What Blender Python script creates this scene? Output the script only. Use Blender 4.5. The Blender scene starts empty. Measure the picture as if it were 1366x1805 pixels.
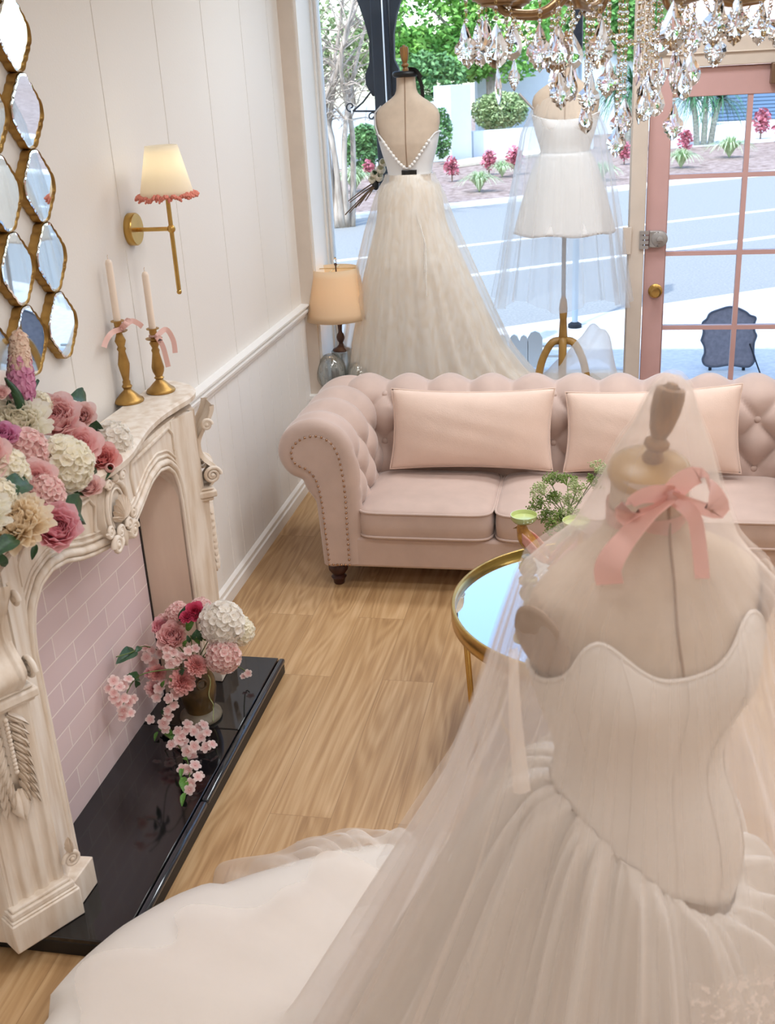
import bpy, math, random
import numpy as np
from mathutils import Vector, Matrix, Euler, noise as mnoise

C = bpy.context.scene.collection
S = bpy.context.scene
PI = math.pi
rnd = random.Random(11)

# ------------------------------------------------------------------ camera
IMW, IMH = 1366, 1805
CAM_H = 2.05
PITCH, ROLL, YAW, FPX = math.radians(22.406), math.radians(-3.2114), math.radians(-12.0995), 1885.0
_F = Vector((math.sin(YAW) * math.cos(PITCH), math.cos(YAW) * math.cos(PITCH), -math.sin(PITCH)))
_R0 = Vector((math.cos(YAW), -math.sin(YAW), 0))
_U0 = _R0.cross(_F)
_R = _R0 * math.cos(ROLL) + _U0 * math.sin(ROLL)
_U = -_R0 * math.sin(ROLL) + _U0 * math.cos(ROLL)
cam_data = bpy.data.cameras.new('camera')
cam = bpy.data.objects.new('camera', cam_data)
C.objects.link(cam)
cam_data.sensor_fit = 'VERTICAL'
cam_data.sensor_height = 36.0
cam_data.lens = FPX / IMH * 36.0
cam_data.clip_start = 0.05
cam_data.clip_end = 400
cam_data.dof.use_dof = True
cam_data.dof.focus_distance = 4.3
cam_data.dof.aperture_fstop = 7.0
m = Matrix((( _R.x, _U.x, -_F.x, 0), (_R.y, _U.y, -_F.y, 0), (_R.z, _U.z, -_F.z, CAM_H), (0, 0, 0, 1)))
cam.matrix_world = m
S.camera = cam

def ray(px, py):
    return _F * FPX + _R * (px - IMW / 2) - _U * (py - IMH / 2)
def at_x(px, py, X):
    d = ray(px, py); t = X / d.x
    return Vector((X, d.y * t, CAM_H + d.z * t))
def at_y(px, py, Y):
    d = ray(px, py); t = Y / d.y
    return Vector((d.x * t, Y, CAM_H + d.z * t))
def at_z(px, py, Z):
    d = ray(px, py); t = (Z - CAM_H) / d.z
    return Vector((d.x * t, d.y * t, Z))

# ------------------------------------------------------------------ exposure, world, sun, added ceiling lights
S.view_settings.view_transform = 'Standard'
S.view_settings.look = 'None'
S.view_settings.gamma = 1.0
S.view_settings.use_curve_mapping = False
S.view_settings.exposure = 0.0
S.cycles.max_bounces = 10
S.cycles.diffuse_bounces = 4
S.cycles.glossy_bounces = 4
S.cycles.transmission_bounces = 8
S.cycles.transparent_max_bounces = 32
S.cycles.caustics_reflective = False
S.cycles.caustics_refractive = False
S.cycles.sample_clamp_indirect = 6.0
S.cycles.use_denoising = True

SKY_STRENGTH = 0.64
SUN_STRENGTH = 3.7
CEIL_POWER = 11.0
world = bpy.data.worlds.new('world')
S.world = world
world.use_nodes = True
wn = world.node_tree
sky = wn.nodes.new('ShaderNodeTexSky')
sky.sky_type = 'NISHITA'
sky.sun_disc = False
sky.sun_elevation = math.radians(58)
sky.sun_rotation = math.radians(200)
wn.links.new(sky.outputs[0], wn.nodes['Background'].inputs[0])
wn.nodes['Background'].inputs[1].default_value = SKY_STRENGTH
sun_data = bpy.data.lights.new('sun', 'SUN')
sun_data.energy = SUN_STRENGTH
sun_data.angle = math.radians(0.6)
sun_data.color = (1.0, 0.97, 0.93)
sun = bpy.data.objects.new('sun', sun_data)
C.objects.link(sun)
# the sun stands high behind the shop, over the street side facing it
sun.rotation_euler = Vector((0.35, 0.72, -1.25)).to_track_quat('-Z', 'Y').to_euler()
CEIL = 3.15
LAMP_SPOTS = [(-0.2, 0.1, 0.85), (1.2, 0.1, 0.9), (-0.2, 2.0, 1.1), (1.2, 2.0, 1.2), (0.0, 3.6, 1.0), (1.2, 3.6, 1.0), (2.5, 2.0, 1.0), (2.5, 3.7, 1.2), (2.5, 0.1, 0.6), (0.2, -1.4, 0.8), (-0.5, 4.75, 1.2), (0.3, 4.75, 1.2)]  # unseen lamps added to lift the brightness of the room
def added_ceiling_lights():
    for (x, y, k) in LAMP_SPOTS:
        ld = bpy.data.lights.new('added_downlight', 'AREA')
        ld.shape = 'DISK'; ld.size = 0.5; ld.spread = math.radians(152); ld.energy = CEIL_POWER * k
        # the two near the shop window are cooler, added to make up for daylight
        ld.color = (0.90, 0.96, 1.0) if y > 4.5 else (0.975, 0.985, 1.0)
        lo = bpy.data.objects.new('added_downlight', ld)
        C.objects.link(lo)
        lo.location = (x, y, CEIL - 0.055)
added_ceiling_lights()

# ------------------------------------------------------------------ helpers
def lin(c):
    return tuple(((v / 255.0) / 12.92 if v / 255.0 <= 0.04045 else ((v / 255.0 + 0.055) / 1.055) ** 2.4) for v in c)

def new_mat(name):
    mt = bpy.data.materials.new(name)
    mt.use_nodes = True
    nt = mt.node_tree
    return mt, nt, nt.nodes['Principled BSDF']

def mat(name, rgb, rough=0.5, metal=0.0, var=0.0, vscale=8.0, bump=0.0, bscale=60.0, emit=None, estr=0.0, coat=0.0, sheen=0.0, rgb2=None, stretch=(1, 1, 1), spec=0.5, trans=0.0, ior=1.5, detail=4.0):
    mt, nt, b = new_mat(name)
    c1 = lin(rgb)
    b.inputs['Base Color'].default_value = (*c1, 1)
    b.inputs['Roughness'].default_value = rough
    b.inputs['Metallic'].default_value = metal
    b.inputs['Specular IOR Level'].default_value = spec
    b.inputs['IOR'].default_value = ior
    if trans: b.inputs['Transmission Weight'].default_value = trans
    if coat: b.inputs['Coat Weight'].default_value = coat; b.inputs['Coat Roughness'].default_value = 0.05
    if sheen: b.inputs['Sheen Weight'].default_value = sheen; b.inputs['Sheen Roughness'].default_value = 0.4
    if emit:
        b.inputs['Emission Color'].default_value = (*lin(emit), 1); b.inputs['Emission Strength'].default_value = estr
    if var or rgb2 or bump:
        tc = nt.nodes.new('ShaderNodeTexCoord')
        mp = nt.nodes.new('ShaderNodeMapping'); mp.inputs['Scale'].default_value = stretch
        nt.links.new(tc.outputs['Object'], mp.inputs[0])
    if var or rgb2:
        n = nt.nodes.new('ShaderNodeTexNoise'); n.inputs['Scale'].default_value = vscale; n.inputs['Detail'].default_value = detail
        nt.links.new(mp.outputs[0], n.inputs['Vector'])
        r = nt.nodes.new('ShaderNodeValToRGB')
        r.color_ramp.elements[0].position = 0.32; r.color_ramp.elements[1].position = 0.68
        if rgb2: ca, cb = lin(rgb2), c1
        else: ca, cb = tuple(v * (1 - var) for v in c1), tuple(min(1, v * (1 + var)) for v in c1)
        r.color_ramp.elements[0].color = (*ca, 1); r.color_ramp.elements[1].color = (*cb, 1)
        nt.links.new(n.outputs['Fac'], r.inputs[0]); nt.links.new(r.outputs[0], b.inputs['Base Color'])
    if bump:
        n2 = nt.nodes.new('ShaderNodeTexNoise'); n2.inputs['Scale'].default_value = bscale; n2.inputs['Detail'].default_value = 3
        nt.links.new(mp.outputs[0], n2.inputs['Vector'])
        bp = nt.nodes.new('ShaderNodeBump'); bp.inputs['Strength'].default_value = bump; bp.inputs['Distance'].default_value = 0.01
        nt.links.new(n2.outputs['Fac'], bp.inputs['Height']); nt.links.new(bp.outputs[0], b.inputs['Normal'])
    return mt

def tulle(name, rgb, alpha=0.35, edge=0.25, thread=0.0, tscale=40, thru=0.45):
    """fine net: mostly open holes, threads diffuse and let light through"""
    mt = bpy.data.materials.new(name); mt.use_nodes = True
    nt = mt.node_tree; nt.nodes.remove(nt.nodes['Principled BSDF'])
    out = nt.nodes['Material Output']
    c = (*lin(rgb), 1)
    d = nt.nodes.new('ShaderNodeBsdfDiffuse'); d.inputs[0].default_value = c
    t = nt.nodes.new('ShaderNodeBsdfTranslucent'); t.inputs[0].default_value = c
    m1 = nt.nodes.new('ShaderNodeMixShader'); m1.inputs[0].default_value = thru
    nt.links.new(d.outputs[0], m1.inputs[1]); nt.links.new(t.outputs[0], m1.inputs[2])
    tr = nt.nodes.new('ShaderNodeBsdfTransparent')
    m2 = nt.nodes.new('ShaderNodeMixShader')
    lw = nt.nodes.new('ShaderNodeLayerWeight'); lw.inputs[0].default_value = 0.35
    ma = nt.nodes.new('ShaderNodeMath'); ma.operation = 'MULTIPLY_ADD'; ma.use_clamp = True
    ma.inputs[1].default_value = edge; ma.inputs[2].default_value = alpha
    nt.links.new(lw.outputs['Facing'], ma.inputs[0])
    last = ma.outputs[0]
    if thread:
        tc = nt.nodes.new('ShaderNodeTexCoord'); n = nt.nodes.new('ShaderNodeTexNoise'); n.inputs['Scale'].default_value = tscale; n.inputs['Detail'].default_value = 3
        nt.links.new(tc.outputs['Object'], n.inputs['Vector'])
        rp = nt.nodes.new('ShaderNodeValToRGB'); rp.color_ramp.elements[0].position = 0.52; rp.color_ramp.elements[1].position = 0.6
        nt.links.new(n.outputs['Fac'], rp.inputs[0])
        m3 = nt.nodes.new('ShaderNodeMath'); m3.operation = 'MULTIPLY_ADD'; m3.use_clamp = True; m3.inputs[1].default_value = thread
        nt.links.new(rp.outputs[0], m3.inputs[0]); nt.links.new(last, m3.inputs[2]); last = m3.outputs[0]
    nt.links.new(last, m2.inputs[0]); nt.links.new(tr.outputs[0], m2.inputs[1]); nt.links.new(m1.outputs[0], m2.inputs[2])
    nt.links.new(m2.outputs[0], out.inputs[0])
    return mt

def cloth_mat(name, rgb, trans=0.25, rough=0.5, sheen=0.2):
    """opaque cloth that lets a little light through"""
    mt, nt, b = new_mat(name)
    c = (*lin(rgb), 1)
    b.inputs['Base Color'].default_value = c; b.inputs['Roughness'].default_value = rough
    b.inputs['Sheen Weight'].default_value = sheen
    t = nt.nodes.new('ShaderNodeBsdfTranslucent'); t.inputs[0].default_value = c
    mx = nt.nodes.new('ShaderNodeMixShader'); mx.inputs[0].default_value = trans
    nt.links.new(b.outputs[0], mx.inputs[1]); nt.links.new(t.outputs[0], mx.inputs[2])
    nt.links.new(mx.outputs[0], nt.nodes['Material Output'].inputs[0])
    return mt

def petal_mat(name, core, edge, trans=0.42):
    mt, nt, b = new_mat(name)
    at = nt.nodes.new('ShaderNodeAttribute'); at.attribute_name = 'tint'
    mx = nt.nodes.new('ShaderNodeMix'); mx.data_type = 'RGBA'
    mx.inputs[6].default_value = (*lin(core), 1); mx.inputs[7].default_value = (*lin(edge), 1)
    nt.links.new(at.outputs['Fac'], mx.inputs[0])
    nt.links.new(mx.outputs[2], b.inputs['Base Color']); b.inputs['Roughness'].default_value = 0.65
    t = nt.nodes.new('ShaderNodeBsdfTranslucent'); nt.links.new(mx.outputs[2], t.inputs[0])
    ms = nt.nodes.new('ShaderNodeMixShader'); ms.inputs[0].default_value = trans
    nt.links.new(b.outputs[0], ms.inputs[1]); nt.links.new(t.outputs[0], ms.inputs[2])
    nt.links.new(ms.outputs[0], nt.nodes['Material Output'].inputs[0])
    return mt

class MB:
    def __init__(s): s.v = []; s.f = []; s.a = []
    def add(s, verts, faces, tint=0.5):
        o = len(s.v)
        s.v += [tuple(p) for p in verts]; s.f += [tuple(i + o for i in f) for f in faces]
        if hasattr(tint, '__len__'): s.a += list(tint)
        else: s.a += [tint] * len(verts)
        return s
    def box(s, x0, x1, y0, y1, z0, z1):
        v = [(x0,y0,z0),(x1,y0,z0),(x1,y1,z0),(x0,y1,z0),(x0,y0,z1),(x1,y0,z1),(x1,y1,z1),(x0,y1,z1)]
        return s.add(v, [(0,3,2,1),(4,5,6,7),(0,1,5,4),(1,2,6,5),(2,3,7,6),(3,0,4,7)])
    def grid(s, fn, nu, nv, cu=False, cv=False, tint=None):
        """fn(u, v) with u, v in 0..1"""
        V = []; T = []
        for i in range(nu):
            u = i / (nu if cu else nu - 1)
            for j in range(nv):
                w = j / (nv if cv else nv - 1)
                V.append(tuple(fn(u, w))); T.append(tint(u, w) if tint else 0.5)
        Fc = []
        for i in range(nu if cu else nu - 1):
            for j in range(nv if cv else nv - 1):
                a = i * nv + j; b = ((i + 1) % nu) * nv + j; c = ((i + 1) % nu) * nv + (j + 1) % nv; d = i * nv + (j + 1) % nv
                Fc.append((a, b, c, d))
        return s.add(V, Fc, T)
    def lathe(s, prof, seg=24, c=(0, 0, 0), axis=None, sq=(1, 1)):
        """prof: (r, z) pairs, around z or around the given axis through c"""
        V = []; n = len(prof)
        if axis is not None:
            q = Vector(axis).normalized().to_track_quat('Z', 'Y')
        for k in range(seg):
            a = 2 * PI * k / seg
            for r, z in prof:
                p = Vector((r * math.cos(a) * sq[0], r * math.sin(a) * sq[1], z))
                if axis is not None: p = q @ p
                V.append((p.x + c[0], p.y + c[1], p.z + c[2]))
        Fc = []
        for k in range(seg):
            for j in range(n - 1):
                Fc.append((k*n+j, ((k+1)%seg)*n+j, ((k+1)%seg)*n+j+1, k*n+j+1))
        if prof[0][0] > 1e-5: Fc.append(tuple(k*n for k in reversed(range(seg))))
        if prof[-1][0] > 1e-5: Fc.append(tuple(k*n+n-1 for k in range(seg)))
        return s.add(V, Fc)
    def tube(s, path, r, seg=8, closed=False, cap=True, flat=1.0):
        P = [Vector(p) for p in path]; n = len(P); V = []
        rr = r if hasattr(r, '__len__') else [r] * n
        up = None
        for i in range(n):
            if closed: t = P[(i+1) % n] - P[i-1]
            else: t = P[min(i+1, n-1)] - P[max(i-1, 0)]
            if t.length < 1e-9: t = Vector((0, 0, 1))
            t.normalize()
            if up is None: up = Vector((0, 0, 1)) if abs(t.z) < 0.9 else Vector((1, 0, 0))
            x = t.cross(up)
            if x.length < 1e-6: x = t.orthogonal()
            x.normalize(); y = x.cross(t).normalized(); up = y
            for k in range(seg):
                a = 2 * PI * k / seg
                V.append(P[i] + x * (math.cos(a) * rr[i]) + y * (math.sin(a) * rr[i] * flat))
        Fc = []
        m_ = n if closed else n - 1
        for i in range(m_):
            for k in range(seg):
                a = i*seg+k; b = i*seg+(k+1)%seg; c = ((i+1)%n)*seg+(k+1)%seg; d = ((i+1)%n)*seg+k
                Fc.append((a, b, c, d))
        if cap and not closed:
            Fc.append(tuple(reversed(range(seg)))); Fc.append(tuple((n-1)*seg+k for k in range(seg)))
        return s.add(V, Fc)
    def prism(s, poly, fn0, fn1):
        """poly of 2-tuples mapped by fn0 / fn1 to the two end faces"""
        n = len(poly)
        V = [tuple(fn0(p)) for p in poly] + [tuple(fn1(p)) for p in poly]
        Fc = [tuple(range(n)), tuple(reversed(range(n, 2*n)))] + [(i, i+n, (i+1)%n+n, (i+1)%n) for i in range(n)]
        return s.add(V, Fc)
    def ball(s, c, r, seg=12, rings=8, sc=(1, 1, 1)):
        V = []; Fc = []
        for i in range(rings + 1):
            ph = PI * i / rings
            for k in range(seg):
                a = 2 * PI * k / seg
                V.append((c[0]+r*sc[0]*math.sin(ph)*math.cos(a), c[1]+r*sc[1]*math.sin(ph)*math.sin(a), c[2]-r*sc[2]*math.cos(ph)))
        for i in range(rings):
            for k in range(seg):
                Fc.append((i*seg+k, i*seg+(k+1)%seg, (i+1)*seg+(k+1)%seg, (i+1)*seg+k))
        return s.add(V, Fc)
    def mesh(s, name, material, sharp=40, recalc=True):
        me = bpy.data.meshes.new(name)
        me.from_pydata(s.v, [], s.f)
        at = me.attributes.new('tint', 'FLOAT', 'POINT'); at.data.foreach_set('value', s.a)
        me.materials.append(material)
        if recalc:
            import bmesh
            bm = bmesh.new(); bm.from_mesh(me)
            bmesh.ops.remove_doubles(bm, verts=bm.verts, dist=1e-6)
            bmesh.ops.recalc_face_normals(bm, faces=bm.faces)
            bm.to_mesh(me); bm.free()
        me.polygons.foreach_set('use_smooth', [True] * len(me.polygons))
        if sharp is not None and sharp < 180: me.set_sharp_from_angle(angle=math.radians(sharp))
        me.update()
        return me
    def build(s, name, material, parent=None, sharp=40, loc=None, recalc=True):
        base = Vector((0, 0, 0))
        p = parent
        while p is not None: base += p.location; p = p.parent
        if parent is None and loc is not None: base = Vector(loc)
        s.v = [(x - base.x, y - base.y, z - base.z) for x, y, z in s.v]
        o = bpy.data.objects.new(name, s.mesh(name, material, sharp, recalc))
        C.objects.link(o)
        if parent is not None: o.parent = parent
        elif loc is not None: o.location = loc
        return o

def tag(o, label, cat, group=None, kind=None):
    o['label'] = label; o['category'] = cat
    if group: o['group'] = group
    if kind: o['kind'] = kind
    return o
def thing(name, loc, label, cat, group=None):
    o = bpy.data.objects.new(name, None); o.empty_display_size = 0.1
    C.objects.link(o); o.location = loc
    return tag(o, label, cat, group)
def struct(o, label=None):
    o['kind'] = 'structure'
    if label: o['label'] = label
    return o
def inst(mesh, name, parent, loc, rot=None, sc=1.0):
    """one more piece made from a shared mesh; loc in world space"""
    o = bpy.data.objects.new(name, mesh); C.objects.link(o)
    base = Vector((0, 0, 0)); p = parent
    while p is not None: base += p.location; p = p.parent
    o.parent = parent; o.location = Vector(loc) - base
    if rot is not None:
        o.rotation_mode = 'QUATERNION'; o.rotation_quaternion = rot
    o.scale = (sc, sc, sc) if not hasattr(sc, '__len__') else sc
    return o
def aim(d, spin=0.0):
    return Vector(d).normalized().to_track_quat('Z', 'Y') @ Euler((0, 0, spin)).to_quaternion()
def bez(P, n):
    P = [Vector(p) for p in P]; out = []
    for i in range(n):
        t = i / (n - 1); Q = P
        while len(Q) > 1: Q = [Q[k].lerp(Q[k+1], t) for k in range(len(Q)-1)]
        out.append(Q[0])
    return out
def spline(P, n):
    """Catmull-Rom through the points"""
    P = [Vector(p) for p in P]; m_ = len(P) - 1; out = []
    for i in range(n):
        t = i / (n - 1) * m_; k = min(int(t), m_ - 1); t -= k
        p0, p1, p2, p3 = P[max(k-1, 0)], P[k], P[k+1], P[min(k+2, m_)]
        out.append(0.5 * ((2*p1) + (p2-p0)*t + (2*p0-5*p1+4*p2-p3)*t*t + (3*p1-p0-3*p2+p3)*t*t*t))
    return out
def bevel(o, w, seg=2):
    md = o.modifiers.new('bevel', 'BEVEL'); md.width = w; md.segments = seg; md.limit_method = 'ANGLE'; md.angle_limit = math.radians(40)
    return o
def solid(o, t, off=0.0):
    md = o.modifiers.new('solid', 'SOLIDIFY'); md.thickness = t; md.offset = off
    return o
def smoothstep(a, b, x):
    t = max(0.0, min(1.0, (x - a) / (b - a))); return t * t * (3 - 2 * t)

# ------------------------------------------------------------------ materials
M = {}
M['wall'] = mat('wall_paint', (233, 227, 220), 0.6, bump=0.05, bscale=120)
M['wains'] = mat('wainscot_paint', (240, 238, 236), 0.45)
M['trimw'] = mat('trim_white', (240, 237, 233), 0.4)
M['cream'] = mat('post_cream', (216, 202, 188), 0.5, var=0.04)
M['pinkdoor'] = mat('door_pink', (206, 166, 162), 0.45, var=0.03)
M['ceil'] = mat('ceiling_white', (240, 236, 230), 0.7)
M['brass'] = mat('brass', (196, 160, 92), 0.28, 1.0, var=0.1, vscale=12)
M['oldbrass'] = mat('aged_brass', (190, 152, 86), 0.42, 0.75, rgb2=(156, 118, 64), vscale=18)
M['palebrass'] = mat('pale_brass', (205, 178, 120), 0.3, 1.0)
M['chrome'] = mat('satin_steel', (168, 164, 162), 0.4, 0.35)
M['mirror'] = mat('mirror_glass', (235, 240, 240), 0.02, 1.0)
M['black'] = mat('black_gloss_tile', (10, 10, 12), 0.08, coat=0.3, rgb2=(20, 20, 24), vscale=3)
M['blackmat'] = mat('black_satin', (14, 13, 14), 0.5)
M['wax'] = mat('candle_wax', (244, 226, 208), 0.4)
M['ribbon'] = cloth_mat('pink_ribbon', (240, 196, 186), 0.3, 0.35)
M['fringe'] = mat('coral_fringe', (226, 140, 122), 0.8)
M['velvet'] = mat('blush_velvet', (200, 176, 165), 0.75, sheen=0.5, var=0.06, vscale=9, bump=0.08, bscale=300)
M['pillow'] = mat('pillow_velvet', (234, 208, 193), 0.8, sheen=0.4, var=0.05, vscale=6, bump=0.1, bscale=200)
M['nail'] = mat('nailhead', (176, 140, 112), 0.3, 1.0)
M['darkwood'] = mat('dark_wood', (62, 30, 24), 0.35, var=0.2, vscale=20)
M['lampwood'] = mat('lamp_wood', (74, 46, 34), 0.35, var=0.3, vscale=25)
M['woodlight'] = mat('finial_wood', (154, 110, 58), 0.45, rgb2=(112, 76, 38), vscale=14, stretch=(6, 6, 1))
M['woodcap'] = mat('neck_cap_wood', (182, 142, 74), 0.35, rgb2=(150, 112, 54), vscale=10)
M['form'] = mat('dress_form_linen', (205, 186, 166), 0.85, bump=0.15, bscale=400, var=0.04, vscale=30)
M['seam'] = mat('seam_tape', (150, 122, 98), 0.8)
M['leaf'] = mat('leaf_green', (44, 84, 48), 0.45, rgb2=(28, 58, 36), vscale=14)
M['leaf2'] = mat('leaf_bright', (92, 140, 52), 0.5, rgb2=(60, 106, 40), vscale=14)
M['stem'] = mat('stem_green', (92, 112, 58), 0.6)
M['stemb'] = mat('stem_brown', (104, 82, 62), 0.7)
M['lace_rim'] = mat('celadon_glaze', (196, 208, 140), 0.2, coat=0.5)

def glass_pane_mat(name, tint=(1, 1, 1)):
    """thin window pane: straight-through with a weak reflection"""
    mt = bpy.data.materials.new(name); mt.use_nodes = True
    nt = mt.node_tree; nt.nodes.remove(nt.nodes['Principled BSDF'])
    tr = nt.nodes.new('ShaderNodeBsdfTransparent'); tr.inputs[0].default_value = (*tint, 1)
    gl = nt.nodes.new('ShaderNodeBsdfGlossy'); gl.inputs['Roughness'].default_value = 0.02
    fr = nt.nodes.new('ShaderNodeFresnel'); fr.inputs[0].default_value = 1.3
    mx = nt.nodes.new('ShaderNodeMixShader')
    nt.links.new(fr.outputs[0], mx.inputs[0]); nt.links.new(tr.outputs[0], mx.inputs[1]); nt.links.new(gl.outputs[0], mx.inputs[2])
    nt.links.new(mx.outputs[0], nt.nodes['Material Output'].inputs[0])
    return mt
M['pane'] = glass_pane_mat('window_glass', (0.96, 0.985, 1.0))
def crystal_mat(name, tint, film, ior=1.42):
    mt, nt, b = new_mat(name)
    b.inputs['Base Color'].default_value = (*tint, 1); b.inputs['Roughness'].default_value = 0.0
    b.inputs['Transmission Weight'].default_value = 1.0; b.inputs['IOR'].default_value = ior
    b.inputs['Thin Film Thickness'].default_value = film; b.inputs['Thin Film IOR'].default_value = 1.8
    return mt
M['chandbrass'] = mat('antique_gilt', (168, 142, 108), 0.35, 0.9, rgb2=(128, 102, 74), vscale=20)
M['crystal'] = crystal_mat('cut_crystal', (1.0, 1.0, 1.0), 0)
M['bead'] = crystal_mat('bead_crystal', (1.0, 0.985, 0.96), 0, 1.3)
M['crystalab'] = crystal_mat('iridescent_crystal', (1.0, 1.0, 1.0), 520)
def thin_glass(name, rgb, body, edge):
    mt = bpy.data.materials.new(name); mt.use_nodes = True
    nt = mt.node_tree; nt.nodes.remove(nt.nodes['Principled BSDF'])
    tr = nt.nodes.new('ShaderNodeBsdfTransparent'); tr.inputs[0].default_value = (0.97, 0.99, 0.98, 1)
    df = nt.nodes.new('ShaderNodeBsdfTranslucent'); df.inputs[0].default_value = (*lin(rgb), 1)
    gl = nt.nodes.new('ShaderNodeBsdfGlossy'); gl.inputs['Roughness'].default_value = 0.05
    m1 = nt.nodes.new('ShaderNodeMixShader'); m1.inputs[0].default_value = 0.5; nt.links.new(df.outputs[0], m1.inputs[1]); nt.links.new(gl.outputs[0], m1.inputs[2])
    fr = nt.nodes.new('ShaderNodeFresnel'); fr.inputs[0].default_value = 1.5
    ma = nt.nodes.new('ShaderNodeMath'); ma.operation = 'MULTIPLY_ADD'; ma.use_clamp = True; ma.inputs[1].default_value = edge; ma.inputs[2].default_value = body; nt.links.new(fr.outputs[0], ma.inputs[0])
    mx = nt.nodes.new('ShaderNodeMixShader'); nt.links.new(ma.outputs[0], mx.inputs[0]); nt.links.new(tr.outputs[0], mx.inputs[1]); nt.links.new(m1.outputs[0], mx.inputs[2])
    nt.links.new(mx.outputs[0], nt.nodes['Material Output'].inputs[0])
    return mt
M['glassjar'] = thin_glass('pressed_glass', (250, 252, 250), 0.26, 1.0)

def wood_floor():
    mt, nt, b = new_mat('oak_planks')
    tc = nt.nodes.new('ShaderNodeTexCoord')
    sx = nt.nodes.new('ShaderNodeSeparateXYZ'); nt.links.new(tc.outputs['Object'], sx.inputs[0])
    cb = nt.nodes.new('ShaderNodeCombineXYZ')       # brick rows run along y: swap axes
    nt.links.new(sx.outputs['Y'], cb.inputs['X']); nt.links.new(sx.outputs['X'], cb.inputs['Y'])
    br = nt.nodes.new('ShaderNodeTexBrick'); br.inputs['Scale'].default_value = 1.0
    br.inputs['Brick Width'].default_value = 1.25; br.inputs['Row Height'].default_value = 0.19
    br.inputs['Mortar Size'].default_value = 0.0009; br.inputs['Mortar Smooth'].default_value = 0.0; br.offset = 0.37
    br.inputs['Color1'].default_value = (0, 0, 0, 1); br.inputs['Color2'].default_value = (1, 1, 1, 1); br.inputs['Mortar'].default_value = (0.5, 0.5, 0.5, 1)
    nt.links.new(cb.outputs[0], br.inputs['Vector'])
    # per-plank random offset for the grain
    off = nt.nodes.new('ShaderNodeVectorMath'); off.operation = 'SCALE'; off.inputs['Scale'].default_value = 7.0
    nt.links.new(br.outputs['Color'], off.inputs[0])
    ad = nt.nodes.new('ShaderNodeVectorMath'); ad.operation = 'ADD'
    nt.links.new(tc.outputs['Object'], ad.inputs[0]); nt.links.new(off.outputs[0], ad.inputs[1])
    mp = nt.nodes.new('ShaderNodeMapping'); mp.inputs['Scale'].default_value = (7.0, 0.75, 1)
    nt.links.new(ad.outputs[0], mp.inputs[0])
    n1 = nt.nodes.new('ShaderNodeTexNoise'); n1.inputs['Scale'].default_value = 1.0; n1.inputs['Detail'].default_value = 2; n1.inputs['Distortion'].default_value = 0.4
    nt.links.new(mp.outputs[0], n1.inputs['Vector'])
    # cathedral rings: sine of the smooth noise
    mu = nt.nodes.new('ShaderNodeMath'); mu.operation = 'MULTIPLY'; mu.inputs[1].default_value = 75.0
    nt.links.new(n1.outputs['Fac'], mu.inputs[0])
    sn = nt.nodes.new('ShaderNodeMath'); sn.operation = 'SINE'; nt.links.new(mu.outputs[0], sn.inputs[0])
    mp2 = nt.nodes.new('ShaderNodeMapping'); mp2.inputs['Scale'].default_value = (90, 3, 1)
    nt.links.new(ad.outputs[0], mp2.inputs[0])
    n2 = nt.nodes.new('ShaderNodeTexNoise'); n2.inputs['Scale'].default_value = 1.0; n2.inputs['Detail'].default_value = 4
    nt.links.new(mp2.outputs[0], n2.inputs['Vector'])
    s1 = nt.nodes.new('ShaderNodeMath'); s1.operation = 'MULTIPLY_ADD'; s1.inputs[1].default_value = 0.085
    n2c = nt.nodes.new('ShaderNodeMath'); n2c.operation = 'MULTIPLY_ADD'; n2c.inputs[1].default_value = 0.55; n2c.inputs[2].default_value = 0.225; nt.links.new(n2.outputs['Fac'], n2c.inputs[0])
    nt.links.new(sn.outputs[0], s1.inputs[0]); nt.links.new(n2c.outputs[0], s1.inputs[2])
    s2 = nt.nodes.new('ShaderNodeMath'); s2.operation = 'MULTIPLY_ADD'; s2.inputs[1].default_value = 0.5
    nt.links.new(n1.outputs['Fac'], s2.inputs[0]); nt.links.new(s1.outputs[0], s2.inputs[2])
    rp = nt.nodes.new('ShaderNodeValToRGB')
    e = rp.color_ramp.elements
    e[0].position = 0.48; e[0].color = (*lin((154, 117, 78)), 1)
    e[1].position = 1.0; e[1].color = (*lin((206, 172, 131)), 1)
    el = rp.color_ramp.elements.new(0.74); el.color = (*lin((184, 147, 104)), 1)
    nt.links.new(s2.outputs[0], rp.inputs[0])
    bw = nt.nodes.new('ShaderNodeMapRange'); bw.inputs['To Min'].default_value = 0.95; bw.inputs['To Max'].default_value = 1.05
    nt.links.new(br.outputs['Color'], bw.inputs['Value'])
    vm = nt.nodes.new('ShaderNodeVectorMath'); vm.operation = 'SCALE'
    nt.links.new(rp.outputs[0], vm.inputs[0]); nt.links.new(bw.outputs[0], vm.inputs['Scale'])
    mx = nt.nodes.new('ShaderNodeMix'); mx.data_type = 'RGBA'
    mf = nt.nodes.new('ShaderNodeMath'); mf.operation = 'MULTIPLY'; mf.inputs[1].default_value = 0.55
    nt.links.new(br.outputs['Fac'], mf.inputs[0]); nt.links.new(mf.outputs[0], mx.inputs[0])
    nt.links.new(vm.outputs[0], mx.inputs[6]); mx.inputs[7].default_value = (*lin((120, 88, 56)), 1)
    nt.links.new(mx.outputs[2], b.inputs['Base Color'])
    b.inputs['Roughness'].default_value = 0.42
    bp = nt.nodes.new('ShaderNodeBump'); bp.inputs['Strength'].default_value = 0.08; bp.inputs['Distance'].default_value = 0.01
    nt.links.new(n2.outputs['Fac'], bp.inputs['Height']); nt.links.new(bp.outputs[0], b.inputs['Normal'])
    return mt
M['oak'] = wood_floor()

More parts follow.
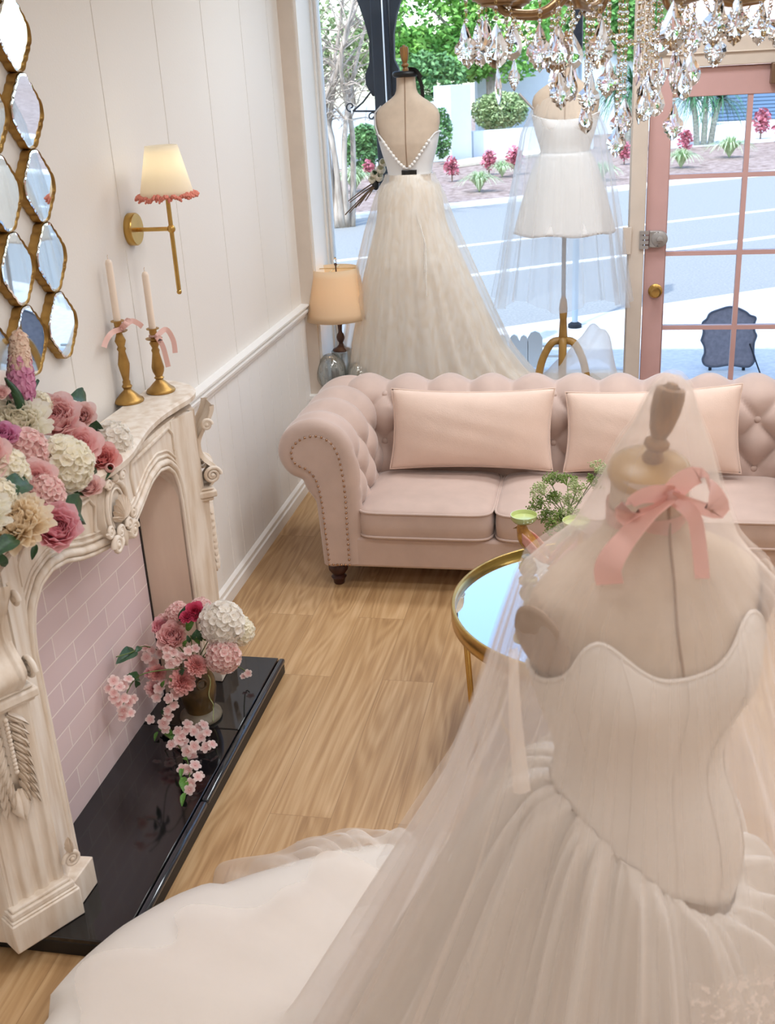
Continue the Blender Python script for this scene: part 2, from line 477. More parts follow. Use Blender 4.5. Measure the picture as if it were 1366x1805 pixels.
def brick_mat():
    mt, nt, b = new_mat('blush_brick')
    tc = nt.nodes.new('ShaderNodeTexCoord')
    sx = nt.nodes.new('ShaderNodeSeparateXYZ'); nt.links.new(tc.outputs['Object'], sx.inputs[0])
    cb = nt.nodes.new('ShaderNodeCombineXYZ'); nt.links.new(sx.outputs['Y'], cb.inputs['X']); nt.links.new(sx.outputs['Z'], cb.inputs['Y'])
    br = nt.nodes.new('ShaderNodeTexBrick'); br.inputs['Scale'].default_value = 1.0
    br.inputs['Brick Width'].default_value = 0.215; br.inputs['Row Height'].default_value = 0.0725
    br.inputs['Mortar Size'].default_value = 0.0022; br.inputs['Mortar Smooth'].default_value = 0.3
    br.inputs['Color1'].default_value = (*lin((226, 204, 204)), 1); br.inputs['Color2'].default_value = (*lin((216, 194, 196)), 1)
    br.inputs['Mortar'].default_value = (*lin((246, 234, 228)), 1)
    nt.links.new(cb.outputs[0], br.inputs['Vector']); nt.links.new(br.outputs['Color'], b.inputs['Base Color'])
    b.inputs['Roughness'].default_value = 0.55
    bp = nt.nodes.new('ShaderNodeBump'); bp.inputs['Strength'].default_value = 0.3; bp.inputs['Distance'].default_value = 0.004; bp.invert = True
    nt.links.new(br.outputs['Fac'], bp.inputs['Height']); nt.links.new(bp.outputs[0], b.inputs['Normal'])
    return mt
M['brick'] = brick_mat()

def antique_mat():
    """limewashed carving: brown glaze wiped into the hollows"""
    mt, nt, b = new_mat('antique_white')
    g = nt.nodes.new('ShaderNodeNewGeometry'); tc = nt.nodes.new('ShaderNodeTexCoord')
    mp = nt.nodes.new('ShaderNodeMapping'); mp.inputs['Scale'].default_value = (14, 14, 2.5); nt.links.new(tc.outputs['Object'], mp.inputs[0])
    n = nt.nodes.new('ShaderNodeTexNoise'); n.inputs['Scale'].default_value = 2.0; n.inputs['Detail'].default_value = 6
    nt.links.new(mp.outputs[0], n.inputs['Vector'])
    r1 = nt.nodes.new('ShaderNodeValToRGB'); r1.color_ramp.elements[0].position = 0.38; r1.color_ramp.elements[1].position = 0.48
    nt.links.new(g.outputs['Pointiness'], r1.inputs[0])
    r2 = nt.nodes.new('ShaderNodeValToRGB'); r2.color_ramp.elements[0].position = 0.3; r2.color_ramp.elements[1].position = 0.62
    r2.color_ramp.elements[0].color = (*lin((214, 194, 172)), 1); r2.color_ramp.elements[1].color = (*lin((236, 224, 210)), 1)
    nt.links.new(n.outputs['Fac'], r2.inputs[0])
    mx = nt.nodes.new('ShaderNodeMix'); mx.data_type = 'RGBA'
    nt.links.new(r1.outputs[0], mx.inputs[0]); mx.inputs[6].default_value = (*lin((196, 170, 144)), 1)
    nt.links.new(r2.outputs[0], mx.inputs[7]); nt.links.new(mx.outputs[2], b.inputs['Base Color'])
    b.inputs['Roughness'].default_value = 0.55
    return mt
M['antique'] = antique_mat()
M['taupe'] = mat('limewashed_side', (216, 192, 174), 0.6, rgb2=(206, 180, 162), vscale=6, stretch=(3, 3, 0.6))
# ------------------------------------------------------------------ room shell
XL, XR, YB, YF, YS = -1.55, 3.2, -2.6, 5.38, 5.68
b = MB().box(XL - 0.1, XR + 0.1, YB - 0.1, 5.85, -0.08, 0); struct(b.build('floor', M['oak']))
b = MB().box(XL - 0.1, XR + 0.1, YB - 0.1, 5.85, CEIL, CEIL + 0.1); struct(b.build('ceiling', M['ceil']))
def grooved(ys, z0, z1, x, w=0.006, d=0.006):
    """board wall: a profile with V grooves along y, raised from z0 to z1"""
    prof = []
    y0, y1 = YB, YF
    prof.append((x, y0))
    for g in sorted(ys): prof += [(x, g - w / 2), (x - d, g), (x, g + w / 2)]
    prof.append((x, y1))
    n = len(prof); V = [(px, py, z0) for px, py in prof] + [(px, py, z1) for px, py in prof]
    return V, [(i, i + 1, n + i + 1, n + i) for i in range(n - 1)]
bw = MB(); V, Fc = grooved([1.43, 1.91, 2.39, 2.872, 3.352, 3.84, 4.32, 4.80, 5.20], 0.9, CEIL, XL); bw.add(V, Fc)
bw.box(XL - 0.1, XL - 0.012, YB - 0.1, 5.9, -0.05, CEIL); struct(bw.build('wall_left', M['wall'], sharp=20))
ww = MB(); V, Fc = grooved([0.13 + 0.1475 * k for k in range(36)], 0.0, 0.92, XL + 0.012, 0.008, 0.006); ww.add(V, Fc)
ww.box(XL - 0.011, XL + 0.004, YB, YF, 0, 0.92); struct(ww.build('trim_1', M['wains'], sharp=20), 'white tongue and groove wainscot on the left wall')
def moulding(name, prof, y0, y1, material):
    m_ = MB(); n = len(prof)
    V = [(x, y0, z) for x, z in prof] + [(x, y1, z) for x, z in prof]
    m_.add(V, [tuple(range(n)), tuple(reversed(range(n, 2 * n)))] + [(i, (i + 1) % n, n + (i + 1) % n, n + i) for i in range(n)])
    return struct(m_.build(name, material, sharp=30))
x = XL + 0.011
moulding('trim_2', [(x, 0.885), (x + 0.012, 0.885), (x + 0.014, 0.90), (x + 0.024, 0.906), (x + 0.026, 0.918), (x + 0.016, 0.922), (x + 0.018, 0.934), (x + 0.03, 0.938), (x + 0.03, 0.946), (XL - 0.006, 0.95)], YB, YF, M['trimw'])
moulding('baseboard_left', [(x, 0), (x + 0.02, 0), (x + 0.02, 0.05), (x + 0.014, 0.056), (x + 0.014, 0.075), (x + 0.006, 0.085), (x, 0.088)], YB, YF, M['trimw'])
struct(MB().box(XR, XR + 0.1, YB, 5.85, 0, CEIL).build('wall_right', M['wall']))
struct(MB().box(XL, XR, YB - 0.1, YB, 0, CEIL).build('wall_back', M['wall']))
# corner post, reveal, header and the raised display deck of the shop window
XREV = -1.475
struct(MB().box(XL, XREV, YF, 5.80, 0.0, CEIL).build('trim_3', M['cream'], sharp=20), 'cream post between the panelled wall and the shop window')
o = struct(MB().box(XREV - 0.001, XREV + 0.012, YF + 0.02, 5.66, 0.46, CEIL).build('trim_4', M['trimw']), 'white lining on the side of the window recess')
struct(MB().box(XREV, XR, 5.62, 5.80, 2.72, CEIL).build('wall_front', M['wall']))
deck = MB().box(XL + 0.002, 0.10, 5.365, 5.62, 0.0, 0.43); struct(deck.build('trim_5', M['cream']), 'front of the raised display deck in the window')
o = struct(MB().box(XL + 0.002, 0.11, 5.352, 5.79, 0.431, 0.462).build('trim_6', M['trimw']), 'white top of the raised display deck in the window'); bevel(o, 0.006)
deck2 = MB().box(XL + 0.1, 0.10, 5.62, 5.79, 0.0, 0.43); struct(deck2.build('wall_front_low', M['trimw']))
# window 1: big fixed pane left of the door
xm0, xm1 = at_y(1105, 513, YS).x, at_y(1131.5, 513, YS).x
w1 = MB().box(XREV, XREV + 0.022, 5.655, 5.78, 0.462, 2.72).box(XREV + 0.022, XREV + 0.036, 5.69, 5.76, 0.462, 2.72)
w1.box(XREV + 0.022, xm0, 5.66, 5.78, 0.462, 0.50).box(XREV + 0.022, xm0, 5.66, 5.78, 2.66, 2.72)
win1 = struct(w1.build('window_1', M['trimw']), 'tall fixed shop window with a white frame'); bevel(win1, 0.003)
pn = MB().box(XREV + 0.03, xm0, 5.722, 5.728, 0.48, 2.68).build('window_pane', M['pane'], win1)
# mullion and transom around the door
mu = MB().box(xm0, xm1, 5.64, 5.80, 0, 2.72).box(xm0 - 0.006, xm0 + 0.02, 5.66, 5.70, 0.46, 2.72)
o = struct(mu.build('trim_7', M['cream']), 'cream post between shop window and pink door'); bevel(o, 0.004)
zt0, zt1 = 1.99, 2.118
DXR = 1.16
tb = MB().box(xm1, DXR + 0.1, 5.65, 5.80, zt0, zt1).box(xm1, DXR + 0.1, 5.64, 5.66, zt0 + 0.055, zt0 + 0.062).box(DXR, DXR + 0.1, 5.65, 5.80, 0, 2.72)
o = struct(tb.build('trim_8', M['cream']), 'cream transom bar and right post around the pink door'); bevel(o, 0.003)
w2 = MB().box(xm1, DXR, 5.68, 5.76, 2.118, 2.14).box(xm1, DXR, 5.68, 5.76, 2.69, 2.72)
win2 = struct(w2.build('window_2', M['cream']), 'transom window above the pink door')
MB().box(xm1, DXR, 5.716, 5.722, 2.13, 2.70).build('window_pane', M['pane'], win2)
# window 3: the bay right of the door, out of frame but seen in the mirrors
w3 = MB().box(DXR + 0.1, XR, 5.66, 5.78, 0.0, 0.5).box(DXR + 0.1, XR, 5.66, 5.78, 2.66, 2.72).box(XR - 0.05, XR, 5.66, 5.78, 0.5, 2.66)
win3 = struct(w3.build('window_3', M['trimw']))
MB().box(DXR + 0.1, XR - 0.05, 5.722, 5.728, 0.5, 2.66).build('window_pane', M['pane'], win3)
# door 1: pink glazed door
dx0 = xm1 + 0.006; sx1 = at_y(1170, 513, YS).x; dz1 = 1.984
zg = 1.857; bars = [1.49, 1.116, 0.736]; mx_ = at_y(1307, 400, YS).x
d = MB()
d.box(dx0, sx1, 5.675, 5.72, 0.01, dz1).box(DXR - 0.115, DXR - 0.004, 5.675, 5.72, 0.01, dz1)
d.box(sx1, DXR - 0.115, 5.675, 5.72, zg, dz1).box(sx1, DXR - 0.115, 5.675, 5.72, 0.01, 0.35)
door = struct(d.build('door_1', M['pinkdoor']), 'dusty pink glazed shop door with white light panes'); bevel(door, 0.003)
mb = MB().box(mx_ - 0.012, mx_ + 0.012, 5.68, 5.715, 0.35, zg)
for z in bars: mb.box(sx1, DXR - 0.115, 5.681, 5.714, z - 0.011, z + 0.011)
mb.build('muntin_grid', M['pinkdoor'], door)
MB().box(sx1, DXR - 0.115, 5.694, 5.699, 0.35, zg).build('glass', M['pane'], door)
# rim lock, its strike, knob, closer
p = at_y(1152, 421, 5.66)
lk = MB().box(p.x - 0.022, p.x + 0.03, 5.645, 5.676, p.z - 0.042, p.z + 0.04); lk.lathe([(0.041, 0), (0.041, 0.029), (0.036, 0.033), (0, 0.033)], 28, (p.x + 0.028, 5.675, p.z - 0.001), (0, -1, 0))
lko = lk.build('rim_lock', M['chrome'], door); bevel(lko, 0.003)
lt = MB().lathe([(0.017, 0), (0.016, 0.010), (0.006, 0.013), (0, 0.013)], 20, (p.x + 0.03, 5.642, p.z - 0.002), (0, -1, 0)); lt.box(p.x + 0.016, p.x + 0.044, 5.626, 5.632, p.z - 0.006, p.z + 0.004)
for sx in (-0.014, 0.02):
    for sz in (-0.034, 0.034): lt.lathe([(0.004, 0), (0.003, 0.003), (0, 0.003)], 8, (p.x + sx, 5.645, p.z + sz), (0, -1, 0))
lt.build('turn_snib', M['chrome'], lko)
st = MB()
for k in range(4): st.box(p.x - 0.065, p.x - 0.026, 5.628, 5.64, p.z - 0.045 + k * 0.024, p.z - 0.029 + k * 0.024)
st.box(p.x - 0.07, p.x - 0.055, 5.63, 5.64, p.z - 0.046, p.z + 0.044)
st.build('strike_keeper', M['chrome'], door)
p = at_y(1155, 513, 5.67)
kn = MB().lathe([(0.036, 0), (0.036, 0.006), (0.03, 0.01), (0.012, 0.012), (0.012, 0.03), (0.024, 0.036), (0.027, 0.05), (0.02, 0.06), (0.006, 0.058), (0, 0.058)], 24, (p.x, 5.675, p.z), (0, -1, 0))
kn.build('door_knob', M['brass'], door)
p = at_y(1365, 138, 5.66)
o = MB().box(p.x - 0.02, p.x + 0.22, 5.61, 5.675, 1.90, 1.99).build('door_closer', mat('bronze_box', (126, 98, 76), 0.4, 0.3), door); bevel(o, 0.004)
p = at_y(1105, 425, 5.64)
o = MB().box(p.x - 0.022, p.x + 0.022, 5.625, 5.641, p.z - 0.065, p.z + 0.07).build('wall_switch', M['cream']); bevel(o, 0.003)
tag(o, 'small cream switch box on the post left of the rim lock', 'switch')
# housings of the added ceiling lights (their light is set at the top)
def added_ceiling_light(i, xy):
    x, y, _k = xy
    t = thing('added_ceiling_light', (x, y, CEIL), 'added round ceiling light with a white rim, out of view', 'ceiling light', 'added ceiling lights')
    MB().lathe([(0.29, 0.0), (0.29, -0.05), (0.262, -0.052), (0.262, -0.02), (0.0, -0.02)], 32, (x, y, CEIL)).build('rim', M['trimw'], t)
for i, s_ in enumerate(LAMP_SPOTS): added_ceiling_light(i, s_)
# ------------------------------------------------------------------ fireplace
YC = 2.60
def mir(y, s): return YC + (y - YC) * s     # s = +1 far half, -1 near half
# black tiled hearth slab
h = MB().box(XL + 0.034, -1.13, 1.887, 3.30, 0.0, 0.045)
hearth = tag(h.build('hearth_slab', M['blackmat'], loc=(-1.34, 2.6, 0)), 'black glossy tiled hearth slab under the mantelpiece', 'hearth'); bevel(hearth, 0.004)
for y0, y1 in ((1.885, 2.83), (2.833, 3.302)):
    o = MB().box(XL + 0.034, -1.152, y0, y1, 0.045, 0.06).build('tile', M['black'], hearth); bevel(o, 0.003)
for y0, y1 in ((1.885, 2.46), (2.464, 3.302)):
    o = MB().box(-1.150, -1.126, y0, y1, 0.04, 0.0605).build('edge_tile', mat('blue_black_tile', (30, 38, 46), 0.1, coat=0.6), hearth); bevel(o, 0.008, 3)

fp = thing('mantelpiece', (-1.5, YC, 0.06), 'carved antique white french mantelpiece around blush brick', 'fireplace')
pan = MB().box(XL + 0.034, -1.4875, mir(3.018, -1), 3.016, 0.0605, 0.97).build('brick_panel', M['brick'], fp)
MB().box(-1.50, -1.484, 3.014, 3.023, 0.0605, 0.95).build('shadow_gap', M['blackmat'], fp)
def zlow(y):
    t = abs(y - YC)
    pts = [(0, .862), (.10, .862), (.155, .868), (.21, .880), (.29, .908), (.36, .918), (.42, .906), (.465, .87), (.49, .81), (.50, .72), (.503, .6)]
    for (a, za), (c, zc) in zip(pts, pts[1:]):
        if a <= t <= c: return za + (zc - za) * smoothstep(0, 1, (t - a) / (c - a)) if False else za + (zc - za) * (t - a) / (c - a)
    return 0.0605
def xfront(y):
    t = abs(y - YC)
    return -1.365 + 0.035 * math.exp(-(t / 0.16) ** 2)
# frieze with the serpentine arched lower edge
NF = 121
ys = sorted(set([YC - 0.54 + 1.08 * i / NF for i in range(NF + 1)] + [YC - 0.503, YC + 0.503, YC - 0.5031, YC + 0.5031]))
V = []; Fc = []
for y in ys:
    zl, xf = zlow(y), xfront(y)
    V += [(xf, y, zl), (xf, y, 1.045), (xf - 0.05, y, zl), (xf - 0.05, y, 1.045)]
for i in range(len(ys) - 1):
    a = i * 4; c = a + 4
    Fc += [(a, a + 1, c + 1, c), (a + 2, c + 2, c + 3, a + 3), (a, c, c + 2, a + 2), (a + 1, a + 3, c + 3, c + 1)]
Fc += [(0, 2, 3, 1), tuple(len(V) - 4 + k for k in (0, 1, 3, 2))]
MB().add(V, Fc).build('frieze', M['antique'], fp, sharp=30)
edge = [(y, zlow(y)) for y in ys if abs(y - YC) <= 0.503]
edge = [(edge[0][0], 0.065)] + edge + [(edge[-1][0], 0.065)]
def edge_off(off):
    """the opening's outline moved outwards (up and to the sides)"""
    out = []
    for i, (y, z) in enumerate(edge):
        a = edge[max(i - 2, 0)]; c = edge[min(i + 2, len(edge) - 1)]
        t = Vector((c[0] - a[0], c[1] - a[1])); t.normalize()
        n = Vector((-t.y, t.x))
        out.append((y + n.x * off, z + n.y * off))
    return out
for off, r, dx in ((0.006, 0.0075, 0.004), (0.024, 0.011, 0.005), (0.044, 0.005, 0.002), (0.060, 0.004, 0.001)):
    pth = [(xfront(y) + dx, y, z) for y, z in edge_off(off)]
    MB().tube(pth, r, 8).build('opening_moulding', M['antique'], fp, sharp=60)
# raised panel beads on the frieze, either side of the cartouche
for s in (1, -1):
    pts = [(mir(YC + 0.135, s), 0.93), (mir(YC + 0.12, s), 1.0), (mir(YC + 0.14, s), 1.028), (mir(YC + 0.47, s), 1.028), (mir(YC + 0.50, s), 1.0), (mir(YC + 0.50, s), 0.945)]
    MB().tube([(xfront(y) + 0.002, y, z) for y, z in pts], 0.0055, 6).build('panel_bead', M['antique'], fp, sharp=60)
# cheeks: plain sides of the opening
for s in (1, -1):
    MB().add([(-1.4875, mir(3.022, s), 0.0605), (-1.368, mir(3.092, s), 0.0605), (-1.368, mir(3.092, s), 0.95), (-1.4875, mir(3.022, s), 0.95),
              (-1.4875, mir(3.032, s), 0.0605), (-1.38, mir(3.098, s), 0.0605), (-1.38, mir(3.098, s), 0.95), (-1.4875, mir(3.032, s), 0.95)],
             [(0, 1, 2, 3), (4, 7, 6, 5), (0, 4, 5, 1), (1, 5, 6, 2), (2, 6, 7, 3), (3, 7, 4, 0)]).build('cheek', M['taupe'], fp)
# canted legs: local frame (along the face, outward, up)
def leg_frame(s):
    a = Vector((-1.328, mir(3.222, s), 0)); c = Vector((-1.412, mir(3.352, s), 0))
    e = (c - a); L = e.length; e.normalize()
    n = Vector((e.y, -e.x, 0)) * (1 if s > 0 else -1)
    if n.x < 0: n = -n
    return a, e, n, L
def carve_leaf(m_, base, up, side, nrm, ln, wd, curl=0.3, lobes=3):
    """one acanthus lobe: a bulged leaf with a scalloped edge"""
    def fn(u, v):
        w = wd * math.sin(PI * min(1, 0.12 + 0.88 * v)) ** 0.7 * (1 - 0.25 * abs(math.sin(lobes * PI * v)))
        x = (u - 0.5) * 2
        return base + up * (ln * v) + side * (x * w) + nrm * (0.016 * (1 - x * x * 0.7) * math.sin(PI * (0.15 + 0.8 * v)) + curl * 0.03 * v ** 3 - 0.005 * math.cos(x * PI * 2))
    m_.grid(fn, 7, 9)
def spiral(m_, c, e1, e2, r0, turns, rad, n=40, flip=1):
    P = []
    for i in range(n):
        t = i / (n - 1); a = t * turns * 2 * PI * flip; r = r0 * (1 - 0.88 * t)
        P.append(c + e1 * (r * math.cos(a)) + e2 * (r * math.sin(a)))
    m_.tube(P, [rad * (1 - 0.45 * i / n) for i in range(n)], 8)
    m_.ball(c, rad * 1.2, 8, 6)
UP = Vector((0, 0, 1))
for s in (1, -1):
    a, e, n, L = leg_frame(s)
    def blk(m_, z0, z1, ext, out, back=0.09, ein=None):
        ein = ext if ein is None else ein
        P = [a - e * ein + n * out, a + e * (L + ext) + n * out, a + e * (L + ext) - n * back, a - e * ein - n * back]
        m_.add([p + UP * z0 for p in P] + [p + UP * z1 for p in P], [(0, 3, 2, 1), (4, 5, 6, 7), (0, 1, 5, 4), (1, 2, 6, 5), (2, 3, 7, 6), (3, 0, 4, 7)])
    # inner stile beside the opening and the return to the wall
    st = MB()
    p0 = Vector((-1.362, mir(3.098, s), 0)); p1 = a - e * 0.0
    q = [p0, p1 - n * 0.004, Vector((p1.x - 0.10, p1.y, 0)), Vector((p0.x - 0.05, p0.y, 0))]
    st.add([v + UP * 0.0605 for v in q] + [v + UP * 1.04 for v in q], [(0, 3, 2, 1), (4, 5, 6, 7), (0, 1, 5, 4), (1, 2, 6, 5), (2, 3, 7, 6), (3, 0, 4, 7)])
    c = a + e * L
    q = [c, Vector((XL + 0.034, c.y + 0.0, 0)), Vector((XL + 0.034, a.y, 0)), a - n * 0.015]
    st.add([v + UP * 0.0605 for v in q] + [v + UP * 1.04 for v in q], [(0, 3, 2, 1), (4, 5, 6, 7), (0, 1, 5, 4), (1, 2, 6, 5), (2, 3, 7, 6), (3, 0, 4, 7)])
    st.build('side_stile', M['antique'], fp)
    pl = MB(); blk(pl, 0.0605, 0.145, 0.018, 0.036); blk(pl, 0.145, 0.152, 0.014, 0.031); blk(pl, 0.152, 0.168, 0.010, 0.027); blk(pl, 0.168, 0.178, 0.004, 0.020)
    p2 = Vector((-1.335, mir(3.12, s), 0))
    q = [p2 + Vector((0.030, mir(YC - 0.005, s) - YC, 0)), a + n * 0.02, a - n * 0.08, p2 - Vector((0.05, 0, 0))]
    pl.add([v + UP * 0.0605 for v in q] + [v + UP * 0.15 for v in q], [(0, 3, 2, 1), (4, 5, 6, 7), (0, 1, 5, 4), (1, 2, 6, 5), (2, 3, 7, 6), (3, 0, 4, 7)])
    o = pl.build('plinth', M['antique'], fp); bevel(o, 0.004)
    # shaft with flutes: grid over (along, up); it swells a little upwards
    sh = MB()
    def shaft(u, v):
        z = 0.17 + v * 0.55
        prof = 0.004 + 0.012 * v
        fl = 0.0
        for c_ in (0.22, 0.5, 0.78):
            k = abs(u - c_) / 0.085
            if k < 1 and v < 0.62: fl -= 0.010 * math.cos(k * PI / 2)
        ed = 0.0 if 0.06 < u < 0.94 else -0.004
        if u < 0.001 or u > 0.999: prof, fl, ed = -0.008, 0, 0
        return a + e * (u * L) + n * (prof + fl + ed) + UP * z
    sh.grid(shaft, 61, 16)
    blk(sh, 0.17, 0.72, 0.0, -0.004)
    sh.build('shaft', M['antique'], fp, sharp=50)
    # acanthus drop on the upper shaft
    ac = MB(); mid = a + e * (L / 2) + n * 0.014
    for k in range(9):
        zt = 0.705 - k * 0.026
        for sd in (-1, 1):
            dr = (-UP * (1.0) + e * sd * (0.95 - 0.09 * k)).normalized(); pr = (e * sd + UP * 0.7).normalized()
            carve_leaf(ac, mid + UP * zt + e * sd * 0.012, dr, pr, n, 0.066 - 0.003 * k, 0.0125)
            carve_leaf(ac, mid + UP * (zt - 0.012) + e * sd * 0.03, (-UP + e * sd * 0.35).normalized(), e, n, 0.048, 0.009)
    carve_leaf(ac, mid + UP * 0.50, -UP, e, n, 0.09, 0.03)
    for k in range(14): ac.ball(mid + UP * (0.70 - k * 0.011) + n * 0.02, 0.0065, 8, 6)
    ac.build('acanthus_drop', M['antique'], fp, sharp=70)
    cp = MB(); blk(cp, 0.715, 0.728, 0.008, 0.03); blk(cp, 0.728, 0.752, 0.014, 0.042); blk(cp, 0.752, 0.762, 0.006, 0.034)
    o = cp.build('capital_ledge', M['antique'], fp); bevel(o, 0.005)
    # corbel: an S profile extruded across the face
    co = MB(); N = 28
    def corb(u, v):
        z = 0.76 + v * 0.28
        out = 0.012 + 0.05 * math.exp(-((v - 0.16) / 0.16) ** 2) - 0.006 * math.exp(-((v - 0.5) / 0.14) ** 2) + 0.055 * smoothstep(0.55, 1.0, v)
        edge_ = -0.012 if (u < 0.1 or u > 0.9) else (0.006 if (u < 0.2 or u > 0.8) else 0.0)
        return a + e * (L * (0.06 + 0.88 * u)) + n * (out + edge_) + UP * z
    co.grid(corb, 31, N)
    blk(co, 0.76, 1.042, -0.008, 0.002)
    co.build('corbel', M['antique'], fp, sharp=50)
    for pos, z0, r in ((-0.004, 0.805, 0.030), (L + 0.004, 0.805, 0.030), (-0.004, 0.985, 0.018)):
        sc = MB(); spiral(sc, a + e * pos + n * 0.035 + UP * z0, n, UP, r, 2.2, 0.007, flip=1); sc.build('scroll', M['antique'], fp, sharp=70)
    sc = MB()
    spiral(sc, a - e * 0.02 + n * 0.016 + UP * 0.225, e, UP, 0.024, 2.0, 0.006)
    carve_leaf(sc, a - e * 0.02 + n * 0.012 + UP * 0.245, UP, e, n, 0.05, 0.014)
    sc.build('scroll', M['antique'], fp, sharp=70)
# cartouche in the middle of the frieze
ct = MB(); c0 = Vector((-1.318, YC - 0.04, 0.957)); e = Vector((0, 1, 0)); n = Vector((1, 0, 0.05)).normalized()
ov = [c0 + e * (0.062 * math.cos(t) * (1 + 0.12 * math.sin(t))) + UP * (0.082 * math.sin(t)) for t in [2 * PI * k / 40 for k in range(40)]]
ct.tube(ov, 0.0075, 8, closed=True)
ov2 = [c0 + e * (0.044 * math.cos(t)) + UP * (0.062 * math.sin(t)) for t in [2 * PI * k / 32 for k in range(32)]]
ct.tube(ov2, 0.004, 6, closed=True)
for k in range(9):
    an = math.radians(-64 + 16 * k); dr = UP * math.cos(an) + e * math.sin(an); pr = e * math.cos(an) - UP * math.sin(an)
    carve_leaf(ct, c0 - UP * 0.03 + n * 0.004, dr, pr, n, 0.075 - 0.016 * abs(math.sin(an)), 0.012)
for sd in (-1, 1):
    spiral(ct, c0 + e * sd * 0.055 - UP * 0.085 + n * 0.012, e * sd, UP, 0.026, 2.2, 0.008)
    spiral(ct, c0 + e * sd * 0.075 - UP * 0.035 + n * 0.008, e * sd, -UP, 0.018, 2.0, 0.006)
    spiral(ct, c0 + e * sd * 0.028 - UP * 0.055 + n * 0.014, -e * sd, UP, 0.018, 2.0, 0.006)
    spiral(ct, c0 + e * sd * 0.045 + UP * 0.088 + n * 0.008, e * sd, UP, 0.016, 1.8, 0.006)
    carve_leaf(ct, c0 - UP * 0.07 + e * sd * 0.01, (-UP + e * sd * 0.9).normalized(), (e * sd + UP).normalized(), n, 0.05, 0.015)
carve_leaf(ct, c0 - UP * 0.05, -UP, e, n, 0.06, 0.018)
carve_leaf(ct, c0 + UP * 0.08, UP, e, n, 0.03, 0.016)
ct.build('cartouche', M['antique'], fp, sharp=70)
bk = MB(); N = 36
bk.prism([(0.085 * math.cos(2 * PI * k / N), 0.105 * math.sin(2 * PI * k / N)) for k in range(N)], lambda q: (-1.372, YC - 0.04 + q[0], 0.953 + q[1]), lambda q: (-1.322, YC - 0.04 + q[0] * 0.9, 0.953 + q[1] * 0.9))
o = bk.build('cartouche_backplate', M['antique'], fp, sharp=50)
# shelf with serpentine front
half = [(XL + 0.034, 0.82), (-1.45, 0.80), (-1.385, 0.76), (-1.345, 0.70), (-1.333, 0.62), (-1.345, 0.52), (-1.352, 0.42), (-1.345, 0.30), (-1.322, 0.17), (-1.302, 0.07), (-1.298, 0.0)]
sm = spline([(x, y, 0) for x, y in half[1:]], 40)
outl = [(XL + 0.034, YC + 0.82)] + [(p.x, YC + p.y) for p in sm] + [(p.x, YC - p.y) for p in reversed(sm[:-1])] + [(XL + 0.034, YC - 0.82)]
def slab(z0, z1, d0, d1):
    """outline pulled back by d at each level"""
    def sh_(q, d): return (q[0] - (d if q[0] > XL + 0.04 else 0), YC + (q[1] - YC) * (1 - d / 0.82))
    return lambda q: (*sh_(q, d0), z0), lambda q: (*sh_(q, d1), z1)
sl = MB()
for z0, z1, d0, d1 in ((1.04, 1.052, 0.05, 0.035), (1.052, 1.060, 0.032, 0.026), (1.060, 1.068, 0.02, 0.006), (1.068, 1.084, 0.002, 0.0), (1.084, 1.093, 0.0, 0.008)):
    sl.prism(outl, *slab(z0, z1, d0, d1))
sl.build('shelf', M['antique'], fp, sharp=50)

# ------------------------------------------------------------------ wall mirror of linked cells
wm = thing('wall_mirror', (XL, 2.6, 1.9), 'gold framed wall mirror made of linked wavy diamond panes', 'mirror')
def cell_outline(k=1.0, n=36):
    # one quarter of the ogee lozenge, from the side point to the top point
    q = spline([(1.0, 0.0, 0), (0.99, 0.13, 0), (0.93, 0.26, 0), (0.835, 0.34, 0), (0.80, 0.42, 0), (0.735, 0.49, 0), (0.635, 0.565, 0), (0.59, 0.64, 0), (0.53, 0.71, 0), (0.43, 0.77, 0), (0.38, 0.855, 0), (0.29, 0.945, 0), (0.15, 0.998, 0), (0.0, 1.0, 0)], n + 1)
    Q = [(p.x, p.y) for p in q]
    full = Q[:-1] + [(-x, y) for x, y in reversed(Q[1:])] + [(-x, -y) for x, y in Q[:-1]] + [(x, -y) for x, y in reversed(Q[1:])]
    return [(0.0915 * x * k, 0.096 * y * k) for x, y in full]
CO = cell_outline()
fm = MB(); n = len(CO)
xb, xf = 0.0, 0.024
def rim(fm):
    L1 = [(xb, y, z) for y, z in CO]; L2 = [(xf, y, z) for y, z in CO]
    L3 = [(xf + 0.002, y * 0.99, z * 0.99) for y, z in CO]; L4 = [(xf - 0.002, y * 0.968, z * 0.97) for y, z in CO]; L5 = [(xb, y * 0.968, z * 0.97) for y, z in CO]
    V = L1 + L2 + L3 + L4 + L5; Fc = []
    for l in range(4):
        for i in range(n):
            Fc.append((l*n+i, l*n+(i+1)%n, (l+1)*n+(i+1)%n, (l+1)*n+i))
    fm.add(V, Fc)
rim(fm)
rim_mesh = fm.mesh('cell_frame', M['oldbrass'], sharp=50)
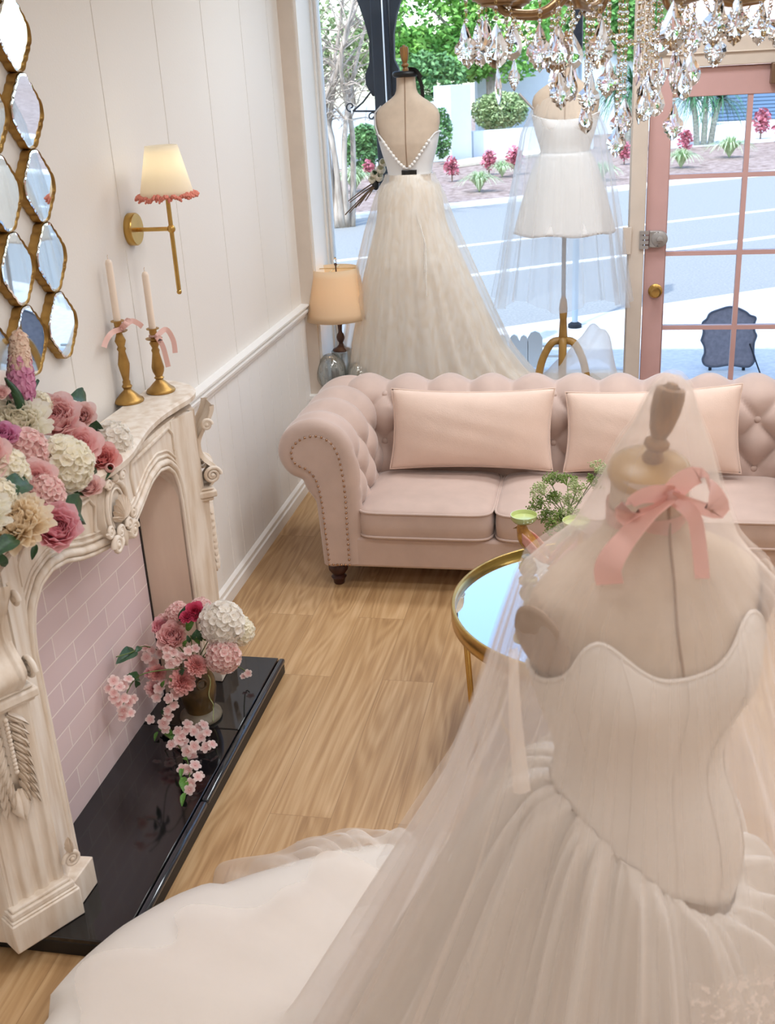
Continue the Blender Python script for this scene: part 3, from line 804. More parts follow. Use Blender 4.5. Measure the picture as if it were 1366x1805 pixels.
# the panes sit a little turned in their cells, towards the window and down
def pane_of(ty, tp):
    pm = MB(); TY, TP = math.radians(ty), math.radians(tp)
    def lay(k, dx): return [(xf + 0.0015 + dx - y * k * math.tan(TY) + z * k * math.tan(TP), y * k, z * k) for y, z in CO]
    V = lay(0.968, -0.001) + lay(0.905, 0.0) + [(xb + 0.002, y * 0.968, z * 0.968) for y, z in CO]
    Fc = [tuple(range(n, 2*n))]
    for i in range(n):
        j = (i + 1) % n; Fc += [(i, j, n + j, n + i), (2*n + i, 2*n + j, j, i)]
    pm.add(V, Fc); return pm.mesh('mirror_pane', M['mirror'], sharp=1)
pane_mesh, pane_high = pane_of(3.2, 1.2), pane_of(3.2, 3.4)
for col in range(4):
    for row in range(6):
        y = 2.812 - 0.187 * col; z = 1.422 + 0.1925 * row
        inst(rim_mesh, 'cell_frame', wm, (XL, y, z))
        inst(pane_high if row > 2 else pane_mesh, 'mirror_pane', wm, (XL, y, z))

# ------------------------------------------------------------------ wall sconce
sc = thing('wall_sconce', (XL, 3.41, 1.605), 'brass wall sconce with cream shade and coral fringe', 'sconce')
MB().lathe([(0.053, 0), (0.053, 0.022), (0.050, 0.026), (0, 0.026)], 40, (XL, 3.41, 1.607), (1, 0, 0)).build('backplate', M['brass'], sc, sharp=40)
sx, sy = -1.405, 3.41
MB().tube([(XL + 0.02, 3.41, 1.605), (sx, sy, 1.605)], 0.007, 12).build('arm', M['brass'], sc)
rd = MB().tube([(sx, sy, 1.405), (sx, sy, 1.725)], 0.0075, 12); rd.ball((sx, sy, 1.605), 0.014, 14, 10); rd.ball((sx, sy, 1.398), 0.009, 10, 8); rd.lathe([(0.004, 0), (0.026, 0.012), (0.022, 0.02), (0.0, 0.02)], 20, (sx, sy, 1.70))
rd.build('rod', M['brass'], sc)
SH = cloth_mat('cream_shade_cloth', (253, 247, 234), 0.55, 0.8, 0.0)
def shade(name, x, y, z0, z1, r0, r1, material, parent, th=0.002):
    m_ = MB(); m_.grid(lambda u, v: (x + (r0 + (r1 - r0) * v) * math.cos(2*PI*u), y + (r0 + (r1 - r0) * v) * math.sin(2*PI*u), z0 + (z1 - z0) * v), 48, 8, cu=True)
    o = m_.build(name, material, parent, sharp=60); solid(o, th); return o
shade('shade', sx, sy, 1.706, 1.866, 0.088, 0.051, SH, sc)
fr = MB()
for k in range(100):
    a = 2 * PI * k / 100; r = 0.090 + 0.006 * rnd.random()
    q = Vector((sx + r * math.cos(a), sy + r * math.sin(a), 1.708 + rnd.uniform(-0.006, 0.006)))
    for j in range(2):
        d = Vector((math.cos(a) + rnd.uniform(-.5, .5), math.sin(a) + rnd.uniform(-.5, .5), rnd.uniform(-1, .5))) * 0.007
        fr.tube([q - d, q + Vector((0, 0, 0.003)), q + d], [0.005, 0.0055, 0.003], 5)
fr.build('fringe', M['fringe'], sc, sharp=80)
MB().ball((sx, sy, 1.80), 0.02, 12, 8, (1, 1, 1.3)).build('bulb', mat('sconce_bulb', (255, 250, 230), 0.3, emit=(255, 244, 214), estr=9), sc)

# ------------------------------------------------------------------ candlesticks and candles
def bow_strip(m_, P, w, n=20, wdir=None):
    C_ = spline(P, n)
    V = []
    for i, p in enumerate(C_):
        t = C_[min(i+1, n-1)] - C_[max(i-1, 0)]
        sd = wdir if wdir is not None else t.cross(Vector((-0.45, 0.85, -0.28)))
        sd = (sd - t.normalized() * sd.dot(t.normalized())).normalized()
        V += [p - sd * w / 2, p + sd * w / 2]
    m_.add(V, [(2*i, 2*i+1, 2*i+3, 2*i+2) for i in range(n - 1)])
def candlestick(c, hgt, prof, label, tails, canlabel, ch):
    t = thing('candlestick', c, label, 'candlestick', 'brass candlesticks on the mantel')
    x, y, z = c
    MB().lathe([(0.0, 0), (0.047, 0), (0.049, 0.004), (0.046, 0.010), (0.036, 0.017), (0.024, 0.030), (0.013, 0.04), (0.012, 0.045)], 32, c).build('base', M['oldbrass'], t, sharp=60)
    MB().lathe([(r, 0.043 + (hgt - 0.075) * q) for r, q in prof], 20, c).build('stem', M['oldbrass'], t, sharp=60)
    z1 = z + hgt
    MB().lathe([(0.006, -0.036), (0.026, -0.033), (0.028, -0.030), (0.010, -0.030), (0.0, -0.030)], 24, (x, y, z1)).build('drip_pan', M['oldbrass'], t, sharp=60)
    MB().lathe([(0.010, -0.031), (0.011, -0.002), (0.021, 0.0), (0.021, 0.003), (0.0125, 0.003), (0.0125, -0.015), (0, -0.015)], 20, (x, y, z1)).build('socket', M['oldbrass'], t, sharp=60)
    rb = MB(); k = Vector((x + 0.016, y - 0.012, z1 - 0.022))
    for P in tails: bow_strip(rb, [k + Vector(p) for p in P], 0.017, 18)
    rb.ball(k, 0.007, 10, 6)
    rb.tube([(x + 0.0125 * math.cos(a), y + 0.0125 * math.sin(a), z1 - 0.022) for a in [2*PI*i/20 for i in range(20)]], 0.004, 6, closed=True)
    rb.build('ribbon', M['ribbon'], t, sharp=80)
    cd = MB().lathe([(0.0, -0.014), (0.0115, -0.014), (0.0112, ch - 0.012), (0.008, ch - 0.003), (0.002, ch), (0.0, ch)], 20, (x, y, z1))
    cdo = cd.build('candle', M['wax'], None, sharp=60, loc=(x, y, z1))
    tag(cdo, canlabel, 'candle', 'tall cream candles')
    MB().tube([(x, y, z1 + ch - 0.002), (x - 0.001, y - 0.001, z1 + ch + 0.008), (x + 0.003, y - 0.004, z1 + ch + 0.014)], 0.0012, 6).build('wick', M['wax'], cdo)
c1 = at_z(228, 708, 1.0935); c2 = at_z(284, 690, 1.0935)
candlestick(tuple(c1), 0.265, [(0.012, 0), (0.017, 0.05), (0.012, 0.09), (0.013, 0.13), (0.010, 0.16), (0.017, 0.36), (0.019, 0.44), (0.011, 0.66), (0.015, 0.70), (0.011, 0.74), (0.018, 0.84), (0.012, 0.92), (0.008, 1.0)],
    'taller turned brass candlestick with a pink ribbon bow, nearer the mirror', [[(0, 0, 0), (-0.01, -0.045, 0.0), (-0.018, -0.075, -0.015), (-0.022, -0.095, -0.035)], [(0, 0, 0), (0.012, 0.05, 0.014), (0.022, 0.08, 0.0), (0.026, 0.10, -0.016)], [(0, 0, 0), (0.02, -0.012, 0.016), (0.022, 0.0, 0.022), (0, 0, 0.002)], [(0, 0, 0), (0.015, 0.02, 0.018), (0.01, 0.028, 0.02), (0, 0, 0.002)]],
    'cream taper candle in the taller candlestick nearer the mirror', 0.195)
candlestick(tuple(c2), 0.212, [(0.012, 0), (0.017, 0.04), (0.012, 0.08), (0.019, 0.2), (0.021, 0.3), (0.012, 0.66), (0.014, 0.72), (0.010, 0.78), (0.017, 0.9), (0.008, 1.0)],
    'shorter turned brass candlestick with long pink ribbon tails at the mantel end', [[(0, 0, 0), (0.016, 0.0, -0.03), (0.02, 0.006, -0.07), (0.022, 0.01, -0.105)], [(0, 0, 0), (0.014, 0.05, 0.012), (0.024, 0.075, -0.03), (0.024, 0.078, -0.075)], [(0, 0, 0), (0.02, -0.03, 0.004), (0.03, -0.045, -0.004), (0.0, 0, 0)]],
    'cream taper candle in the shorter candlestick at the mantel end', 0.188)
# ------------------------------------------------------------------ chesterfield sofa
SX0, SX1 = -1.0, 0.78
SXC = (SX0 + SX1) / 2
sofa = thing('chesterfield_sofa', (SXC, 4.35, 0), 'long blush velvet chesterfield sofa with rolled tufted arms', 'sofa')
def resample(P, n):
    P = spline([(a, c, 0) for a, c in P], 400)
    d = [0]
    for i in range(1, len(P)): d.append(d[-1] + (P[i] - P[i-1]).length)
    out = []; k = 0
    for i in range(n):
        s_ = d[-1] * i / (n - 1)
        while k < len(d) - 2 and d[k+1] < s_: k += 1
        t = (s_ - d[k]) / max(1e-9, d[k+1] - d[k]); out.append(P[k].lerp(P[k+1], t))
    return out, d[-1]
def tuft(U, V, V0, V1):
    """0 at buttons and pleats, 1 on the crown of each diamond"""
    if V < V0: f = abs(math.sin(PI * (U - V0) / 2)) ** 2; f = f * (1 - min(1, (V0 - V) / 0.8)) + min(1, (V0 - V) / 0.8) * 0.8
    elif V > V1: f = abs(math.sin(PI * (U - V1) / 2)) ** 2; k = min(1, max(0, (V - V1 - 1.2) / 2.2)); f = f * (1 - k) + 0.8 * k
    else: f = abs(math.sin(PI * (U + V) / 2) * math.sin(PI * (U - V) / 2))
    return f ** 0.5
button_mesh = MB().ball((0, 0, 0), 0.0145, 12, 8, (1, 1, 0.6)).mesh('button', M['velvet'], 180)
nail_mesh = MB().lathe([(0.0058, 0), (0.005, 0.003), (0.0028, 0.0048), (0.0, 0.0052)], 10).mesh('nailhead', M['nail'], 180)
# back: profile in (y, z), from the seat up over the roll and down behind
BP, BL = resample([(4.50, 0.30), (4.492, 0.42), (4.50, 0.54), (4.505, 0.63), (4.535, 0.70), (4.60, 0.738), (4.675, 0.728), (4.73, 0.68), (4.735, 0.62), (4.705, 0.57), (4.69, 0.5), (4.69, 0.2), (4.69, 0.105)], 120)
CU, CV = 0.094, 0.105
def prof_n(P, i):
    t = P[min(i+1, len(P)-1)] - P[max(i-1, 0)]; t.normalize(); return Vector((-t.y, t.x, 0))
def back_pt(x, i, lift=True):
    p = BP[i]; nrm = prof_n(BP, i)
    s_ = BL * i / (len(BP) - 1)
    U = (x - SX0 - 0.045) / CU; V = s_ / CV
    h_ = 0.041 * tuft(U, V, 1.0, 4.0) if (lift and i < 92) else 0.026
    return Vector((x, p.x + nrm.x * h_, p.y + nrm.y * h_))
bk = MB(); NX = 210
xa, xb_ = SX0 - 0.13, SX1 + 0.13
bk.grid(lambda u, v: back_pt(xa + (xb_ - xa) * u, round(v * 119)), NX, 120)
bk.build('backrest', M['velvet'], sofa, sharp=180)
for V in range(1, 5):
    i = round(V * CV / BL * 119)
    for k in range(-1, 22):
        if (k + V) % 2: continue
        x = SX0 + 0.045 + k * CU
        if x < SX0 - 0.02 or x > SX1 + 0.02: continue
        nn = prof_n(BP, i)
        inst(button_mesh, 'button', sofa, back_pt(x, i) + Vector((0, nn.x, nn.y)) * 0.003, aim((0, nn.x, nn.y)))
# arms: profile in (x, z) for the left arm
APTS = [(-1.0, 0.12), (-1.0, 0.30), (-0.998, 0.42), (-1.003, 0.52), (-1.018, 0.62), (-1.055, 0.69), (-1.125, 0.725), (-1.205, 0.712), (-1.262, 0.665), (-1.278, 0.60), (-1.25, 0.545), (-1.20, 0.52), (-1.178, 0.485), (-1.165, 0.40), (-1.158, 0.25), (-1.152, 0.105)]
AP, AL = resample(APTS, 130)
AY0, AY1 = 3.995, 4.66
def arm_pt(y, i, mirror=False, lift=True, inset=0.0):
    p = AP[i]; nn = prof_n(AP, i) * -1
    if nn.x * 1 < 0 and i < 40: nn = -nn
    s_ = AL * i / (len(AP) - 1)
    U = (y - AY0 - 0.10) / CU; V = s_ / CV
    f = tuft(U, V, 1.0, 5.0)
    fade = smoothstep(AY0 + 0.0, AY0 + 0.09, y)
    f = f * fade + 0.85 * (1 - fade)
    h_ = 0.039 * f if i < 96 else 0.039 * 0.85 * (1 - smoothstep(96, 104, i))
    q = Vector((p.x + nn.x * (h_ - inset), y, p.y + nn.y * (h_ - inset)))
    if mirror: q.x = 2 * SXC - q.x
    return q
# outward normal test: first point's normal must look to +x (into the seat)
_t = AP[1] - AP[0]
def arm(mirror):
    m_ = MB(); NY = 74
    ins = [(AY0, 0.045), (AY0 + 0.004, 0.03), (AY0 + 0.014, 0.012), (AY0 + 0.03, 0.0)]
    def row(u):
        if u < 4: return ins[u]
        return (AY0 + 0.03 + (AY1 - AY0 - 0.03) * (u - 3) / (NY - 4), 0.0)
    rows = [row(k) for k in range(NY)]
    V = [arm_pt(y, i, mirror, True, d_) for (y, d_) in rows for i in range(130)]
    Fc = [(r*130+i, r*130+i+1, (r+1)*130+i+1, (r+1)*130+i) for r in range(NY-1) for i in range(129)]
    Fc.append(tuple(range(130)))
    m_.add(V, Fc); m_.build('arm', M['velvet'], sofa, sharp=180)
    # flat scroll facing with its nailheads
    face = [arm_pt(AY0, i, mirror, False, 0.075) for i in range(0, 130, 2)]
    f2 = []
    for i in range(0, 130, 2):
        p = AP[i]; nn = prof_n(AP, i) * -1
        if nn.x < 0 and i < 40: nn = -nn
        d_ = 0.032
        f2.append(Vector((p.x - nn.x * d_, 0, p.y - nn.y * d_)))
    pts = [(q.x if not mirror else 2 * SXC - q.x, max(q.z, 0.118)) for q in f2]
    fm_ = MB().prism(pts, lambda q: (q[0], AY0 - 0.006, q[1]), lambda q: (q[0], AY0 + 0.01, q[1]))
    fo = fm_.build('arm_facing', M['velvet'], sofa, sharp=40)
    loop = [Vector((a, AY0 - 0.0055, c_)) for a, c_ in pts]
    L = [0]
    for i in range(1, len(loop)): L.append(L[-1] + (loop[i] - loop[i-1]).length)
    cnt = int(L[-1] / 0.0235); k = 0
    for j in range(cnt + 1):
        s_ = L[-1] * j / cnt
        while k < len(L) - 2 and L[k+1] < s_: k += 1
        q = loop[k].lerp(loop[k+1], (s_ - L[k]) / max(1e-9, L[k+1] - L[k]))
        cc = Vector((SXC - 0.99 if not mirror else SXC + 0.99, q.y, q.z))
        inst(nail_mesh, 'nailhead', fo, q, aim((0, -1, 0)))
    for j in range(1, 5):
        q = loop[0].lerp(loop[-1], j / 5); inst(nail_mesh, 'nailhead', fo, q, aim((0, -1, 0)))
    for Vv in range(1, 6):
        i = round(Vv * CV / AL * 129)
        for kk in range(0, 8):
            if (kk + Vv) % 2: continue
            y = AY0 + 0.10 + kk * CU
            if y > 4.56 and Vv < 4: continue
            if y > AY1 - 0.02: continue
            q = arm_pt(y, i, mirror); nn = prof_n(AP, i) * -1
            if nn.x < 0 and i < 40: nn = -nn
            if mirror: nn.x = -nn.x
            inst(button_mesh, 'button', sofa, q + Vector((nn.x, 0, nn.y)) * 0.003, aim((nn.x, 0, nn.y)))
arm(False); arm(True)
# base rail and feet
br_ = MB().box(SX0 - 0.06, SX1 + 0.06, 4.0, 4.62, 0.105, 0.245)
o = br_.build('base_rail', M['velvet'], sofa); bevel(o, 0.014, 3)
foot = [(0.020, 0), (0.024, 0.006), (0.025, 0.02), (0.034, 0.034), (0.022, 0.043), (0.03, 0.052), (0.042, 0.07), (0.043, 0.085), (0.034, 0.10), (0.030, 0.108)]
for fx in (-1.1, SX1 + 0.1):
    for fy in (4.055, 4.62): MB().lathe(foot, 24, (fx, fy, 0)).build('foot', M['darkwood'], sofa, sharp=60)
# seat cushions with welts
def cushion(x0, x1, y0, y1, z0, z1, crown):
    cx_, cy_ = (x0 + x1) / 2, (y0 + y1) / 2; hx, hy = (x1 - x0) / 2, (y1 - y0) / 2
    def outline(n=120, k=1.0):
        out = []
        for i in range(n):
            t = 2 * PI * i / n; c_, s_ = math.cos(t), math.sin(t); r = 1 / (abs(c_) ** 9 + abs(s_) ** 9) ** (1 / 9)
            out.append((cx_ + hx * c_ * r * k, cy_ + hy * s_ * r * k))
        return out
    m_ = MB(); rings = []
    lev = [(0.0, z0), (0.6, z0), (0.97, z0), (1.0, z0 + 0.012), (1.012, (z0 + z1) / 2), (1.0, z1 - 0.006), (0.985, z1 + 0.004), (0.93, z1 + crown * 0.35), (0.8, z1 + crown * 0.7), (0.6, z1 + crown * 0.92), (0.3, z1 + crown), (0.0, z1 + crown)]
    n = 120
    for k, z in lev: rings += [(x, y, z) for x, y in outline(n, max(k, 0.001))]
    Fc = [(r*n+i, r*n+(i+1)%n, (r+1)*n+(i+1)%n, (r+1)*n+i) for r in range(len(lev)-1) for i in range(n)]
    m_.add(rings, Fc)
    o = m_.build('seat_cushion', M['velvet'], sofa, sharp=180)
    wl = MB()
    for z in (z1, z0 + 0.012): wl.tube([(x, y, z) for x, y in outline(n, 1.004)], 0.0055, 6, closed=True)
    wl.build('welt', M['velvet'], o, sharp=180)
for x0, x1 in ((SX0 + 0.012, -0.425), (-0.415, 0.172), (0.182, SX1 - 0.012)): cushion(x0, x1, 3.982, 4.49, 0.243, 0.362, 0.034)

# two long throw pillows
def pillow(P00, P10, P01, P11, T, label):
    """corners: bottom left, bottom right, top left, top right (as seen from the front)"""
    P00, P10, P01, P11 = map(Vector, (P00, P10, P01, P11))
    nn = (P10 - P00).cross(P01 - P00).normalized()
    ctr = (P00 + P10 + P01 + P11) / 4
    def fn(sgn):
        def g(u, v):
            x = 2 * u - 1; y = 2 * v - 1
            xs = 0.5 + 0.5 * x * (1 - 0.05 * (1 - y * y)); ysn = 0.5 + 0.5 * y * (1 - 0.095 * (1 - x * x))
            base = P00.lerp(P10, xs).lerp(P01.lerp(P11, xs), ysn)
            th = T * (max(0, 1 - abs(x) ** 3) * max(0, 1 - abs(y) ** 2.4)) ** 0.55
            wr = 0.002 * math.sin(9 * x + 5 * y) * math.sin(7 * y - 3 * x) * (1 - x * x) * (1 - y * y)
            cr = 0.004 * math.sin(40 * math.atan2(y - 1 if y > 0 else y + 1, x - 1 if x > 0 else x + 1)) * (abs(x) * abs(y)) ** 2 * (1 - abs(x)) * 8 * (1 - abs(y))
            return base + nn * sgn * (th + (wr + cr if sgn > 0 else 0))
        return g
    m_ = MB(); m_.grid(fn(1), 61, 37); m_.grid(fn(-1), 61, 37)
    o = m_.build('throw_pillow', M['pillow'], None, sharp=180, loc=ctr)
    tag(o, label, 'pillow', 'blush throw pillows')
    f = fn(1); ed = [f(t / 40, 0) for t in range(41)] + [f(1, t / 24) for t in range(1, 25)] + [f(1 - t / 40, 1) for t in range(1, 41)] + [f(0, 1 - t / 24) for t in range(1, 24)]
    MB().tube(ed, 0.0032, 6, closed=True).build('piping', M['pillow'], o, sharp=180)
pillow((-0.915, 4.37, 0.415), (-0.20, 4.375, 0.417), (-0.905, 4.448, 0.762), (-0.195, 4.448, 0.766), 0.07, 'blush oblong throw pillow at the left end of the sofa')
pillow((-0.155, 4.37, 0.415), (0.577, 4.36, 0.425), (-0.152, 4.448, 0.748), (0.566, 4.438, 0.79), 0.07, 'blush oblong throw pillow behind the veiled dress form, tilted up on the right')

# ------------------------------------------------------------------ coffee table
TX, TY, TZ, TR = 0.0, 2.975, 0.49, 0.445
ct_ = thing('coffee_table', (TX, TY, 0), 'round brass tray coffee table with a mirrored top', 'table')
MB().lathe([(TR - 0.012, 0.008), (TR - 0.012, 0.028), (TR - 0.010, 0.030), (TR - 0.002, 0.030), (TR, 0.028), (TR, -0.022), (TR - 0.004, -0.026), (0, -0.026)], 96, (TX, TY, TZ)).build('rim', M['brass'], ct_, sharp=50)
MB().lathe([(TR - 0.012, -0.012), (TR - 0.012, 0.0085), (TR - 0.04, 0.0095), (0, 0.0095)], 96, (TX, TY, TZ)).build('mirror_top', M['mirror'], ct_, sharp=5)
for k in range(3):
    a = math.radians(207 + 120 * k)
    lg = MB()
    for da in (-0.022, 0.022):
        c_, s_ = math.cos(a + da), math.sin(a + da)
        lg.tube([(TX + (TR - 0.02) * c_, TY + (TR - 0.02) * s_, TZ - 0.02), (TX + (TR - 0.045) * c_, TY + (TR - 0.045) * s_, 0.012)], 0.0065, 10)
    lg.ball((TX + (TR - 0.045) * math.cos(a), TY + (TR - 0.045) * math.sin(a), 0.008), 0.02, 12, 6, (1, 1, 0.4))
    lg.build('leg', M['brass'], ct_)
MB().tube([(TX + 0.3 * math.cos(t), TY + 0.3 * math.sin(t), 0.12) for t in [2*PI*k/48 for k in range(48)]], 0.006, 8, closed=True).build('lower_ring', M['brass'], ct_)
TT = TZ + 0.0095
M['ochre'] = mat('bird_ochre', (206, 148, 58), 0.35, rgb2=(168, 110, 40), vscale=60, coat=0.3)
M['birdwing'] = mat('bird_wing_rose', (222, 130, 118), 0.35, rgb2=(240, 196, 176), vscale=50, coat=0.3)
M['urn'] = mat('urn_floral', (170, 170, 104), 0.25, rgb2=(84, 96, 56), vscale=55, coat=0.4, detail=0)
def bird_holder(c, ang, k, label):
    t = thing('bird_candle_holder', c, label, 'candle holder', 'bird candle holders on the coffee table')
    x, y, z = c
    MB().lathe([(0.0, 0), (0.030, 0), (0.031, 0.006), (0.020, 0.012), (0.017, 0.018), (0.026, 0.03), (0.031, 0.045), (0.026, 0.06), (0.016, 0.074), (0.015, 0.08), (0.020, 0.086), (0, 0.086)], 28, c).build('urn', M['urn'], t, sharp=70)
    ca, sa = math.cos(ang), math.sin(ang)
    def L(f, s_, u): return Vector((x + ca * f - sa * s_, y + sa * f + ca * s_, z + u))
    # body: a chain of rings from tail to head; forward is +f
    spine = [(-0.075, 0.070, .006), (-0.055, 0.085, .010), (-0.030, 0.105, .019), (-0.008, 0.128, .0255), (0.010, 0.152, .0245), (0.018, 0.172, .019), (0.020, 0.188, .0165), (0.016, 0.200, .010)]
    bd = MB(); sp = spline([(f * k, u * k, r * k) for f, u, r in spine], 26)
    bd.tube([L(p.x, 0, p.y) for p in sp], [p.z for p in sp], 16)
    bd.add([L(0.030*k, 0.006*k, 0.192*k), L(0.030*k, -0.006*k, 0.192*k), L(0.052*k, 0, 0.176*k), L(0.030*k, 0, 0.178*k)], [(0, 2, 1), (0, 3, 2), (1, 2, 3), (0, 1, 3)])
    bd.build('bird_body', M['ochre'], t, sharp=180)
    for sd in (-1, 1):
        w = MB()
        w.grid(lambda u, v: L((0.012 - 0.085 * v) * k, sd * (0.022 + 0.006 * math.sin(PI * v)) * k, (0.158 - 0.075 * v + (u - 0.5) * 0.042 * math.sin(PI * min(1, 0.2 + 0.8 * v)) ** 0.6) * k), 7, 14)
        solid(w.build('bird_wing', M['birdwing'], t, sharp=180), 0.004)
    tw = MB()
    for a in range(6): tw.tube([L(0.016*k, 0, 0.198*k), L((0.016 + 0.03 * math.cos(a))*k, 0.03 * math.sin(a)*k, 0.212*k)], 0.003, 6)
    tw.build('twig_collar', M['stemb'], t)
    zt = 0.206 * k
    p = L(0.014 * k, 0, 0)
    MB().lathe([(0.0, zt), (0.034, zt + 0.001), (0.041, zt + 0.010), (0.0425, zt + 0.024), (0.0405, zt + 0.024), (0.037, zt + 0.012), (0.0, zt + 0.008)], 36, (p.x, p.y, z)).build('dish', M['lace_rim'], t, sharp=60)
b1 = at_z(931, 1023, TT)
bird_holder((b1.x, b1.y, TT), math.radians(165), 1.0, 'bird shaped candle holder with pale green dish, standing clear of the veil')
b2 = at_y(990, 958, 3.10)
bird_holder((b2.x + 0.03, 3.10, TT), math.radians(20), 1.0, 'bird shaped candle holder whose green dish shows at the edge of the veil')
# vase of dill-like green umbels
vs = at_y(1000, 985, 3.26)
vz = thing('flower_vase', (vs.x, 3.26, TT), 'small pale green vase holding lacy green umbels on the table', 'vase')
MB().lathe([(0.0, 0), (0.032, 0), (0.036, 0.02), (0.044, 0.05), (0.04, 0.085), (0.024, 0.105), (0.024, 0.125), (0.028, 0.13), (0.025, 0.13), (0.02, 0.12), (0.0, 0.1)], 28, (vs.x, 3.26, TT)).build('vase_body', M['lace_rim'], vz, sharp=70)
um = thing('umbel_bouquet', (vs.x, 3.26, TT + 0.11), 'airy bunch of green lacy umbels in the table vase', 'flowers')
M['umbel'] = mat('umbel_green', (150, 172, 92), 0.7, rgb2=(104, 132, 60), vscale=40)
M['umbelw'] = mat('umbel_pale', (206, 212, 168), 0.7, rgb2=(160, 178, 112), vscale=40)
heads = [(950, 858, 26), (968, 840, 24), (1000, 838, 26), (1018, 856, 22), (942, 885, 24), (975, 872, 26), (1005, 875, 26), (958, 905, 24), (985, 905, 26), (1010, 900, 22), (972, 925, 20), (995, 925, 22), (1060, 820, 24), (1048, 845, 20)]
ss_ = MB()
for i, (px, py, r) in enumerate(heads):
    hc = at_y(px, py, 3.26 + rnd.uniform(-0.07, 0.07)); R_ = r / 560.0 * 0.85
    root = Vector((vs.x + rnd.uniform(-.01, .01), 3.26 + rnd.uniform(-.01, .01), TT + 0.11))
    d = (hc - root).normalized(); nk = hc - d * R_ * 0.9
    ss_.tube(bez([root, root + Vector((0, 0, 0.06)), nk], 8), 0.0016, 5)
    m_ = MB()
    for j in range(26):
        v = Vector((rnd.gauss(0, 1), rnd.gauss(0, 1), rnd.gauss(0, 1))).normalized()
        if v.dot(d) < -0.1: v -= 2 * v.dot(d) * d
        tip = nk + (v * 0.9 + d * 0.55).normalized() * R_ * rnd.uniform(0.75, 1.15)
        m_.tube([nk, nk.lerp(tip, 0.6), tip], 0.0007, 4, cap=False)
        for q in range(7):
            m_.ball(tip + Vector((rnd.uniform(-1, 1), rnd.uniform(-1, 1), rnd.uniform(-1, 1))) * 0.010, rnd.uniform(0.0016, 0.0030), 6, 4)
    m_.build('umbel_head', M['umbel'] if i % 3 else M['umbelw'], um, sharp=180)
ss_.build('stems', M['stem'], um, sharp=180)

# ------------------------------------------------------------------ table lamp and glass in the window
LY = 5.47
lb = at_y(602, 618, LY); DECK = 0.462
lx = lb.x; lz = lb.z
jar = thing('glass_jar', (lx, LY, DECK), 'clear pressed glass jar under the lamp foot on the window deck', 'jar')
hj = lz - DECK
gj = MB(); prof = [(0.0, 0.0), (0.055, 0.0), (0.062, 0.01), (0.062, hj - 0.05), (0.05, hj - 0.03), (0.055, hj - 0.012), (0.055, hj - 0.001), (0.049, hj - 0.001), (0.046, hj - 0.03), (0.057, hj - 0.055), (0.057, 0.012), (0.0, 0.01)]
gj.lathe(prof, 28, (lx, LY, DECK)).build('jar_wall', M['glassjar'], jar, sharp=50)
bd = MB()
for k in range(9): bd.ball((lx + 0.004 * math.sin(k * 2), LY, DECK + 0.03 + k * (hj - 0.05) / 9), 0.006 if k % 2 else 0.004, 8, 6)
bd.tube([(lx, LY, DECK + 0.012), (lx, LY, DECK + hj - 0.02)], 0.0016, 6)
tag(bd.build('bead_strand', M['lampwood'], None, loc=(lx, LY, DECK + 0.02)), 'string of dark beads hanging inside the glass jar', 'beads')
lamp = thing('table_lamp', (lx, LY, lz), 'table lamp with turned dark wood foot and warm linen shade', 'lamp')
zt = at_y(601, 566, LY).z - lz
MB().lathe([(0.0, 0.001), (0.046, 0.001), (0.048, 0.006), (0.044, 0.012), (0.026, 0.02), (0.014, 0.032), (0.011, 0.044), (0.020, 0.062), (0.022, 0.075), (0.018, 0.09), (0.011, 0.1), (0.011, 0.105), (0.010, 0.108), (0.012, 0.135), (0.015, 0.145), (0.010, 0.155), (0.009, 0.17), (0.0, 0.17)], 28, (lx, LY, lz)).build('base', M['lampwood'], lamp, sharp=60)
zs0 = at_y(601, 560, LY).z; zs1 = at_y(598, 472, LY).z
sb = at_y(599, 556, LY).x; 
LSH = cloth_mat('linen_shade', (246, 226, 196), 0.45, 0.85, 0.1)
shade('shade', lx - 0.008, LY, zs0, zs1, 0.172, 0.122, LSH, lamp)
MB().tube([(lx, LY, lz + 0.16), (lx, LY, zs1 + 0.012)], 0.004, 8).ball((lx, LY, zs1 + 0.018), 0.008, 10, 8).build('stem', M['lampwood'], lamp)
MB().lathe([(0.0, 0), (0.008, 0.004), (0.009, 0.018), (0.004, 0.03), (0.0, 0.032)], 14, (lx, LY, zs1 + 0.024)).build('finial', M['crystal'], lamp, sharp=60)
rg = MB().tube([(lx - 0.121, LY, zs1 - 0.003), (lx + 0.112, LY, zs1 - 0.003)], 0.002, 6); rg.tube([(lx - 0.008, LY - 0.12, zs1 - 0.003), (lx - 0.008, LY + 0.12, zs1 - 0.003)], 0.002, 6); rg.build('shade_spider', M['brass'], lamp)
MB().ball((lx, LY, (zs0 + zs1) / 2 + 0.01), 0.03, 14, 10, (1, 1, 1.2)).build('bulb', mat('lamp_bulb', (255, 228, 190), 0.3, emit=(255, 214, 160), estr=9), lamp)
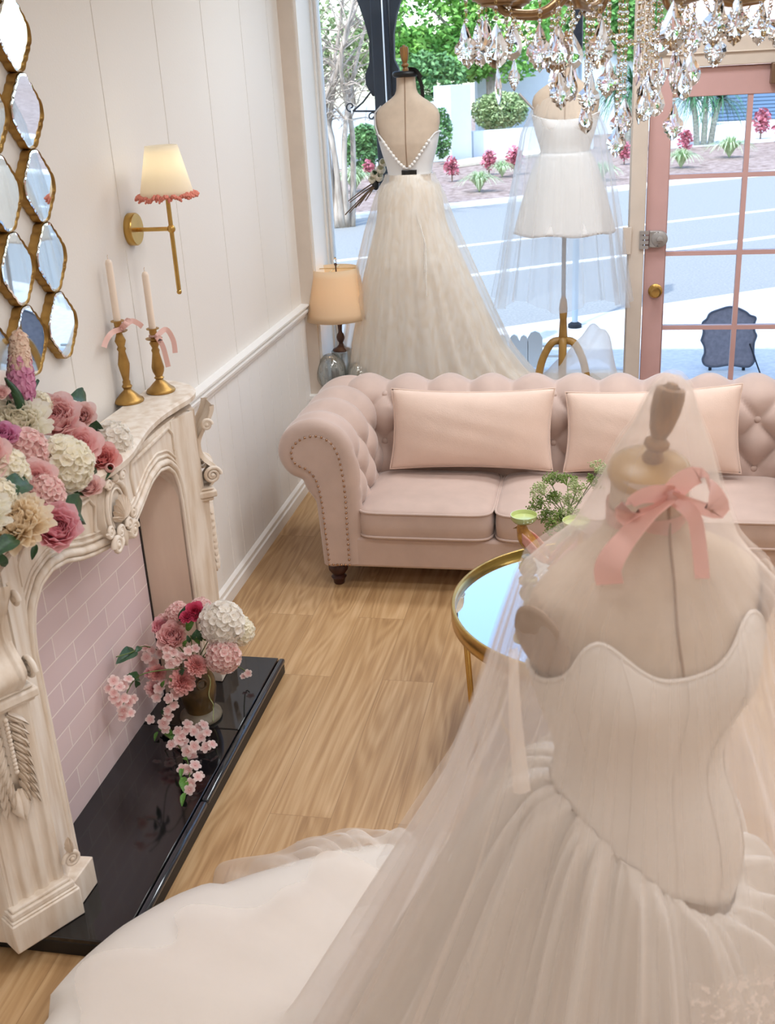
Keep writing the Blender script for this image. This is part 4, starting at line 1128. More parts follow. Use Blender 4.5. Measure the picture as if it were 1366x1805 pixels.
# cut glass bowl beside the jar
gp = at_y(585, 665, 5.42)
gb = MB()
def bowl(u, v):
    a = 2 * PI * u; ph = PI * (0.12 + 0.8 * v); r = 0.075 * math.sin(ph)
    r *= 1 + 0.06 * abs(math.sin(6 * a + 5 * v)) + 0.05 * abs(math.sin(6 * a - 5 * v))
    return (gp.x + r * math.cos(a), 5.42 + r * math.sin(a), DECK + 0.105 - 0.112 * math.cos(ph) * 0.95)
gb.grid(bowl, 72, 22, cu=True)
o = gb.build('cut_glass_bowl', M['glassjar'], None, sharp=30, loc=(gp.x, 5.42, DECK)); solid(o, 0.005, -1)
tag(o, 'cut glass bowl on the window deck beside the lamp jar', 'bowl')
gp2 = gp + Vector((0.15, 0.02, 0))
gb = MB(); gpx = gp2
def bowl2(u, v):
    a = 2 * PI * u; ph = PI * (0.12 + 0.8 * v); r = 0.06 * math.sin(ph)
    r *= 1 + 0.06 * abs(math.sin(5 * a + 4 * v)) + 0.05 * abs(math.sin(5 * a - 4 * v))
    return (gpx.x + r * math.cos(a), 5.42 + r * math.sin(a), DECK + 0.082 - 0.088 * math.cos(ph) * 0.95)
gb.grid(bowl2, 60, 18, cu=True)
o = gb.build('cut_glass_bowl', M['glassjar'], None, sharp=30, loc=(gpx.x, 5.42, DECK)); solid(o, 0.005, -1)
tag(o, 'smaller cut glass bowl at the foot of the long lace gown', 'bowl')
# ------------------------------------------------------------------ flowers
PM = {
 'palepink': petal_mat('petal_pale_pink', (244, 196, 194), (252, 230, 224)),
 'pink': petal_mat('petal_pink', (246, 184, 186), (253, 224, 220)),
 'deep': petal_mat('petal_deep_pink', (236, 140, 160), (252, 214, 218)),
 'coral': petal_mat('petal_coral', (240, 160, 158), (250, 204, 198)),
 'hot': petal_mat('petal_hot_pink', (204, 48, 88), (232, 104, 138)),
 'cream': petal_mat('petal_cream', (254, 246, 222), (255, 251, 240)),
 'white': petal_mat('petal_white', (252, 244, 232), (254, 251, 246)),
 'peach': petal_mat('petal_peach', (252, 228, 190), (255, 244, 224)),
 'magenta': petal_mat('petal_magenta', (226, 136, 184), (244, 186, 214)),
 'blossom': petal_mat('petal_blossom', (236, 178, 174), (255, 240, 235)),
 'hyac': petal_mat('petal_hyacinth', (214, 110, 168), (240, 180, 208)),
 'hyactop': petal_mat('petal_hyacinth_tip', (240, 200, 180), (252, 234, 214)),
}
def petal(m_, az, r0, e0, e1, ln, wd, cup, ruf, seed, nu=5, nv=6, tint0=0.0, tint1=1.0):
    rr = random.Random(seed)
    # centre line by integrating the elevation from e0 to e1
    pts = [(r0, 0.0)]
    for k in range(nv - 1):
        t = (k + 0.5) / (nv - 1); e_ = e0 + (e1 - e0) * t
        pts.append((pts[-1][0] + math.cos(e_) * ln / (nv - 1), pts[-1][1] + math.sin(e_) * ln / (nv - 1)))
    ph = [rr.uniform(0, 6.28) for _ in range(2)]
    ca, sa = math.cos(az), math.sin(az)
    V = []; T = []
    for i in range(nu):
        x = 2 * i / (nu - 1) - 1
        for j in range(nv):
            t = j / (nv - 1)
            w = wd * (math.sin(PI * (0.12 + 0.66 * t)) ** 0.8)
            e_ = e0 + (e1 - e0) * t
            lift = cup * x * x * w + ruf * t * math.sin(x * 7 + ph[0]) * 0.6
            r = pts[j][0] - math.sin(e_) * lift - (0.10 * ln * x * x * t); z = pts[j][1] + math.cos(e_) * lift
            s_ = x * w
            V.append((r * ca - s_ * sa, r * sa + s_ * ca, z)); T.append(tint0 + (tint1 - tint0) * t)
    m_.add(V, [(i*nv+j, (i+1)*nv+j, (i+1)*nv+j+1, i*nv+j+1) for i in range(nu-1) for j in range(nv-1)], T)
def bloom(kind, seed=1):
    """unit bloom (radius about 1) facing +z"""
    m_ = MB(); rr = random.Random(seed)
    if kind == 'peony': N, spec = 46, dict(wd=(0.30, 0.52), ln=(0.7, 1.25), cup=0.35, ruf=0.10)
    elif kind == 'rose': N, spec = 30, dict(wd=(0.30, 0.55), ln=(0.75, 1.2), cup=0.30, ruf=0.03)
    elif kind == 'carnation': N, spec = 90, dict(wd=(0.16, 0.26), ln=(0.7, 1.1), cup=0.1, ruf=0.16)
    if kind in ('peony', 'rose', 'carnation'):
        for i in range(N):
            t = (i + 0.5) / N; az = i * 2.39996 + rr.uniform(-.15, .15)
            if kind == 'carnation': e0 = 1.45 - 1.35 * t; e1 = e0 + rr.uniform(-0.35, 0.25)
            elif kind == 'rose': e0 = 1.35 - 1.05 * t; e1 = 1.75 - 1.2 * t + rr.uniform(-.1, .1)
            else: e0 = 1.25 - 1.15 * t; e1 = 2.0 - 0.9 * t + rr.uniform(-.2, .2)
            petal(m_, az, 0.04 + 0.16 * t, e0, e1, spec['ln'][0] + (spec['ln'][1] - spec['ln'][0]) * t, spec['wd'][0] + (spec['wd'][1] - spec['wd'][0]) * t,
                  spec['cup'], spec['ruf'], seed * 100 + i, tint0=0.0 + 0.5 * t, tint1=0.25 + 0.75 * t)
        m_.v = [(x, y, z - 0.45) for x, y, z in m_.v]
    elif kind == 'hydrangea':
        n = 95
        for i in range(n):
            z = 1 - 1.45 * (i + 0.5) / n; a = i * 2.39996; s_ = math.sqrt(max(0, 1 - z * z))
            d = Vector((s_ * math.cos(a), s_ * math.sin(a), z)); q = aim(d, rr.uniform(0, 6)); r = rr.uniform(0.80, 0.98)
            f = MB(); np_ = 4
            for k in range(np_): petal(f, k * 2 * PI / np_ + rr.uniform(-.2, .2), 0.01, rr.uniform(-0.1, 0.7), rr.uniform(0.2, 1.0), 0.24, 0.15, 0.3, 0.02, seed * 1000 + i * 5 + k, 4, 4)
            m_.add([q @ Vector(v) + d * r * 0.9 for v in f.v], f.f, f.a)
        m_.ball((0, 0, 0), 0.78, 14, 10)
    elif kind == 'mum':
        n = 130
        for i in range(n):
            t = (i + 0.5) / n; az = i * 2.39996
            petal(m_, az, 0.03 + 0.2 * t, 1.5 - 1.6 * t + rr.uniform(-.2, .2), 2.0 - 1.2 * t + rr.uniform(-.4, .4), 0.75 + 0.35 * t, 0.15 + 0.06 * t, 0.5, 0.06, seed * 77 + i, 4, 6, 0.5 * t, 0.4 + 0.6 * t)
        m_.v = [(x, y, z - 0.4) for x, y, z in m_.v]
    elif kind == 'cluster':
        n = 11
        for i in range(n):
            z = 1 - 1.2 * (i + 0.5) / n; a = i * 2.39996; s_ = math.sqrt(max(0, 1 - z * z))
            d = Vector((s_ * math.cos(a), s_ * math.sin(a), z)); q = aim(d, rr.uniform(0, 6))
            f = MB()
            for k in range(5): petal(f, k * 2 * PI / 5, 0.015, rr.uniform(0.25, 0.4), rr.uniform(-0.5, -0.2), 0.50, 0.215, 0.05, 0.02, seed * 1000 + i * 7 + k, 4, 4)
            m_.add([q @ Vector(v) + d * 0.68 * rr.uniform(0.85, 1.1) for v in f.v], f.f, f.a)
    elif kind == 'bud':
        for i in range(10):
            petal(m_, i * 2.4, 0.12, 0.4, 2.3, 1.9, 0.55, 0.3, 0.0, seed + i, 5, 7)
        m_.v = [(x, y, z - 0.6) for x, y, z in m_.v]
    return m_
_bl = {}
def bloom_mesh(kind, col, var=0):
    k = (kind, col, var)
    if k not in _bl: _bl[k] = bloom(kind, 3 + var * 7 + len(kind)).mesh(kind, PM[col], 180, recalc=False)
    return _bl[k]
def leaf_mesh_(wide, seed):
    m_ = MB()
    def fn(u, v):
        x = 2 * u - 1; w = wide * math.sin(PI * min(1.0, 0.04 + 0.96 * v)) ** 0.8 * (1 - 0.25 * v)
        return (x * w, v, 0.10 * math.sin(v * PI) + 0.13 * abs(x) * w * 2 - 0.25 * v * v + 0.015 * math.sin(v * 20) * abs(x))
    m_.grid(fn, 7, 12); return m_
LEAF = leaf_mesh_(0.24, 1).mesh('leaf', M['leaf'], 180); LEAF2 = leaf_mesh_(0.2, 2).mesh('leaf', M['leaf2'], 180)
def qdir(y_, z_):
    """orientation with +y along y_ and +z near z_"""
    y_ = Vector(y_).normalized(); z_ = Vector(z_); z_ = (z_ - y_ * z_.dot(y_)).normalized(); x_ = y_.cross(z_)
    return Matrix((x_, y_, z_)).transposed().to_quaternion()
CAMP = Vector((0, 0, CAM_H))
def place(parent, kind, col, px, py, rpx, depth, axis='x', tilt=None, var=0, k=1.0):
    p = at_x(px, py, depth) if axis == 'x' else at_y(px, py, depth)
    R_ = rpx / (FPX / (p - CAMP).length) * k
    d = (CAMP - p).normalized() * 0.75 + Vector((0.1, 0, 0.45)) + Vector((rnd.uniform(-.3, .3), rnd.uniform(-.3, .3), rnd.uniform(-.2, .2)))
    if tilt is not None: d = d * 0.6 + Vector(tilt)
    nm = {'mum': 'dahlia', 'cluster': 'blossom_cluster', 'bud': 'rosebud'}.get(kind, kind)
    return inst(bloom_mesh(kind, col, var), nm, parent, p, aim(d, rnd.uniform(0, 6.28)), R_)
BLO = MB()
for k_ in range(5): petal(BLO, k_ * 2 * PI / 5, 0.05, 0.30, -0.15, 1.0, 0.44, 0.06, 0.02, 900 + k_, 5, 6)
BLO.ball((0, 0, 0.06), 0.13, 8, 6)
BLOSSOM = BLO.mesh('blossom', PM['blossom'], 180, recalc=False)
def spray(parent, pt, rpx, seedling=9.5):
    """a loose handful of open five petalled blossoms round a point"""
    k = (pt - CAMP).length / FPX; n = max(1, round((rpx / 8.2) ** 2 * 0.62)); R_ = rpx * k
    view = (CAMP - pt).normalized()
    for i in range(n):
        a = i * 2.39996 + rnd.uniform(-.4, .4); q = R_ * 0.72 * math.sqrt((i + 0.5) / n) if n > 1 else 0
        e1 = view.cross(Vector((0, 0, 1))).normalized(); e2 = e1.cross(view)
        off = e1 * (q * math.cos(a)) + e2 * (q * math.sin(a)); c_ = pt + off + view * (R_ * 0.45 * (1 - (q / max(R_, 1e-6)) ** 2)) 
        d = view * 0.9 + off * (0.8 / max(R_, 1e-6)) + Vector((rnd.uniform(-.35, .35), rnd.uniform(-.35, .35), rnd.uniform(-.1, .5)))
        if c_.z < 0.066: c_.z = 0.066 + rnd.random() * 0.006
        inst(BLOSSOM, 'blossom', parent, c_, aim(d, rnd.uniform(0, 6)), seedling * k * rnd.uniform(0.85, 1.15))
def place_leaf(parent, px0, py0, px1, py1, depth, axis='x', mesh=None, d2=None):
    f = at_x if axis == 'x' else at_y
    a = f(px0, py0, depth); c = f(px1, py1, depth if d2 is None else d2)
    ln = (c - a).length
    return inst(mesh or LEAF, 'leaf', parent, a, qdir(c - a, (CAMP - a).normalized() + Vector((0, 0, 0.35))), ln)
ga = thing('flower_garland', (-1.40, 2.2, 1.10), 'garland of pink and cream silk blooms heaped on the mantel shelf', 'flowers')
for args in [
 ('peony', 'pink', 96, 737, 43, -1.43, 0), ('mum', 'cream', 32, 745, 52, -1.45, 0), ('rose', 'palepink', 146, 733, 23, -1.41, 0),
 ('rose', 'pink', 140, 782, 36, -1.37, 1), ('hydrangea', 'white', 196, 780, 38, -1.37, 0), ('rose', 'coral', 181, 808, 27, -1.33, 0),
 ('hydrangea', 'cream', 112, 818, 52, -1.34, 0), ('hydrangea', 'palepink', 42, 798, 44, -1.40, 0), ('peony', 'magenta', 4, 768, 26, -1.42, 1),
 ('hydrangea', 'cream', 8, 835, 44, -1.34, 1), ('rose', 'pink', 62, 842, 32, -1.31, 0), ('hydrangea', 'palepink', 78, 872, 38, -1.29, 1),
 ('mum', 'peach', 28, 918, 54, -1.26, 0), ('hydrangea', 'cream', -4, 878, 34, -1.30, 1), ('peony', 'deep', 98, 930, 42, -1.24, 0),
 ('rose', 'palepink', 158, 858, 22, -1.29, 1), ('hydrangea', 'blossom', 140, 838, 24, -1.345, 1), ('hydrangea', 'white', 50, 880, 30, -1.32, 1),
 ('rose', 'palepink', 2, 692, 14, -1.46, 0), ('hydrangea', 'cream', 66, 715, 26, -1.47, 1), ('rose', 'pink', -30, 800, 40, -1.36, 0), ('mum', 'cream', -40, 900, 50, -1.28, 0), ('peony', 'palepink', -60, 850, 50, -1.34, 1)]:
    place(ga, args[0], args[1], args[2], args[3], args[4], args[5], 'x', None, args[6])
place(ga, 'bud', 'pink', 193, 826, 12, -1.305)
for l in [(158, 735, 178, 790, -1.40), (150, 822, 172, 848, -1.33), (105, 890, 164, 912, -1.285), (125, 700, 168, 712, -1.45), (52, 852, -2, 866, -1.285), (62, 885, 100, 893, -1.30), (110, 868, 106, 900, -1.30), (30, 950, -12, 972, -1.24), (0, 975, 12, 1004, -1.24), (64, 960, 56, 985, -1.235), (30, 855, 0, 890, -1.28), (70, 742, 52, 716, -1.46), (88, 800, 58, 790, -1.36), (20, 880, 46, 862, -1.29), (180, 845, 200, 838, -1.32), (150, 870, 130, 862, -1.31), (15, 705, 20, 735, -1.47), (110, 760, 130, 742, -1.43), (-5, 830, 12, 800, -1.36), (195, 822, 186, 842, -1.305)]:
    place_leaf(ga, l[0], l[1], l[2], l[3], l[4])
# twig under the garland so the heads hang together
tw = MB().tube([(-1.42, 1.75, 1.115), (-1.40, 2.0, 1.12), (-1.40, 2.25, 1.115), (-1.42, 2.5, 1.11), (-1.43, 2.72, 1.108)], 0.012, 8); tw.build('stem', M['stemb'], ga)
# hyacinth standing in the garland
h0 = at_x(37, 735, -1.46); h1 = at_x(35, 590, -1.46)
hy = thing('hyacinth', (h0.x, h0.y, 1.095), 'pink hyacinth spike with pale tip and strap leaves at the back of the mantel', 'flower')
base = Vector((h0.x, h0.y, 1.095))
MB().tube([base, h0, h1], [0.012, 0.011, 0.006], 10).build('stem', M['stem'], hy)
def floret(seed):
    f = MB(); rr = random.Random(seed)
    for k in range(6): petal(f, k * PI / 3, 0.02, 0.9, rr.uniform(-0.9, -0.3), 0.9, 0.26, 0.2, 0.02, seed + k, 4, 6)
    return f
FLO = [floret(3).mesh('floret', PM['hyac'], 180, recalc=False), floret(4).mesh('floret', PM['hyactop'], 180, recalc=False)]
for i in range(88):
    t = (i + 0.5) / 88; p = at_x(38, 690, -1.46).lerp(at_x(33, 596, -1.46), t)
    a = i * 2.39996; R_ = 0.046 * (1 - 0.5 * t ** 2)
    d = Vector((math.cos(a), math.sin(a), -0.1 + 1.0 * t)).normalized()
    inst(FLO[1 if (t > 0.62 or (t > 0.4 and rnd.random() < 0.5)) else 0], 'floret', hy, p + d * R_ * 0.45, aim(d, a), 0.036 * (1 - 0.3 * t))
def strap(m_, P, w):
    C_ = spline(P, 16)
    V = []
    for i, p in enumerate(C_):
        t = i / 15; ww = w * math.sin(PI * (0.25 + 0.72 * t)) ; V += [p + Vector((-0.35, -0.9, 0)) * ww, p + Vector((0.006, -0.002, -0.004)), p + Vector((0.35, 0.9, 0)) * ww]
    m_.add(V, [(3*i+k, 3*i+k+1, 3*i+k+4, 3*i+k+3) for i in range(15) for k in range(2)])
for dx, dy, tx, ty in ((-0.01, 0.0, 8, 665), (0.01, 0.01, 66, 668), (0.012, -0.01, 50, 680), (0.0, 0.012, 20, 690)):
    lf = MB(); tip = at_x(tx, ty, -1.45); strap(lf, [base + Vector((dx, dy, 0)), h0 + (tip - h0) * 0.25 + Vector((0.012, 0, 0)), tip], 0.018)
    o = lf.build('leaf', M['leaf'], hy, sharp=180); solid(o, 0.0015)

# hearth vase and its bouquet
vc = at_z(355, 1262, 0.0605)
va = thing('hearth_vase', (vc.x, vc.y, 0.0605), 'mottled olive glazed urn on the black hearth', 'vase')
M['urnolive'] = mat('olive_glaze', (112, 86, 44), 0.3, rgb2=(58, 48, 32), vscale=9, coat=0.3)
M['urnfoot'] = mat('urn_foot_stone', (126, 118, 100), 0.5, rgb2=(92, 84, 68), vscale=20)
MB().lathe([(0.0, 0), (0.07, 0), (0.072, 0.006), (0.07, 0.014), (0.055, 0.022), (0.048, 0.03), (0.0, 0.03)], 40, tuple(va.location)).build('foot', M['urnfoot'], va, sharp=50)
MB().lathe([(0.046, 0.028), (0.05, 0.045), (0.058, 0.075), (0.063, 0.11), (0.06, 0.145), (0.05, 0.175), (0.046, 0.19), (0.052, 0.205), (0.047, 0.205), (0.04, 0.19), (0.0, 0.15)], 40, tuple(va.location)).build('body', M['urnolive'], va, sharp=60)
rg_ = MB(); dv = Vector((0.62, -0.78, 0)).normalized(); ec = va.location + dv * 0.058 + Vector((0, 0, 0.155)); sdv = Vector((0.78, 0.62, 0))
rg_.tube([ec + sdv * 0.017 * math.cos(t) + Vector((0, 0, 0.017 * math.sin(t))) + dv * 0.004 for t in [2*PI*k/24 for k in range(24)]], 0.0035, 8, closed=True); rg_.build('ring_handle', M['urnolive'], va, sharp=80)
bo = thing('trailing_bouquet', (vc.x, vc.y, 0.24), 'bouquet of pink and white silk blooms trailing out of the hearth urn', 'flowers')
YV = vc.y
for kind, col, px, py, r, dy in [
 ('hydrangea', 'white', 392, 1098, 42, 0.0), ('hydrangea', 'blossom', 393, 1156, 32, -0.05), ('hydrangea', 'cream', 424, 1112, 26, 0.03), ('rose', 'hot', 343, 1078, 16, 0.0), ('carnation', 'hot', 330, 1085, 12, -0.02),
 ('hydrangea', 'palepink', 315, 1084, 24, 0.04), ('peony', 'pink', 303, 1122, 25, -0.04), ('peony', 'deep', 284, 1108, 18, 0.0), ('hydrangea', 'blossom', 355, 1072, 20, 0.06), ('hydrangea', 'palepink', 292, 1100, 20, 0.05),
 ('cluster', 'blossom', 264, 1156, 24, -0.02), ('cluster', 'blossom', 300, 1158, 23, -0.08), ('cluster', 'blossom', 337, 1148, 14, -0.08), ('cluster', 'blossom', 318, 1165, 14, -0.08), ('carnation', 'coral', 348, 1171, 18, -0.09), ('carnation', 'coral', 323, 1200, 20, -0.11),
 ('carnation', 'coral', 278, 1186, 13, -0.08), ('carnation', 'deep', 264, 1186, 9, -0.08), ('carnation', 'pink', 271, 1213, 13, -0.10), ('cluster', 'blossom', 285, 1212, 13, -0.10), ('cluster', 'blossom', 303, 1232, 15, -0.13), ('cluster', 'blossom', 276, 1230, 9, -0.12), ('cluster', 'palepink', 300, 1250, 13, -0.14), ('cluster', 'blossom', 293, 1272, 18, -0.15), ('cluster', 'blossom', 265, 1268, 8, -0.15)]:
    if kind == 'cluster': spray(bo, at_y(px, py, YV + dy), r)
    else: place(bo, kind, col, px, py, r, YV + dy, 'y', None, 1 if r > 20 else 0)
for px, py, r, z in [(326, 1296, 27, 0.085), (352, 1284, 14, 0.08), (360, 1300, 15, 0.08), (368, 1318, 13, 0.075), (308, 1312, 16, 0.075), (335, 1322, 17, 0.08), (336, 1354, 14, 0.07), (322, 1356, 8, 0.07), (342, 1378, 16, 0.072), (352, 1368, 10, 0.07), (334, 1392, 9, 0.07)]:
    p = at_z(px, py, z); R_ = r / (FPX / (p - CAMP).length)
    spray(bo, p, r)
for px, py, r, X in [(205, 1218, 20, -1.43), (222, 1205, 14, -1.42), (215, 1240, 18, -1.43), (200, 1200, 12, -1.44), (222, 1262, 14, -1.42), (235, 1232, 10, -1.41), (228, 1238, 10, -1.42)]:
    spray(bo, at_x(px, py, X), r)
spray(bo, at_z(437, 1187, 0.10), 11, 7); spray(bo, at_z(428, 1192, 0.09), 8, 6)
top = Vector((vc.x, vc.y, 0.25))
stm = MB()
def trail(P, r=0.002): stm.tube(spline(P, 14), r, 6)
trail([top, at_y(300, 1235, YV - 0.12), at_z(285, 1285, 0.10), at_z(320, 1320, 0.068), at_z(335, 1365, 0.066), at_z(322, 1415, 0.066)])
trail([top, at_x(262, 1185, -1.36), at_x(232, 1205, -1.42), at_x(215, 1245, -1.43)])
trail([top, at_y(262, 1140, YV - 0.02), at_x(232, 1150, -1.42), at_x(205, 1158, -1.44)])
trail([top, at_y(400, 1170, YV), at_z(425, 1178, 0.12), at_z(436, 1186, 0.10)])
for k in range(7): trail([Vector((vc.x, vc.y, 0.2)), top, at_y(300 + 18 * k, 1120, YV)])
stm.build('stems', M['stem'], bo, sharp=180)
for l in [(350, 1098, 362, 1072, YV), (318, 1095, 326, 1070, YV), (345, 1110, 358, 1132, YV - .04), (330, 1112, 342, 1085, YV - .02), (360, 1120, 375, 1098, YV - .02), (362, 1105, 352, 1130, YV - .03), (330, 1128, 320, 1142, YV - .06), (340, 1128, 345, 1112, YV - .05), (300, 1195, 310, 1215, YV - .12), (330, 1120, 335, 1135, YV - .07), (290, 1200, 282, 1214, YV - .12), (292, 1250, 282, 1262, YV - .15), (365, 1130, 350, 1115, YV - .03), (325, 1180, 312, 1195, YV - .10), (352, 1135, 338, 1120, YV - .03)]:
    place_leaf(bo, l[0], l[1], l[2], l[3], l[4], 'y', LEAF if rnd.random() < 0.6 else LEAF2)
for l in [(238, 1148, 212, 1160, -1.43), (240, 1150, 250, 1136, -1.42), (245, 1196, 228, 1190, -1.41), (238, 1200, 246, 1214, -1.41), (228, 1186, 232, 1198, -1.42)]:
    place_leaf(bo, *l, 'x', LEAF)
for px0, py0, px1, py1 in [(285, 1282, 305, 1300), (278, 1290, 272, 1302), (280, 1285, 300, 1292), (322, 1352, 318, 1368), (322, 1370, 328, 1396), (325, 1398, 320, 1416), (300, 1295, 312, 1288), (330, 1340, 322, 1334)]:
    a = at_z(px0, py0, 0.075); c = at_z(px1, py1, 0.07); inst(LEAF2, 'leaf', bo, a, qdir(c - a, (0, -0.3, 1)), (c - a).length * 1.1)
# loose fine twine hanging down the urn
tp = [va.location + Vector((0.62, -0.78, 0)).normalized() * 0 + v for v in ()]
tn = MB(); P = []
for k in range(24):
    t = k / 23; z = 0.185 - 0.175 * t; r = 0.067 if z > 0.06 else 0.062 + 0.014 * (0.06 - z) / 0.06
    a = math.radians(-30 + 6 * math.sin(t * 11)); P.append(va.location + Vector((r * math.cos(a), r * math.sin(a), z)))
tn.tube(P, 0.0016, 6); tn.build('twine', M['umbelw'], va, sharp=180)
# ------------------------------------------------------------------ dress forms and gowns
TORSO = [(1.50, .054, .054), (1.46, .055, .056), (1.43, .058, .060), (1.41, .068, .064), (1.395, .088, .068), (1.38, .115, .073), (1.36, .150, .079), (1.335, .178, .084), (1.305, .189, .090), (1.27, .187, .099), (1.23, .177, .113), (1.18, .164, .121), (1.13, .149, .115), (1.08, .131, .102), (1.04, .122, .095), (1.00, .125, .098), (.95, .143, .110), (.90, .160, .121), (.84, .172, .126), (.76, .166, .120), (.70, .150, .108)]
TZ_ = np.array([r[0] for r in TORSO])[::-1]; TA = np.array([r[1] for r in TORSO])[::-1]; TB = np.array([r[2] for r in TORSO])[::-1]
class Form:
    """a dress form's torso surface; theta = 0 is the front, +90 deg its left side"""
    def __init__(s, c, face, z0=0.0, k=1.0):
        s.c = Vector((c[0], c[1], 0)); s.f = Vector((math.cos(face), math.sin(face), 0)); s.l = Vector((-s.f.y, s.f.x, 0)); s.z0 = z0; s.k = k
    def r(s, th, zl, off=0.0):
        a = float(np.interp(zl, TZ_, TA)); b = float(np.interp(zl, TZ_, TB))
        if abs(math.sin(th)) > 0.0 and zl < 1.36: pass
        bust = 0.030 * math.exp(-((zl - 1.205) / 0.065) ** 2) * (math.exp(-((th - 0.55) / 0.33) ** 2) + math.exp(-((th + 0.55) / 0.33) ** 2))
        b2 = b * (0.88 if math.cos(th) < 0 else 1.0)
        return a + off, b2 + off, bust
    def p(s, th, zl, off=0.0):
        a, b, bust = s.r(th, zl, off)
        e_ = 2 / 2.25
        sn, cs = math.sin(th), math.cos(th)
        x = math.copysign(abs(sn) ** e_, sn) * a; y = math.copysign(abs(cs) ** e_, cs) * b
        q = s.l * x + s.f * (y + bust * max(0, cs)) + s.l * bust * 0.3 * sn
        return s.c + q * s.k + Vector((0, 0, s.z0 + zl * s.k))
def make_form(fm, name, label, base_kind, finial_lean=(0, 0), cap_tilt=(0, 0)):
    t = thing(name, (fm.c.x, fm.c.y, fm.z0 + (0.0)), label, 'dress form')
    m_ = MB()
    zs = [0.70 + 0.80 * i / 90 for i in range(91)]
    m_.grid(lambda u, v: fm.p(2 * PI * u, zs[round(v * 90)]), 72, 91, cu=True)
    m_.build('torso', M['form'], t, sharp=180)
    zt = fm.z0 + 1.50 * fm.k
    k = fm.k
    up = Vector((cap_tilt[0], cap_tilt[1], 1)).normalized()
    top = fm.c + Vector((0, 0, zt))
    MB().lathe([(0.0, -0.012*k), (0.056*k, -0.010*k), (0.060*k, -0.002*k), (0.058*k, 0.006*k), (0.045*k, 0.013*k), (0.018*k, 0.018*k), (0, 0.018*k)], 36, tuple(top), up).build('neck_cap', M['woodcap'], t, sharp=60)
    ax = Vector((finial_lean[0], finial_lean[1], 1)).normalized()
    MB().lathe([(0.014*k, 0.012*k), (0.016*k, 0.02*k), (0.011*k, 0.032*k), (0.018*k, 0.038*k), (0.018*k, 0.046*k), (0.011*k, 0.052*k), (0.0165*k, 0.066*k), (0.021*k, 0.09*k), (0.022*k, 0.112*k), (0.020*k, 0.124*k), (0.013*k, 0.126*k), (0.011*k, 0.120*k), (0.009*k, 0.122*k), (0.008*k, 0.132*k), (0, 0.134*k)], 24, tuple(top), ax).build('finial', M['woodlight'], t, sharp=60)
    # centre seams of the linen cover
    sm_ = MB()
    for th in (0.0, PI): sm_.tube([fm.p(th, z, 0.001) for z in zs[::2]], 0.0022, 6)
    sm_.build('cover_seam', M['seam'], t, sharp=180)
    return t, top, ax
def bodice(fm, name, parent, seam, top, material, off=0.008, th0=-PI, th1=PI, nu=96, nv=26):
    m_ = MB()
    def fn(u, v):
        th = th0 + (th1 - th0) * u; z0 = seam(th); z1 = top(th); z = z0 + (z1 - z0) * v
        return fm.p(th, z, off)
    m_.grid(fn, nu, nv)
    o = m_.build(name, material, parent, sharp=180); solid(o, 0.005, 1)
    ed = MB(); ed.tube([fm.p(th0 + (th1 - th0) * i / 120, top(th0 + (th1 - th0) * i / 120), off + 0.003) for i in range(121)], 0.004, 6)
    ed.build('neckline_edge', material, o, sharp=180)
    return o
M['satin'] = cloth_mat('ivory_satin', (247, 240, 232), 0.15, 0.38, 0.1)
M['ivory'] = cloth_mat('ivory_cloth', (250, 247, 242), 0.35, 0.6, 0.2)
M['windowcloth'] = cloth_mat('backlit_ivory', (252, 252, 252), 0.22, 0.6, 0.1)
M['tulle'] = tulle('blush_tulle', (250, 232, 220), 0.30, 0.30)
M['tullewhite'] = tulle('white_tulle', (252, 254, 255), 0.28, 0.22, thru=0.7)
M['tullelace'] = tulle('lace_tulle', (252, 246, 238), 0.34, 0.30, thru=0.65)
M['veil'] = tulle('veil_net', (252, 241, 233), 0.24, 0.30)
M['lacecloth'] = tulle('lace_trim', (252, 242, 234), 0.22, 0.1, thread=0.6, tscale=90)
def lacecloth():
    mt, nt, b = new_mat('glitter_lace')
    tc = nt.nodes.new('ShaderNodeTexCoord'); v = nt.nodes.new('ShaderNodeTexNoise'); v.inputs['Scale'].default_value = 26; v.inputs['Detail'].default_value = 6
    mp = nt.nodes.new('ShaderNodeMapping'); mp.inputs['Scale'].default_value = (2.2, 2.2, 0.8); nt.links.new(tc.outputs['Object'], mp.inputs[0])
    nt.links.new(mp.outputs[0], v.inputs['Vector'])
    r = nt.nodes.new('ShaderNodeValToRGB'); r.color_ramp.elements[0].position = 0.4; r.color_ramp.elements[1].position = 0.58
    r.color_ramp.elements[0].color = (*lin((242, 230, 214)), 1); r.color_ramp.elements[1].color = (*lin((253, 249, 242)), 1)
    nt.links.new(v.outputs['Fac'], r.inputs[0]); nt.links.new(r.outputs[0], b.inputs['Base Color']); b.inputs['Roughness'].default_value = 0.5
    t = nt.nodes.new('ShaderNodeBsdfTranslucent'); nt.links.new(r.outputs[0], t.inputs[0])
    ms = nt.nodes.new('ShaderNodeMixShader'); ms.inputs[0].default_value = 0.25
    nt.links.new(b.outputs[0], ms.inputs[1]); nt.links.new(t.outputs[0], ms.inputs[2]); nt.links.new(ms.outputs[0], nt.nodes['Material Output'].inputs[0])
    return mt
M['lacesk'] = lacecloth()

